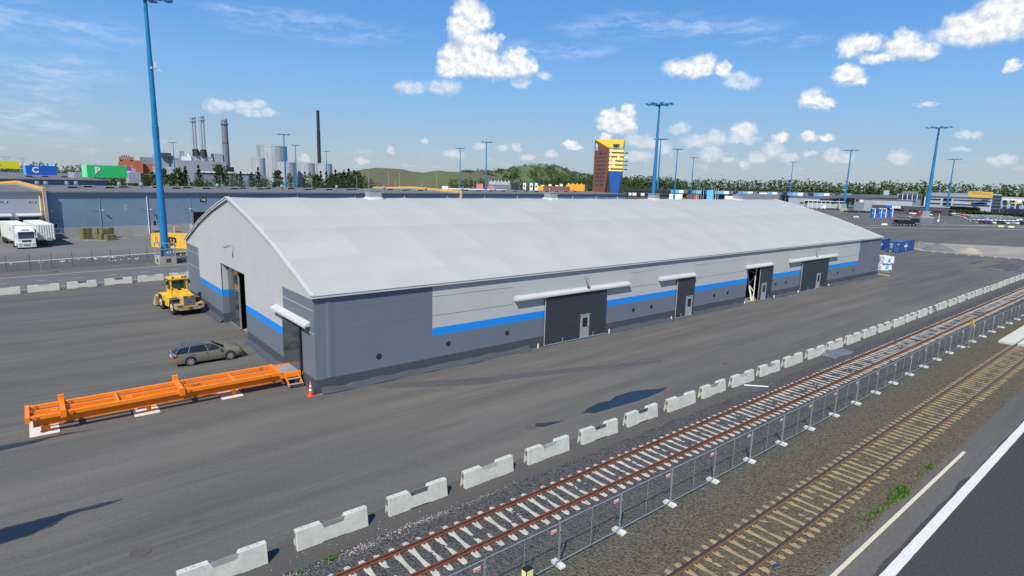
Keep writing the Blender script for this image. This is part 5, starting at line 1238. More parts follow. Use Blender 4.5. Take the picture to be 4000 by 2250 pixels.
# ------------------------------------------------------------------ light masts
def mast(x,y,h,label,head=1.0,detail=0,rot=0.0,z0=0,rs=1.0):
    t=thing('light_mast',label,'light mast',(x,y,z0),rot,'tall blue light masts'); n=16 if detail else 8
    segs=[(0,.84),(.27,.70),(.29,.64),(.52,.54),(.53,.50),(.77,.42),(.775,.38),(1,.28)] if not detail else [(2.6/h,.56),(.29,.50),(.295,.475),(.53,.42),(.535,.40),(.77,.335),(.775,.315),(1,.24)]
    b=MB()
    for (a,r0),(c,r1) in zip(segs,segs[1:]): b.cyl((0,0,a*h),(0,0,c*h),r0*rs,r1*rs,n=n,caps=False)
    part('pole',b,'blue',t)
    hd=MB(); rnd=random.Random(int(x))
    part('head_ring',MB().cyl((0,0,h-.15),(0,0,h+.10),1.0*head,n=12),'bluedark',t)
    for k in range(8):
        a=math.pi*2*k/8+.2; c,s=math.cos(a),math.sin(a)
        arm=MB().bar((c*.5,s*.5,h),(c*3.3*head,s*3.3*head,h+.15),.14,.14)
        if detail!=2: arm.bar((c*2.1*head-s*.5,s*2.1*head+c*.5,h+.1),(c*2.1*head+s*.5,s*2.1*head-c*.5,h+.1),.7,.28); arm.bar((c*3.4*head-s*.5,s*3.4*head+c*.5,h+.15),(c*3.4*head+s*.5,s*3.4*head-c*.5,h+.15),.8,.30)
        part('floodlight_arm',arm,'bluedark',t)
    if detail:
        for a in (.53,.775):
            part('collar',MB().cyl((0,0,a*h-1.6),(0,0,a*h),.455 if a<.6 else .36,n=n,caps=False),'blue',t)
        part('junction_box',MB().box(.30,.75,-.28,.05,29.2,30.1).bar((.5,-.1,29.3),(1.35,-.3,28.8),.12),'white',t); part('junction_box',MB().box(-.1,.1,-.42,-.34,29.0,29.3),'white',t)
    return t
mx,my=2.42,68.1
m47=mast(mx,my,39.1,'nearest tall blue light mast, number 47, behind the parked wheel loader',1.0,1,TH)
M47=m47
part('plinth',MB().box(-1.2,1.15,-1.2,1.15,0,1.22),'concrete_d',m47); part('hatch',MB().box(-.32,.38,-1.22,-1.2,.28,.85),'mud',m47); part('hatch',MB().box(-1.22,-1.2,-.5,.2,.3,.8),'mud',m47)
for a in (-1.1,1.05):
    for c in (-1.1,1.05): part('cage_post',MB().box(a-.07,a+.07,c-.07,c+.07,1.22,3.25),'lid',m47)
part('cage_rail',MB().box(-1.2,1.15,-1.2,-1.0,3.2,3.32).box(-1.2,1.15,.95,1.15,3.2,3.32).box(-1.2,-1.0,-1.0,.95,3.2,3.32).box(.95,1.15,-1.0,.95,3.2,3.32),'lid',m47)
part('cabinet',MB().box(-.42,.72,-1.08,-.55,1.24,2.28),'cabinetblue',m47); part('cabinet_lid',MB().box(-.5,.8,-1.14,-.5,2.28,2.34),'lid',m47); part('cabinet',MB().box(-.85,-.42,-.9,-.4,1.24,2.2),'cabinetblue',m47)
part('pole_base',MB().cyl((0,0,1.22),(0,0,2.7),.60,.57,n=16),'blue',m47)
lettering('4 7',.52,'white',m47,(.20,-1.095,1.78),bold=.02)
for x,y,h,lab,hd,rs in [(88,546,38.4,'distant light mast in front of the grey boiler building',1,.8),(113,341,38.4,'light mast in front of the large silver tank, nearest of three',1.05,.9),(163,463,38.4,'light mast between the silver tanks, second of three',1,.8),(225,551,38.4,'light mast beside the black chimney, farthest of three',1,.8),
    (255,356,38.4,'light mast in front of the saddle between the two hills',1,.8),(220,275,38.4,'light mast left of the green wooded hill',1.05,.8),(140,80,38.6,'tall thick light mast rising behind the hall between the tower hotel and the car lots',1.15,1.0),(253,163,38.4,'thinner light mast close behind the tall one past the tower hotel',1.05,.85),
    (331,207,38.4,'light mast over the colour-panel roof, second in its row from the hotel',1,.85),(439,266,38.4,'light mast over the colour-panel roof, third in its row from the hotel',1,.8),(536,225,38.4,'small light mast above the far end of the hall roof',1.1,.8),
    (833,782,38.4,'faint small light mast just left of the tower hotel',1,.8),(508,95,38.4,'light mast in front of the white striped office building',1.25,.9),
    (1194,829,38.4,'faint far light mast above the forest behind the tall mast',1,.8),(1081,625,38.4,'faint far light mast above the flagpoles',1.1,.8),(1194,616,38.4,'faint far light mast above the middle of the forest',.9,.8),(1407,867,38.4,'faintest far light mast beside the flagpoles',.9,.8)]:
    mast(x,y,h,lab,hd,0,x*.1,0,rs)
for x,y,h,lab,hd,rs in [(428.3,134.6,41.3,'light mast on a concrete block beside the white lorry',1.25,.9),(342.75,61.8,46.3,'tall light mast behind the black tipper truck at the right side',1.55,1.35)]:
    t=mast(x,y,h,lab,hd,0,.3,0,rs); part('plinth',MB().box(-2.2,2.2,-2.2,2.2,0,2.2),'concrete_d',t); part('cage',MB().box(-1.6,1.6,-1.6,-1.5,2.2,5.0).box(-1.6,-1.5,-1.5,1.6,2.2,5.0),'galv',t)
MT['orangewall']=M_('orange_wall_mat',(.88,.36,.02),.6,var=.04,scale=.2)
MT['roofcanopy']=M_('canopy_roof_mat',(.10,.105,.11),.6,var=.1,scale=.1)
MT['sign_amber']=M_('amber_sign_mat',(.72,.42,.02),.5)
MT['carrierblue']=M_('carrier_blue_mat',(.38,.52,.66),.5)
MT['forest_leaf']=leafmat('forest_mat',(.035,.062,.030),(.085,.130,.052),.3)
MT['forest_leaf2']=leafmat('mixed_forest_mat',(.038,.078,.026),(.100,.165,.050),.3)
MT['leafdark']=leafmat('scrub_mat',(.035,.068,.022),(.085,.14,.040),.4)
MT['palepole']=M_('pale_pole_mat',(.45,.45,.42),.6)
# ------------------------------------------------------------------ tower hotel
A_=Vector((338.4,290)); B_=Vector((335,271.6)); C_=Vector((343.9,265.0)); D_=Vector((367.9,284.6)); E_=Vector((366,294))
ht=thing('tower_hotel','brown and yellow tower block with a sloping gold roof and a tapering blue glass front','tower',(335,271.6,0))
def hp_(n,b,m,par=None,lab=None): return part(n,b,m,par or ht,label=lab)
def loc(p): return (p.x-335,p.y-271.6)
def wallplane(p,q,poly,th=.4,off=0.0):
    """poly of (s,z) on the vertical plane from p to q, slab thickness th going inwards"""
    p=Vector(loc(p)); q=Vector(loc(q)); d=(q-p).normalized(); n=Vector((d.y,-d.x)); n=-n if False else n
    v=[]
    for o in (off,off-th):
        for s,z in poly: w=p+d*s+n*o; v.append((w.x,w.y,z))
    k=len(poly); b=MB(); b.add(v,[(i,(i+1)%k,k+(i+1)%k,k+i) for i in range(k)]); b.add(v[:k],[tuple(range(k))[::-1]]); b.add(v[k:],[tuple(range(k))]); return b
LA=(B_-A_).length; LB=(C_-B_).length; LC=(D_-C_).length
# outward normal check: wall A->B outward is to the west; n=(d.y,-d.x)
core=MB(); fp_=[loc(p) for p in (A_,B_,C_,D_,E_)]; cx=sum(p[0] for p in fp_)/5; cy=sum(p[1] for p in fp_)/5
core.prism([(cx+(x-cx)*.93,cy+(y-cy)*.93) for x,y in fp_],'z',0,40.4); hp_('core',core,'hoteldark')
bw=hp_('brown_wall',wallplane(A_,B_,[(0,24),(LA,24),(LA,41.0),(0,48.2)]),'hotelbrown'); hp_('brown_wall',wallplane(A_,B_,[(-1.2,0),(LA-4.3,0),(LA-.2,23.9),(0,23.9),(-.3,9)]),'hotelbrown')
for k in range(9):
    z=12.6+k*3.02
    for s0,s1 in ((2.2,9.2),(10.2,15.2)) if k>3 else ((2.2,8.6),(10.2,14.6-.3*(3-k))):
        w=hp_('window_band',wallplane(A_,B_,[(s0,z),(s1,z),(s1,z+1.15),(s0,z+1.15)],.3,.06),'glassblue')
        n=int((s1-s0)/1.5)
        m=MB()
        for q in range(1,n):
            ss=s0+(s1-s0)*q/n; bb=wallplane(A_,B_,[(ss-.1,z),(ss+.1,z),(ss+.1,z+1.15),(ss-.1,z+1.15)],.1,.10); m.add(bb.v,bb.f)
        part('mullions',m,'stackgrey',w,stuff=True)
hp_('wall_groove',wallplane(A_,B_,[(9.3,9),(9.9,9),(9.9,21.5),(9.3,21.5)],.3,.05),'hoteldark')
hp_('logo_plate',wallplane(A_,B_,[(1.6,40.4),(3.8,39.4),(3.8,44.6),(1.6,45.4)],.2,.15),'white'); hp_('logo_plate',wallplane(A_,B_,[(1.9,41.0),(3.4,40.4),(3.4,42.1),(1.9,42.4)],.1,.20),'sign_bl')
hp_('small_window',wallplane(A_,B_,[(7.4,36.3),(9.2,36.1),(9.2,38.6),(7.4,38.9)],.2,.06),'glassgreen')
fr=hp_('yellow_front',wallplane(B_,C_,[(.3,23.8),(LB-.2,23.8),(LB+.2,40.5),(.3,40.5)],.5,.0),'hoteldark')
zs=23.9
for k in range(6):
    z0=24.0+k*3.05 if k else 23.9; h=1.0 if k==0 else 1.95
    z0=23.9 if k==0 else 23.0+k*3.05
    hp_('yellow_band',wallplane(B_,C_,[(.1,z0),(LB+.1,z0),(LB+.1,z0+h),(.1,z0+h)],.5,.35),'hotelyellow')
    if k<5:
        zz=z0+h; 
        for s0,s1,m in [(.7,1.8,'white'),(2.4,5.2,'white' if k in(1,2) else 'glassblue'),(6.2,8.6,'white' if k==3 else 'glassblue'),(9.6,11.6,'glassblue'),(12.2,14.8,'white' if k==3 else 'glassblue')]:
            hp_('window',wallplane(B_,C_,[(s0,zz+.1),(s1,zz+.1),(s1,zz+1.0),(s0,zz+1.0)],.2,.10),m)
bl=hp_('blue_glass_front',wallplane(B_,C_,[(3.6,0),(LB-2.6,0),(LB-.5,23.8),(.6,23.8)],.4,.15),'hotelblue')
for z in range(3,23,3):
    a=.6+(3.6-.6)*(1-z/23.8); c=LB-.5-2.1*(1-z/23.8); part('glazing_bar',wallplane(B_,C_,[(a+.3,z),(c-.3,z),(c-.3,z+.18),(a+.3,z+.18)],.1,.20),'sign_b',bl)
for f in (.2,.4,.6,.8): part('glazing_bar',wallplane(B_,C_,[(3.6+(LB-6.2)*f,0),(3.7+(LB-6.2)*f,0),(.7+(LB-1.1)*f,23.7),(.6+(LB-1.1)*f,23.7)],.1,.20),'sign_b',bl)
hp_('side_wall',wallplane(C_,D_,[(0,0),(LC,0),(LC,49.8),(1.0,42.5),(0,40.4)]),'brownwall')
for k in range(9): hp_('window_band',wallplane(C_,D_,[(3,12.6+k*3.02),(14,12.6+k*3.02),(14,13.8+k*3.02),(3,13.8+k*3.02)],.2,.06),'glassblue')
a,b0,c0,d0=loc(A_),loc(B_),loc(C_),loc(D_)
def lerp(p,q,t): return (p[0]+(q[0]-p[0])*t,p[1]+(q[1]-p[1])*t)
b1=lerp(b0,a,.18); c1_=lerp(c0,d0,.15)
rf=MB(); rf.add([(*b1,41.6),(*c1_,42.2),(*d0,49.9),(*a,48.6),(*b1,41.0),(*c1_,41.6),(*d0,49.3),(*a,48.0)],[(0,1,2,3),(7,6,5,4),(0,4,5,1),(1,5,6,2),(2,6,7,3),(3,7,4,0)])
ro=hp_('gold_roof',rf,'hotelroof'); m0=lerp(b1,c1_,.62)
part('dormer',MB().box(m0[0]-1.6,m0[0]+1.9,m0[1]-.6,m0[1]+3,40.5,44.4),'hoteldark',ro); part('dormer_glass',MB().box(m0[0]-.3,m0[0]+1.4,m0[1]-.75,m0[1]-.6,40.4,43.6),'fas_teal',ro)
hp_('terrace_rail',MB().bar((b0[0]+.3,b0[1]+.4,41.3),(c0[0],c0[1]+.4,41.3),.3,.7),'lid')
for p in (a,lerp(a,d0,.3),lerp(a,d0,.7),d0): hp_('antenna',MB().bar((p[0],p[1],48),(p[0],p[1],51.4),.18),'white')

# ------------------------------------------------------------------ simple far buildings
def bld(name,label,p0,p1,depth,z0,z1,mat,cat='building',roof=None):
    L=math.hypot(p1[0]-p0[0],p1[1]-p0[1]); an=math.atan2(p1[1]-p0[1],p1[0]-p0[0])
    t=thing(name,label,cat,(p0[0],p0[1],0),an); part('wall',MB().box(0,L,0,depth,z0,z1),mat,t)
    if roof: part('roof',MB().box(-.3,L+.3,-.3,depth+.3,z1,z1+.35),roof,t)
    return t,L
def bx(t,n,x0,x1,y0,y1,z0,z1,m,lab=None): return part(n,MB().box(x0,x1,y0,y1,z0,z1),m,t,label=lab)
# red brick mill and boiler house
t,L=bld('brick_building','red brick industrial building left of the big boiler house',(59.2,649.9),(71.2,648.5),26,0,27.0,'brick')
bx(t,'upper_wall',-1,0,-.0,20,0,22,'brick'); 
for k in range(4): bx(t,'roof_duct',2.2+k*1.8,3.2+k*1.8,1,5,27,28.4,'glassgreen'); bx(t,'roof_pipe',2.5+k*1.8,2.7+k*1.8,-.2,0,24.5,27,'white')
bx(t,'window',.3,2.6,-.1,0,23,24,'glass'); bx(t,'window',9,11.4,-.1,0,23,24.2,'glass'); bx(t,'side_wing',11.9,30,2,22,0,20.8,'brick'); bx(t,'side_wing',11.9,19,-3,2,0,24,'brick'); bx(t,'low_roof',14,34,-6,2,10.5,11.3,'roofdark')
t,L=bld('flag_banner','purple and white banner flags on poles in front of the brick building',(49.4,520.2),(52.7,519.8),.1,13.5,17.0,'purple','flag'); bx(t,'white_band',0,3.3,-.1,0,12,13.5,'white'); bx(t,'flag_pole',-.2,0,-.1,.1,0,18.5,'white'); bx(t,'flag_cloth',4.2,6.6,-.1,.1,11.5,16,'lid'); bx(t,'flag_pole',4,4.2,-.1,.1,0,18.5,'white')
t,L=bld('grey_factory','wide pale grey factory block between the brick building and the boiler house',(80.0,678.0),(116,671.0),20,0,28,'greywall3'); bx(t,'stair_block',13,23,-14,0,0,31,'greywall2'); bx(t,'stair_block',19.6,31,-18,-14,0,30,'greywall3'); bx(t,'glass_head',19.6,28.6,-22,-18,28.5,32.6,'glassgreen'); bx(t,'window_column',26,28,-18.2,-18,18,28,'glassgreen')
bx(t,'low_block',12,36,-30,-18,0,19,'greywall2'); bx(t,'antenna',22,22.3,-20,-19.7,32.6,38,'lid'); bx(t,'ladder_frame',12,12.6,-14.4,-14,15,31,'galv')
t,L=bld('boiler_house','big light grey boiler house carrying twin steel stacks',(106.3,633.0),(151,634.0),28,0,25.6,'greywall2'); bx(t,'side_panel',-.5,0,0,28,0,25.6,'zinc'); bx(t,'upper_block',14.5,33,4,24,25.6,30.2,'greywall2'); bx(t,'upper_block',35.5,43.6,6,20,25.6,33.8,'greywall2'); bx(t,'penthouse',5,13,3,12,25.6,29.6,'white'); bx(t,'duct_tower',3.4,7.6,6,10,25.6,34.6,'lid'); bx(t,'front_low',13.5,45,-.4,0,0,14,'greywall3')
for a in (16.8,24.2,31.3): w=bx(t,'window',a,a+2.1,3.8,4,23.0,27.4,'white'); part('pane',MB().box(a+.3,a+.95,3.7,3.8,25.5,26.9).box(a+1.15,a+1.8,3.7,3.8,25.5,26.9).box(a+.3,a+.95,3.7,3.8,23.5,24.9).box(a+1.15,a+1.8,3.7,3.8,23.5,24.9),'glassgreen',w)
part('roof_fan',MB().cyl((11.5,6,29.6),(11.5,6,33),.8,1.6,n=10),'white',t)
for k,(x,y,z1,l) in enumerate(((123.4,631.5,68.2,'left'),(131.2,630.6,70.0,'right'))):
    t=thing('steel_stack','ribbed silver twin flue stack on the boiler house, the %s one'%l,'chimney',(x,y+8,0),0,'chimneys of the power plant')
    part('hopper',MB().cyl((1.2-2.2*k+.6,0,30.2),(.2,0,37.5),4.2,2.6,n=4),'stackblack',t)
    b=MB()
    for q in range(4): a=math.pi/2*q+.6; b.cyl((math.cos(a)*1.55,math.sin(a)*1.55,37),(math.cos(a)*1.55,math.sin(a)*1.55,z1),1.38,n=10)
    part('flues',b,'steel',t,stuff=False); part('collar',MB().cyl((0,0,z1-4.2),(0,0,z1-3.2),3.5,n=14),'steel',t); part('top_ring',MB().cyl((0,0,z1-1),(0,0,z1+.2),3.1,n=14),'steel',t)
t=thing('grey_stack','single thick grey chimney with a platform ring right of the twin flues','chimney',(153.6,643.0,0),0,'chimneys of the power plant'); part('shaft',MB().cyl((0,0,0),(0,0,68.5),3.5,3.0,n=18),'stackgrey',t); part('platform_ring',MB().cyl((0,0,63.8),(0,0,64.8),3.9,n=18),'stackgrey',t); part('rim',MB().cyl((0,0,68.5),(0,0,70),3.0,n=18),'steel',t); part('side_box',MB().box(-2,6.5,-2,3,0,20.5),'stackblack',t); part('joint_ring',MB().cyl((0,0,45),(0,0,45.5),3.35,n=18),'stackblack',t)
t=thing('black_chimney','slender black chimney standing behind the right-hand tanks','chimney',(279.5,708,0),0,'chimneys of the power plant'); part('shaft',MB().cyl((0,0,0),(0,0,70),2.35,2.15,n=14),'stackblack',t); part('shaft_top',MB().cyl((0,0,70),(0,0,94.5),1.95,n=14),'stackblack',t)
t,L=bld('annex_hall','low long annex with a white awning in front of the boiler house',(113.4,591.0),(170,580.0),20,0,15.6,'greywall3'); 
for k in range(8): bx(t,'awning',1.0+k*6.3,6.7+k*6.3,-1.5,0,14.2,15.2,'white'); bx(t,'window',1.2+k*6.3,6.2+k*6.3,-.15,0,7.4,12.4,'stackgrey')
bx(t,'low_wing',40,62,-4,10,0,12,'greywall3')
t,L=bld('roof_stairhouse','small grey stair head box on the warehouse roof beside the green sign',(20.2,255),(24.5,255.5),5,9,13.4,'greywall2')
for i,(x,y,r,h,lab) in enumerate([(184.5,638.0,6.9,31.0,'narrow silver tank, leftmost of the tank group'),(211.5,672.0,14.8,46.0,'largest and tallest silver tank with a ladder at its left'),(211.2,631.0,10.6,27.5,'mid height silver tank in front of the largest one'),(237.4,641,9.6,27.6,'silver tank right of the two nearer masts'),(256,634,8.7,27.6,'silver tank below the black chimney, rightmost of the group'),(247.5,668,7,27.8,'silver tank half hidden between its two neighbours')]):
    t=thing('storage_tank',lab,'tank',(x,y,0),0,'silver storage tanks'); part('shell',MB().cyl((0,0,0),(0,0,h),r,n=32,caps=False),'tank',t); part('roof',MB().lathe([(r,h),(r*.5,h+.5),(0.01,h+.8)],32),'tank',t); part('rim',MB().lathe([(r+.15,h-.6),(r+.15,h+.15),(r-.1,h+.15)],32),'lid',t)
    sm=MB()
    for q in range(int(r*1.3)): a=2*math.pi*q/int(r*1.3); sm.bar((math.cos(a)*(r+.04),math.sin(a)*(r+.04),0),(math.cos(a)*(r+.04),math.sin(a)*(r+.04),h),.12)
    part('seams',sm,'stackgrey',t,stuff=True)
    rl=MB(); 
    for q in range(24): a=2*math.pi*q/24; a2=2*math.pi*(q+1)/24; rl.bar((math.cos(a)*r,math.sin(a)*r,h+1.1),(math.cos(a2)*r,math.sin(a2)*r,h+1.1),.08); rl.bar((math.cos(a)*r,math.sin(a)*r,h),(math.cos(a)*r,math.sin(a)*r,h+1.1),.06)
    part('railing',rl,'galv',t)
    if i==1:
        lx,ly=-.956*(r+1.3),.29*(r+1.3); lt_=MB()
        for q in range(14): lt_.bar((lx-1.1,ly,30+q*1.2),(lx+1.1,ly,31.2+q*1.2),.14); lt_.bar((lx+1.1,ly,30+q*1.2),(lx-1.1,ly,31.2+q*1.2),.14)
        lt_.bar((lx-1.1,ly,0),(lx-1.1,ly,h+2),.22); lt_.bar((lx+1.1,ly,0),(lx+1.1,ly,h+2),.22); part('ladder_tower',lt_,'stackgrey',t)
# buildings over the warehouse roof in the middle
t,L=bld('low_factory','low dark building with a long white ventilation block below the green hill',(289,364.5),(310,347.5),10,0,11.0,'stackgrey','building'); bx(t,'white_vent_block',1,19,1,8,11.0,13.4,'tank'); bx(t,'side_block',20,26,-2,6,0,12.6,'stackblack')
for k in range(6): part('roof_fan',MB().cyl((3+k*3,3,13.4),(3+k*3,3,14.3),.4,n=8),'white',t)
t,L=bld('pink_building','small pink building right of the mast base below the hill',(279.2,367),(283.9,363.8),6,0,11.2,'pink'); t,L=bld('pink_building','lower pink building beside the thin mast below the hill',(287.2,361.2),(291,358.2),6,0,9.3,'pink')
t,L=bld('rail_fence_building','long low white roof with railings seen over the warehouse ridge',(205.8,298),(237.8,274.9),8,0,8.3,'white'); bx(t,'end_block',-4,0,-1,6,0,9.6,'white')
for k in range(26): bx(t,'rail_post',8+k*1.2,8.12+k*1.2,-.1,.1,8.3,9.5,'lid')
t,L=bld('red_roof_building','long low red roof at the foot of the olive hill',(170,319),(177.3,315.2),5,0,8.9,'darkred')
t,L=bld('orange_building','low orange building left of the tower hotel',(220.2,224.2),(222.6,222.0),8,0,11.9,'orangewall'); bx(t,'brown_side',3.3,19,-.1,6,8,11.9,'hotelbrown')
t,L=bld('orange_building','bright orange building block nearest the tower hotel',(281.8,262.3),(290.6,253.3),8,0,13.2,'orangewall'); bx(t,'dark_end',12.6,15,0,8,0,13.2,'hoteldark')
for k in range(4): bx(t,'roof_detail',1+k*3,1.5+k*3,2,3,13.2,13.9,'white')
rnd=random.Random(5)
for i in range(9):
    x,y=312+i*3.4+rnd.uniform(-1,1),345-i*4.1+rnd.uniform(-1,1); t,L=bld('white_shop','small white harbour shop front among trees below the hill, %s from the left'%nth(i),(x,y),(x+1.9,y-1.6),3,0,11.5+rnd.uniform(0,1.8),'white'); bx(t,'window',.5,1.8,-.1,0,9.6,11,'glass'); t['group']='small white shop fronts'
t,L=bld('brown_office','dark brown office with white blinds in its windows right of the tower hotel',(216.5,155.9),(229,139.0),20,0,11.0,'brownwall'); bx(t,'top_band',0,L,-.4,0,11.0,12.2,'stackblack'); bx(t,'window_band',1.2,L,-.15,0,8.6,10.3,'glass')
for a,c in ((2.4,3.8),(4.3,6.2),(8.4,10.1)): bx(t,'blind',a,c,-.25,-.15,8.8,10.1,'white')
bx(t,'side_block',-26,-.4,1,14,0,9.2,'greywall')
# terminal roof with coloured fascia panels
F0=Vector((470.5,335)); F1=Vector((537.5,172)); fd=(F1-F0).normalized(); FL_=(F1-F0).length; an=math.atan2(fd.y,fd.x)
ft=thing('terminal_roof','long flat terminal roof with a fascia of blue, navy, white and grey panels','building',(F0.x,F0.y,0),an)
seq=['fas_teal','fas_sky','fas_white','fas_grey','fas_navy']; NP=42; pw=FL_/NP
for k in range(NP):
    if 12<=k<=13: continue
    f=k/NP; z0=6.8+2.0*f; z1=9.9+1.6*f; m=seq[k%5]
    part('fascia_panel',MB().box(k*pw+.03,(k+1)*pw-.03,-.3,0,z0,z1),m,ft)
b=MB(); b.prism([(-.5,10.0),(FL_+.5,11.6),(FL_+.5,11.9),(-.5,10.3)],'y',-.5,14); part('roof',b,'roofdark',ft); b=MB(); b.prism([(-.5,6.5),(FL_+.5,8.5),(FL_+.5,8.75),(-.5,6.75)],'y',-.1,14); part('soffit',b,'stackblack',ft)
for k in range(0,20): part('column',MB().box(4+k*8.6,4.4+k*8.6,1,1.4,0,7.5),'galv',ft)
part('back_wall',MB().box(40,FL_,12,12.5,0,8),'greywall',ft)
t,L=bld('blue_gate_tower','light blue square entrance tower among white flagpoles',(484.9,279.2),(488.0,274.6),4,0,10.9,'fas_sky','tower'); bx(t,'side_panel',-1.6,-.05,.5,3,6.5,10.6,'kiosk'); bx(t,'joint',-.0,L,-.05,0,6.3,6.5,'fas_teal')
for i,(x,y) in enumerate([(463.2,276.0),(464.3,274.4),(465.3,272.8),(466.4,271.1),(470.3,264.9),(471.2,263.5),(472.1,262.0),(473.2,260.3)]):
    solo('flagpole',MB().cyl((0,0,0),(0,0,13.3),.16,.10,n=8),'white','white bare flagpole near the light blue entrance tower, %s from the left'%nth(i),'flagpole',(x,y,0),0,'white flagpoles')
# odds and ends seen under the terminal roof
rnd=random.Random(8)
for i,(x,y,w,h,m,l) in enumerate([(440,320,9,6.2,'brick','low red brick kiosk wall under the terminal roof'),(455,300,12,6.5,'white','white tent roof under the terminal roof'),(430,330,12,5.5,'sign_b','long blue hoarding under the terminal roof'),(462,286,10,6.5,'brick','orange brick strip below the flagpoles'),(476,255,7,6.4,'white','white van-like booth right of the flagpoles')]):
    t,L=bld('market_booth',l,(x,y),(x+w*.6,y-w*.8),4,0,h,m); 
t,L=bld('grey_office','grey flat-roofed office in front of the panelled roof beyond the hall ridge',(455.9,187.2),(464.6,167.0),16,0,6.8,'greywall2'); bx(t,'window_band',L*.38,L*.62,-.1,0,3.0,4.2,'stackblack')
t,L=bld('dark_office','dark grey office wing with rooftop units right of the colour panels',(447,228),(458,196),14,0,9.4,'stackgrey'); bx(t,'roof_unit',18,24,2,6,9.4,10.6,'white')
# swooping grey canopy and buildings to its right
b=MB(); rows=[]
for x,y,z in [(493,206,5.6),(500.8,186,6.1),(508.4,166.5,8.3),(513,150,9.0),(520.7,131.3,9.2)]: rows.append([(x,y,z),(x+8,y+3,z+1.6),(x+20,y+7,z+2.4)])
b.grid(rows,0,True); b2=MB()
for r in rows: pass
cn_=thing('curved_canopy','wide swooping dark grey canopy roof below the forest at the right','canopy',(0,0,0)); part('canopy_roof',b,'roofcanopy',cn_,fix=False); part('canopy_edge',MB().grid([[(p[0][0],p[0][1],p[0][2]),(p[0][0],p[0][1],p[0][2]-.9)] for p in rows]),'stackblack',cn_,fix=False)
for r in rows[1:]: part('column',MB().box(r[1][0]-.3,r[1][0]+.3,r[1][1]-.3,r[1][1]+.3,0,r[1][2]),'galv',cn_)
t,L=bld('office_block','dark glazed office block behind the low grey building',(539.5,138.2),(545.0,122.0),24,0,12.8,'stackgrey','building','roofdark')
for k in range(5): bx(t,'window',1+k*3.3,3.6+k*3.3,-.15,0,8.6,12,'glassblue'); bx(t,'mullion',.6+k*3.3,.95+k*3.3,-.3,0,7.6,12.8,'white')
t,L=bld('roof_block','pale square rooftop block behind the low grey building',(536.6,147.2),(537.9,143.6),4,0,15.2,'tank'); t,L=bld('roof_block','dark rooftop block with a round duct left of the striped office',(541.5,135),(545,125),8,0,15.0,'stackgrey')
t,L=bld('low_office','long low grey office building behind the blue gate kiosks',(436.2,131.2),(442.8,98.0),22,0,8.4,'greywall2','building','roofdark'); bx(t,'grey_block',0,6,-.5,0,0,8.2,'greywall3'); bx(t,'white_sign',3.2,5.4,-.6,-.5,6.4,8.0,'white'); bx(t,'window',.8,2.4,-.6,-.5,6.8,8.2,'glass')
t,L=bld('gate_office','low dark brown office with a white sign facing the car park',(428.6,117.0),(437.8,76.0),10,0,5.1,'brownwall','building','lid'); bx(t,'blue_awning',8.0,12.6,-1.2,0,3.6,4.9,'kiosk')
s_=bx(t,'white_sign',11.6,16.4,-1.4,-1.3,3.5,5.0,'white'); lettering('PORT INFO',.75,'stackgrey',t,(14.0,-1.45,4.25))
for a,c in ((12.2,15),(15.5,18.5),(21,26),(34,38.5)): bx(t,'window',a,c,-.1,0,1.9,2.9,'glass')
for a in (26.5,31.5): bx(t,'door',a,a+1.0,-.1,0,0,2.4,'lid')
# white striped office
W0=Vector((564.4,124.8)); W1=Vector((535.2,75.0)); t,L=bld('striped_office','large white office building with long dark window bands',(564.4,124.8),(535.2,75.0),30,0,11.3,'white','building')
t.rotation_euler=(0,0,math.atan2(W1.y-W0.y,W1.x-W0.x))
for z in (5.9,9.2):
    bx(t,'window_band',.8,14.8,-.3,0,z-.3,z+.35,'glass'); bx(t,'window_band',17.5,24.5,-.35,0,z-.9,z+.9,'glass'); bx(t,'window_band',26.5,57,-.3,0,z-.15,z+.40,'glass')
bx(t,'window_band',42,54.5,-.36,0,6.9,7.9,'glass'); bx(t,'low_canopy',22,46,-5,-.4,4.1,4.6,'stackgrey'); bx(t,'base_glass',24,50,-.3,-.1,1,4,'glass'); bx(t,'grey_roof',-4,38,4,30,11.3,14.6,'tank'); bx(t,'roof_edge',-.2,58,-.4,.2,11.3,11.8,'stackgrey'); bx(t,'left_wall',-14,-.1,0,20,0,11.6,'brownwall'); bx(t,'left_glass',-5,-.8,-.2,-.05,1,11,'glassblue'); bx(t,'white_fin',-6.2,-5.6,-.4,0,0,11.6,'white'); bx(t,'white_fin',-.7,-.1,-.4,0,0,11.6,'white')
s_=thing('roof_sign','yellow roof sign with purple lettering on the striped office','sign',(532.2,88.9,0),math.atan2(75-88.9,535.2-532.2)); part('sign_board',MB().box(0,14.2,0,.5,12.1,16.0),'sign_amber',s_); lettering('VTE Huolintakeskus',1.35,'purple',s_,(7.5,-.06,14.4),bold=.02); part('sign_line',MB().box(1.5,7.5,-.06,0,13.0,13.4),'yellowtrim',s_)
for k in range(6): part('sign_lamp',MB().box(.8+k*1.3,1.4+k*1.3,-.6,.2,16.0,16.5),'white',s_)
t,L=bld('stair_tower','dark glass stair tower at the right end of the striped office',(535.2,74.9),(536.4,69.6),8,0,14.0,'stackgrey','tower')
for k in range(5): bx(t,'glass_band',.3,L-.3,-.1,0,2+k*2.4,3.9+k*2.4,'glassblue')
t,L=bld('grey_hall','pale roofed hall at the right edge behind the straddle carriers',(573,79.0),(580,52.0),30,0,12.6,'tank'); t,L=bld('yellow_strip_building','dark front wing with a yellow strip behind the straddle carriers',(538,69),(541,50),12,0,9.2,'hoteldark'); bx(t,'yellow_strip',2.5,11,-.1,0,8.2,9.3,'yellow'); bx(t,'shutter',9.5,13,-.1,0,3,7,'lid')
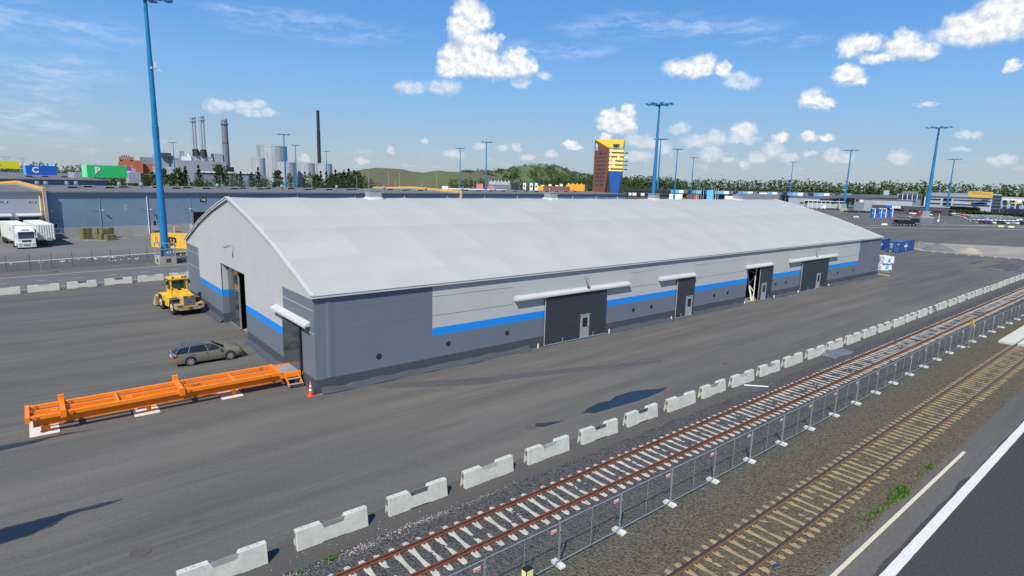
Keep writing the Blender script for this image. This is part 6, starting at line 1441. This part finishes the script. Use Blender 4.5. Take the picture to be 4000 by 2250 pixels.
for i,(x,y) in enumerate(((516.6,65.2),(517.3,61.2),(518.7,54.6),(519.5,50.5))):
    t=thing('straddle_carrier','tall pale blue straddle carrier at the right edge, %s from the left'%nth(i),'straddle carrier',(x,y,0),R(-78),'parked straddle carriers')
    for a in (0,3.2):
        for c in (0,6): part('leg',MB().bar((a,c,1.2),(a+.15,c,11),.5,.6),'carrierblue',t)
    part('top_beam',MB().box(-.2,3.6,-.3,6.4,10.6,11.5),'white',t); part('cab',MB().box(.2,1.8,-1,.6,9,10.6),'navycar',t); part('base_beam',MB().box(-.4,.6,-.8,6.8,2.4,4.6).box(2.9,3.9,-.8,6.8,2.4,4.6),'navycar',t); part('winch',MB().cyl((1.7,2,9.8),(1.7,4,9.8),1.0,n=10),'black',t); part('cross_beam',MB().box(0,3.4,-.2,.2,6.4,6.8),'carrierblue',t)
    for c in (0,3,6): part('wheel',MB().cyl((-.1,c,.7),(.4,c,.7),.7,n=10).cyl((3.0,c,.7),(3.5,c,.7),.7,n=10),'tyre',t)
solo('blue_wall',MB().box(0,30,0,1,0,5.0),'navycar','dark blue low structure along the foot of the straddle carriers','structure',(509,62,0),R(-80))
# white lorry shed
t=thing('lorry_shed','open white framed shed with white panels behind the far mast','shed',(442.4,168.9,0),math.atan2(144.1-168.9,452.7-442.4)); L=26.9
part('roof_beam',MB().box(0,L,0,.3,5.7,6.1).box(0,L,5,5.3,5.7,6.1),'white',t); part('back_panel',MB().box(2.5,L,5.3,5.5,.6,4.3),'tank',t); part('shade',MB().box(0,L,6.0,6.2,4.3,5.7),'glass',t)
for k in range(10): part('column',MB().box(k*L/9.2,k*L/9.2+.25,0,.25,0,5.8),'white',t)
part('booth',MB().box(.2,2.2,1,4,0,3.6),'stackgrey',t)
lt=thing('white_lorry','white lorry with a pale grey box parked in front of the open shed','lorry',(438.2,153.5,0),math.atan2(-21,9)); 
part('box_body',MB().box(3.0,15.5,0,2.6,1.1,4.0),'tank',lt); part('cab',MB().prism([(0,.5),(2.4,.5),(2.4,3.5),(.6,3.3),(.1,2.2)],'y',.05,2.5),'truckwhite',lt); part('windscreen',MB().prism([(.06,2.1),(.42,3.0),(.55,3.0),(.2,2.1)],'y',.2,2.35),'glass',lt); part('chassis',MB().box(.5,15.2,.3,2.2,.5,1.0),'black',lt)
for x in (1.2,5.0,11.4,12.8): part('wheel',MB().cyl((x,-.02,.5),(x,.3,.5),.5,n=12),'tyre',lt)
# kiosks, tipper truck, gate fences
for i,(x,y) in enumerate(((341.4,86.5),(351.4,86.6),(353.2,85.0),(363.4,85.0))):
    t=thing('gate_kiosk','tall blue and white lane kiosk at the port gate, %s from the left'%nth(i),'kiosk',(x,y,0),R(-50),'blue and white gate kiosks')
    part('body',MB().box(0,1.4,0,1.2,0,4.7),'kiosk',t); part('white_frame',MB().box(1.4,1.75,-.1,1.3,0,4.9).box(-.1,1.75,-.1,1.3,4.7,4.95),'white',t); part('glass',MB().box(.1,1.2,-.05,0,2.0,2.8),'fas_teal',t)
tk=thing('tipper_truck','black five-axle tipper truck behind the low barrier line in front of the mast','truck',(272.0,52.6,0),math.atan2(-6.5,10.2)); 
part('tipper_body',MB().prism([(1.0,1.3),(8.3,1.3),(8.6,2.5),(.6,2.5)],'y',0,2.5),'blackcar',tk); part('cab',MB().prism([(8.8,.7),(11.0,.7),(11.1,2.0),(10.8,3.1),(8.8,3.1)],'y',.05,2.45),'blackcar',tk); part('window',MB().prism([(10.0,2.0),(11.0,2.0),(10.75,2.9),(10.0,2.9)],'y',.02,2.48),'glass',tk); part('chassis',MB().box(-.3,10.8,.4,2.1,.6,1.2),'mud',tk); part('white_stripe',MB().box(8.9,11.1,.02,.05,1.1,1.35),'lid',tk)
for x in (.9,2.3,3.7,6.6,8.2,9.9): part('wheel',MB().cyl((x,-.02,.52),(x,.35,.52),.52,n=14),'tyre',tk); part('rim',MB().cyl((x,-.05,.52),(x,-.02,.52),.27,n=10),'lid',tk)
for (p0,p1,n_) in (((281.4,66.9),(287.8,63.2),4),((300,55.5),(308,50.2),4),((313,48),(339,39.7),12),((262,78),(281,67),8),((288,63.2),(300,56),5)):
    L=math.hypot(p1[0]-p0[0],p1[1]-p0[1]); t=thing('gate_fence','see-through grey gate fence section of the port gate starting at x %d'%p0[0],'fence',(p0[0],p0[1],0),math.atan2(p1[1]-p0[1],p1[0]-p0[0]),'grey fences of the port gate')
    for k in range(n_+1): part('post',MB().box(k*L/n_-.05,k*L/n_+.05,-.05,.05,0,2.2),'stackgrey',t)
    part('top_rail',MB().box(0,L,-.03,.03,2.1,2.2).box(0,L,-.03,.03,.2,.28),'stackgrey',t)
    w=MB(); xx=.2
    while xx<L: w.box(xx,xx+.04,-.01,.01,.2,2.1); xx+=.28
    part('bars',w,'stackgrey',t,stuff=True)
FN=['nearest the hall roof','beside the dark bins','in front of the parked car rows','left of the kiosks','between the hall roof and the truck']
for o in bpy.data.objects:
    if o.name.startswith('gate_fence'):
        k=int(o.name.split('.')[1]) if '.' in o.name else 0; o['label']='see-through grey fence of the port gate '+['below the blue kiosks','beside the dark gate behind the tipper truck','in front of the parked car rows','just above the far slope of the hall roof','between the kiosks and the tipper truck'][k]
for i,(x,y,h,w,m,l) in enumerate([(294.9,78.1,2.1,2.2,'white','white and blue information board on two posts past the hall roof'),(327.4,33.9,3.5,1.1,'lid','grey scanner cabinet on a pole in front of the car rows'),(322.8,38.7,2.5,.5,'lid','small dark and white sign on a pole left of the car rows'),(329.6,22.5,2.4,.4,'white','thin white pole at the right edge in front of the car rows'),(316,49.5,1.9,1.0,'white','small white notice board with red top at the fence')]):
    t=thing('gate_sign',l,'sign',(x,y,0),R(-45)); part('post',MB().cyl((w*.5,0,0),(w*.5,0,h-.4),.06,n=6),'galv',t); part('board',MB().box(0,w,-.04,.04,h-.9,h),m,t)
    if i==0: part('blue_print',MB().box(.5,1.7,-.06,-.04,h-.65,h-.3),'kiosk',t)
for i,(x,y,m,l) in enumerate([(320.4,27.8,'paleyellow','pale yellow low block on the road edge, left of two'),(320.0,24.1,'paleyellow','pale yellow low block on the road edge, right of two'),(268.5,57.0,'white','white low traffic blocks behind the tipper truck'),(270,75,'white','white traffic blocks left of the gate fence')]):
    t=thing('traffic_block',l,'traffic block',(x,y,0),R(-55)); part('block',MB().box(0,2.2,-.3,.3,0,.75),m,t); part('foot',MB().box(-.1,2.3,-.4,.4,0,.12),'galv',t)
solo('barrier_mast',MB().cyl((0,0,0),(.3,0,4.1),.12,n=6),'white','red and white raised boom pole at the port gate','barrier pole',(330.5,52.8,0))
solo('hydrant',MB().lathe([(.25,0),(.25,.9),(.32,1.0),(.2,1.4),(0,1.5)],8),'yellow','small yellow hydrant on the lot right of the dark gate','hydrant',(318,60,0))
t,L=bld('dark_container','dark louvred container between the tipper truck and the hydrant',(306,54),(312.5,50.5),2.4,0,2.7,'stackgrey','container')
# markings and road on the far lot
def strip(name,p0,p1,w,m,z=.008):
    d=Vector((p1[0]-p0[0],p1[1]-p0[1])).normalized(); n=Vector((-d.y,d.x))*w/2; return sheet(name,[(p0[0]-n.x,p0[1]-n.y),(p1[0]-n.x,p1[1]-n.y),(p1[0]+n.x,p1[1]+n.y),(p0[0]+n.x,p0[1]+n.y)],z,m)
strip('lot_kerb',(200,78),(309.3,16.8),1.0,'lineyellow'); strip('lot_line',(206,80),(320,14.5),.5,'wet')
strip('lot_line',(316,48.8),(334.9,21.3-6),1.3,'linewhite'); strip('lot_line',(245,66),(268,52.5),.6,'linewhite'); strip('lot_line',(325,36),(380,5),1.1,'linewhite'); strip('lot_line',(296,50),(326,31),.8,'linewhite'); strip('lot_line',(411.6,78.8),(385.1,69.0),.5,'linewhite'); strip('lot_line',(399,86),(375,77),.5,'linewhite'); strip('road_line',(407,139),(382,98),.7,'linewhite'); strip('road_line',(403,131),(372,84),.6,'linewhite'); strip('lot_line',(332,56.5),(345,40),.6,'linewhite')
strip('verge',(482,92),(450,42),6,'rapeseed',.006)

# ------------------------------------------------------------------ cars on the lots
def far_car(paint):
    b=MB(); L=2.1
    b.prism([(-L,.3),(L,.3),(L,.72),(1.75,.84),(.95,.92),(-2.0,.98),(-L,.85)],'y',-.86,.86,0)
    g=[(.95,.92),(.35,1.42),(-1.5,1.45),(-2.0,.98)]; b.prism(g,'y',-.74,.74,1); b.prism([(.33,1.40),(.3,1.46),(-1.48,1.49),(-1.52,1.42)],'y',-.70,.70,0)
    for x in (-1.3,1.3): b.cyl((x,-.89,.32),(x,.89,.32),.32,n=12,mi=2)
    b.box(L-.02,L+.01,-.8,-.5,.6,.75,3); b.box(L-.02,L+.01,.5,.8,.6,.75,3)
    return b.mesh('parked_car',[paint,'glass','tyre','chrome'])
CM={k:far_car(k) for k in ('truckwhite','silvercar','blackcar','navycar','red','darkred','bluecar','lid')}
def pcar(paint,x,y,rz,label,group,sc=1.0):
    o=link('parked_car',CM[paint],None,(x,y,.004),rz); o['label']=label; o['category']='car'; o['scale_note']=1 if False else 0; del o['scale_note']
    if group: o['group']=group
    o.scale=(sc,sc,sc*1.05); return o
ax=Vector((.81,-.585)); pxv=Vector((.585,.81)); base=Vector((346.5,42.5)); hd_=math.atan2(-.81,-.585)
cols=['silvercar','darkred','blackcar','navycar','truckwhite','darkred','blackcar','truckwhite','lid','truckwhite','blackcar','blackcar','truckwhite','blackcar','silvercar','truckwhite']
CN={'silvercar':'silver','darkred':'dark red','blackcar':'black','navycar':'navy blue','truckwhite':'white','lid':'grey'}
for i,cc in enumerate(cols):
    p=base+ax*(i*2.35); pcar(cc,p.x,p.y,hd_+random.uniform(-.04,.04),'%s car in the nearest parked row facing us, %s from the left'%(CN[cc],nth(i)),'cars in the nearest parked row')
rk=0
for j,(pp,a0,n_) in enumerate(((26,30,11),(37,58-20,12),(43,46,12),(52,50,13),(58,54,13),(67,60,13),(73,64,12))):
    for i in range(n_):
        p=base+ax*(a0+i*2.45-8)+pxv*pp; paint='truckwhite' if (i*7+j*3)%6 else ('silvercar' if i%2 else 'truckwhite')
        pcar(paint,p.x,p.y,hd_+(math.pi if j%2 else 0),'%s car in the %s row of the white car fleet, %s from the left'%('white' if paint=='truckwhite' else 'silver',nth(j),nth(i)),'fleet of mostly white parked cars',1.0)
for paint,x,y,rz,l in [('truckwhite',429,92.5,-.9,'white van-like car parked before the low office left of the mast'),('red',423,86.5,-.9,'dark red and white car directly behind the mast foot'),('truckwhite',422.5,83,-.9,'small white car just right of the mast foot'),('navycar',475.8,92.5,-.2,'dark blue van beside the orange figure'),('bluecar',472,87.3,-.9,'bright blue van in front of the low office'),('navycar',441.4,77.2,-1.0,'dark navy car in the middle of the far lot'),('truckwhite',473.9,80.9,-.9,'white car left of the silver and red ones'),('silvercar',473.4,78,-.9,'silver car between the white and red ones'),('red',467.8,74.6,-.9,'bright red car on the far lot'),('truckwhite',520,95,-.9,'white car roof beyond the hedge, left of two'),('truckwhite',522,78,-.9,'white van roof beyond the hedge, right of two')]:
    pcar(paint,x,y,rz,l,None,1.15)
solo('orange_figure_sign',MB().lathe([(.25,0),(.3,1.2),(.15,1.8)],6),'cone','small orange marker between the two blue vans','marker',(461,87.5,0))
solo('orange_round_sign',MB().cyl((0,0,2.6),(.1,0,2.6),.8,n=12).cyl((.05,0,0),(.05,0,2.6),.06,n=6),'warnyellow','orange round sign in front of the hedge at the right edge','sign',(485,42,0),R(20))

# ------------------------------------------------------------------ vegetation
def crown(rnd,kind,h,w,n,leaf):
    """leaf-sized faces spread in clumps through the crown volume"""
    out=MB(); cl=[]
    m=max(10,n//14)
    for _ in range(m):
        if kind=='c':
            t=rnd.random()**1.25; z=h*(.10+.90*t); rr=w*(1-t)**.85*(.55+.45*rnd.random())*(.8+.4*(int(t*9)%2))
        elif kind=='b':
            t=rnd.random(); z=h*(.08+.85*t); rr=w*math.sqrt(max(0.02,1-(t*1.0)**2))*(.4+.6*rnd.random())
        else:
            t=rnd.random(); z=h*(.22+.76*t); rr=w*math.sqrt(max(.02,1-((t-.38)/.66)**2))*(.35+.65*rnd.random())
        a=rnd.uniform(0,2*math.pi); cl.append((rr*math.cos(a),rr*math.sin(a),z,(.35+.5*rnd.random())*(w*.42 if kind!='c' else w*.30*(1.25-t))))
    for i in range(n):
        x,y,z,s=cl[i%m]; s=max(s,leaf*.5)
        c=Vector((x+rnd.gauss(0,s*.55),y+rnd.gauss(0,s*.55),max(.2,z+rnd.gauss(0,s*.42))))
        d=Vector((rnd.gauss(0,1),rnd.gauss(0,1),rnd.gauss(0,.7))).normalized(); e=d.cross(Vector((rnd.gauss(0,1),rnd.gauss(0,1),rnd.gauss(0,1)))).normalized(); f=leaf*rnd.uniform(.6,1.3)
        if kind=='c': d=Vector((d.x,d.y,d.z*.4-.25)).normalized()
        out.add([c-d*f,c+e*f*.62,c+d*f,c-e*f*.62],[(0,1,2,3)])
    return out
def trunk(h,r,kind):
    b=MB(); top=.95*h if kind=='c' else .62*h
    b.cyl((0,0,0),(0,0,top),r,r*.25,n=7)
    if kind!='c':
        for k in range(5): a=k*1.3; b.cyl((0,0,h*(.25+.07*k)),(math.cos(a)*h*.18,math.sin(a)*h*.18,h*(.45+.09*k)),r*.45,r*.12,n=5)
    return b
TPL={}
for kd,n,leaf,wd,mat in (('c',1100,.42,.20,'conifer'),('d',1200,.48,.27,'leaf'),('p',850,.46,.24,'leaf_l'),('b',1000,.46,.62,'leaf')):
    for v in range(3):
        rnd=random.Random(v*10+ord(kd)); TPL[kd,v]=(crown(rnd,kd if kd!='p' else 'd',12,12*wd,n,leaf).mesh('crown',mat,False),trunk(12,.28,kd).mesh('trunk','bark'))
NM={'c':('conifer','spruce-like dark conifer'),'d':('birch_tree','full green broadleaf tree'),'p':('pale_tree','pale thin-leaved tree'),'b':('bush','broad round green bush')}
TREES= [(51.4,499.8,9.7,'b',0.9),(54.7,499.4,10.8,'b',1.0),(58.8,498.9,10.6,'b',0.9),(60.1,518.9,12.2,'d',1.0),(67.0,517.9,13.9,'p',1),(74.8,516.7,16.5,'d',0.8),(80.2,515.8,12.8,'d',0.8),(84.4,515.1,17.0,'d',0.9),(87.0,514.6,13.4,'d',0.8),(89.7,514.1,17.4,'c',1),(90.1,514.0,18.0,'c',1),(92.9,493.1,8.0,'b',1.1),(97.3,492.2,7.0,'b',0.9),(99.5,512.2,19.3,'c',1),(102.5,491.1,7.1,'b',0.9),(104.9,511.1,8.7,'c',0.6),(114.3,508.9,20.8,'d',1.0),(119.0,507.8,17.1,'p',0.8),(125.4,506.2,15.0,'p',1),(130.2,504.9,15.4,'c',1),(138.3,502.7,15.1,'d',0.6),(142.3,480.7,11.1,'b',1.2),(143.6,501.2,18.9,'c',1),(158.5,496.6,17.7,'d',1),(168.0,493.5,16.0,'p',0.7),(179.9,489.2,16.7,'c',0.9),(184.2,487.6,16.5,'p',0.9),(188.6,485.9,15.6,'d',0.8),(192.4,484.4,17.7,'c',1),(196.8,482.7,17.3,'c',1),(200.9,481.0,16.7,'d',0.8),(204.1,479.7,19.1,'c',1.1),(207.6,478.2,17.3,'d',0.8),(210.8,476.8,19.9,'c',1.1),(214.6,475.1,20.4,'c',1.1),(219.0,473.1,19.3,'c',1),(222.2,471.7,18.8,'d',0.9)]

TC={}
ordc={}
for i,(x,y,h,kd,w) in enumerate(TREES):
    nm,ds=NM[kd]; k=ordc.get(kd,0); ordc[kd]=k+1
    o=thing(nm,'%s before the power plant, %s of its kind from the left'%(ds,nth(k)),'tree' if kd!='b' else 'bush',(x,y,0),i*1.7,'trees in front of the power plant')
    s=h/12*(1.0 if kd!='c' else 1.03); o.scale=(s*w,s*w,s); c,t_=TPL[kd,i%3]; part('crown',c,None,o); part('trunk',t_,None,o)
def fcrown(rnd,kd,n,leaf):
    o=MB()
    for _ in range(n):
        t=rnd.random(); w=(.17*(1-t)**.7+.02) if kd=='c' else .23*math.sqrt(max(.03,1-((t-.45)/.57)**2))
        a=rnd.uniform(0,6.28); q=w*math.sqrt(rnd.random()); c=Vector((q*math.cos(a),q*math.sin(a),.04+.94*t))
        d=Vector((rnd.gauss(0,1),rnd.gauss(0,1),rnd.gauss(0,.8))).normalized(); e=d.cross(Vector((rnd.gauss(0,1),rnd.gauss(0,1),rnd.gauss(0,1)))).normalized(); f=leaf*rnd.uniform(.7,1.3)*(.55+.5*(1-t))
        o.add([c-d*f,c+e*f*.75,c+d*f,c-e*f*.75],[(0,1,2,3)])
    return o
# far forests: real small trees, joined
def forest(name,pts,rows_,gap,mat,seed,share=.6,depthstep=6.0,hj=.18,nleaf=46,leaf=1.25):
    rnd=random.Random(seed); tpl=[]
    for k in range(7):
        kd='c' if k<round(7*share) else 'd'; m=fcrown(rnd,kd,nleaf,leaf/20); tpl.append(m.v)
    V=[]; F=[]; 
    for (x0,y0,z0),(x1,y1,z1) in zip(pts,pts[1:]):
        L=math.hypot(x1-x0,y1-y0); n=max(1,int(L/gap))
        nx,ny=((x0+x1)/2-CAMP.x,(y0+y1)/2-CAMP.y); q=math.hypot(nx,ny); nx/=q; ny/=q
        for i in range(n):
            for r in range(rows_):
                t=(i+rnd.random())/n; x=x0+(x1-x0)*t+nx*(r*depthstep+rnd.uniform(-2,2)); y=y0+(y1-y0)*t+ny*(r*depthstep+rnd.uniform(-2,2))
                h=(z0+(z1-z0)*t)*(1+rnd.uniform(-hj,hj*.35)); h*=(1+.018*r)
                if rnd.random()<.05: h*=1.08
                v=rnd.choice(tpl); a=rnd.uniform(0,6.28); c,s=math.cos(a),math.sin(a); o=len(V); sx=h*rnd.uniform(.85,1.2) if h>5 else h*1.6
                V+= [(x+(p[0]*c-p[1]*s)*sx,y+(p[0]*s+p[1]*c)*sx,p[2]*h) for p in v]; F+=[(o+4*j,o+4*j+1,o+4*j+2,o+4*j+3) for j in range(len(v)//4)]
    me=bpy.data.meshes.new(name); me.from_pydata(V,[],F); me.materials.append(MT[mat]); me.update(); o=link(name,me); o['kind']='stuff'; return o
FOREST={'east': [[568.7,452.1,21.6],[579.6,438.8,24.6],[591.0,424.3,23.2],[607.0,402.4,22.3],[612.6,394.4,18.8],[618.4,385.8,20.7],[637.2,356.2,22.5],[648.5,336.8,20.7],[660.1,315.4,22.2],[672.9,289.8,23.5]],'east2': [[618.7,264.1,22.8],[624.2,252.1,23.1],[637.7,220.2,20.8],[648.9,189.8,22.7],[657.6,162.3,22.4],[663.6,140.8,24.4],[666.9,127.7,22.8],[671.9,105.5,22.7],[676.2,82.7,23.3],[680.0,57.7,22.8]],'farwest': [[-36.1,583.3,14.1],[-17.7,583.7,15.8],[-10.5,583.7,16.0],[-3.9,583.6,18.1],[5.1,583.4,17.7],[10.9,583.2,17.9],[16.7,583.0,16.0],[27.2,582.4,17.5],[39.5,581.4,16.9],[53.9,580.0,14.1],[64.7,578.8,8.9]],'mid': [[609.7,613.0,22.7],[624.6,598.3,26.3],[636.7,585.9,26.0],[649.7,572.0,26.5],[657.4,563.5,24.5]],'west': [[146.7,405.6,7.5],[156.9,401.7,10.2],[165.6,398.2,13.7],[174.2,394.6,15.9],[184.5,390.0,15.6],[191.3,386.7,14.1],[197.3,383.8,9.8],[200.2,382.3,7.0]]}
HILL_A=[(68.49,11.2),(67.36,15.6),(66.45,19.1),(65.21,23.3),(64.37,26.8),(63.41,28.9),(62.26,28.7),(61.27,28.0),(60.03,24.3),(58.92,23.3),(58.2,26.0),(57.67,27.4),(56.65,26.7),(55.62,26.8),(54.05,25.2),(51.83,20.6)]
HILL_B=[(56.49,14.5),(55.62,29.8),(54.42,32.6),(53.22,32.3),(51.5,35.5),(50.23,42.6),(48.52,47.8),(46.8,47.2),(45.71,41.5),(44.84,34.1),(43.49,30.2),(40.82,23.9),(38.42,19.0)]

forest('forest',FOREST['east'],6,3.4,'forest_leaf',1,.75)
forest('forest',FOREST['east2'],6,3.4,'forest_leaf2',2,.45)
forest('forest',[(590,640,21),(612,612,24),(650,572,25),(700,500,24),(690,440,22)],5,4,'forest_leaf',3,.8)
forest('grove',FOREST['west'],6,3.6,'conifer',4,.75,nleaf=90,leaf=.8)
forest('forest',FOREST['farwest'],4,4.2,'forest_leaf2',5,.5,nleaf=60)
forest('grove',[(60,497,8),(110,489,9),(150,478,9),(190,463,10),(225,450,10)],3,4.5,'leaf',6,.2,nleaf=70,leaf=.8)
forest('grove',[(300,440,16),(335,405,15),(380,360,14),(420,330,14),(455,300,13)],4,5,'leafdark',7,.4,nleaf=60)
b_=forest('hedge',[(512,97,2.7),(506,80,2.6),(501,62,2.5),(500,44,2.5)],4,1.2,'hedge',8,.0,.7,nleaf=60,leaf=3)
forest('hedge',[(399,123,1.4),(416,116,1.3),(424,111,1.3)],3,1.4,'hedge',10,.0,.7,nleaf=50,leaf=3)
# hills
def hill(name,prof,D,front,back,mat,seed,bumpy=2.0):
    """heightfield of a ridge: every column has a crest distance, a long near slope and a far slope"""
    rows=[]; prof=sorted(prof)
    def H(az):
        if az<=prof[0][0]: return prof[0][1]*max(0,1-(prof[0][0]-az)/4)
        if az>=prof[-1][0]: return prof[-1][1]*max(0,1-(az-prof[-1][0])/4)
        for (a0,h0),(a1,h1) in zip(prof,prof[1:]):
            if a0<=az<=a1: t=(az-a0)/(a1-a0); t=t*t*(3-2*t); return h0+(h1-h0)*t
    a=prof[0][0]-4
    while a<=prof[-1][0]+4:
        r=[]; hh=H(a)
        for k in range(34):
            t=k/33; rr=D-front+(front+back)*t; u=(rr-(D-front))/front if rr<D else 1-(rr-D)/back
            u=max(0,u); z=hh*(u*u*(3-2*u)*.62+.38*u); x=CAMP.x+rr*math.cos(R(a)); y=CAMP.y+rr*math.sin(R(a))
            z+=bumpy*mn.noise((x*.012,y*.012,seed))*u*(1-.75*u)+.5*mn.noise((x*.05,y*.05,seed)); r.append((x,y,z-.2))
        rows.append(r); a+=.22
    b=MB(); b.grid(rows,0,True); struct(name,b,mat,fix=False); return H
hill('hill',HILL_A,950,330,200,'hill_a',1,9)
HB=hill('hill',HILL_B,1250,420,250,'hill_b',2,16)
# bushes and woods over the green hill
rnd=random.Random(21); V=[]; F=[]
tp=[crown(rnd,'b',1.0,.9,26,.16).v for _ in range(5)]
for _ in range(1700):
    a=rnd.uniform(38.5,55.5); t=rnd.random()**.8; 
    cl=mn.noise((a*.9,t*3.0,0))+.25*mn.noise((a*3,t*8,4))
    if cl<.02 and t<.93: continue
    rr=1250-420+420*min(1,.25+.75*t); u=(rr-830)/420; z=HB(a)*(u*u*(3-2*u)*.62+.38*u)-1; h=rnd.uniform(3.5,7) if t>.3 else rnd.uniform(7,13)
    x=CAMP.x+rr*math.cos(R(a)); y=CAMP.y+rr*math.sin(R(a)); v=rnd.choice(tp); o=len(V); V+=[(x+p[0]*h,y+p[1]*h,z+p[2]*h) for p in v]; F+=[(o+4*j,o+4*j+1,o+4*j+2,o+4*j+3) for j in range(len(v)//4)]
me=bpy.data.meshes.new('hill_scrub'); me.from_pydata(V,[],F); me.materials.append(MT['leafdark']); o=link('hill_scrub',me); o['kind']='stuff'
# light poles between the warehouse and the plant
for i,(x,y,h,arm) in enumerate([(90.4,401.5,11.7,1),(120.7,393.2,11.4,1),(146,384.5,11.5,1),(174.9,372.4,13.9,1),(182.3,368.8,18.5,0),(195.3,362.3,19,0),(202.4,358.5,18.7,0),(226.1,344.6,18.5,0),(199.8,359.9,12.4,1),(216.7,350.3,12.4,1),(43.2,410.1,12.6,0),(71,405.7,11.2,0)]):
    t=thing('street_lamp','thin pale lamp post beyond the warehouse ridge, %s of the row'%nth(i),'street lamp',(x,y,0),R(200),'thin lamp posts beyond the warehouse')
    part('pole',MB().cyl((0,0,0),(0,0,h),.14,.09,n=6),'palepole',t)
    part('lamp_head',MB().bar((0,0,h),(1.8 if arm else .5,0,h+.2),.16).box((1.6 if arm else .3),(2.5 if arm else .9),-.2,.2,h+.1,h+.35),'palepole',t)
# pylons far at the left
for i,(x,y) in enumerate(((-26.6,863.6),(-13.1,913.7))):
    t=thing('power_pylon','faint lattice power pylon on the horizon at the far left, %s of two'%('first','second')[i],'pylon',(x,y,0),0,'power pylons on the horizon')
    b=MB(); H=25.5
    for s in (-1,1):
        b.bar((s*3,0,0),(s*.6,0,H*.8),.3); b.bar((s*.6,0,H*.8),(s*2.2,0,H),.3)
        for k in range(5): b.bar((s*(3-2.4*k/5),0,H*.8*k/5),(-s*(3-2.4*(k+1)/5),0,H*.8*(k+1)/5),.18)
    part('tower',b,'stackgrey',t); part('crossarm',MB().box(-5.5,5.5,-.15,.15,H-.3,H).box(-3.6,3.6,-.15,.15,H*.8,H*.8+.3),'stackgrey',t)
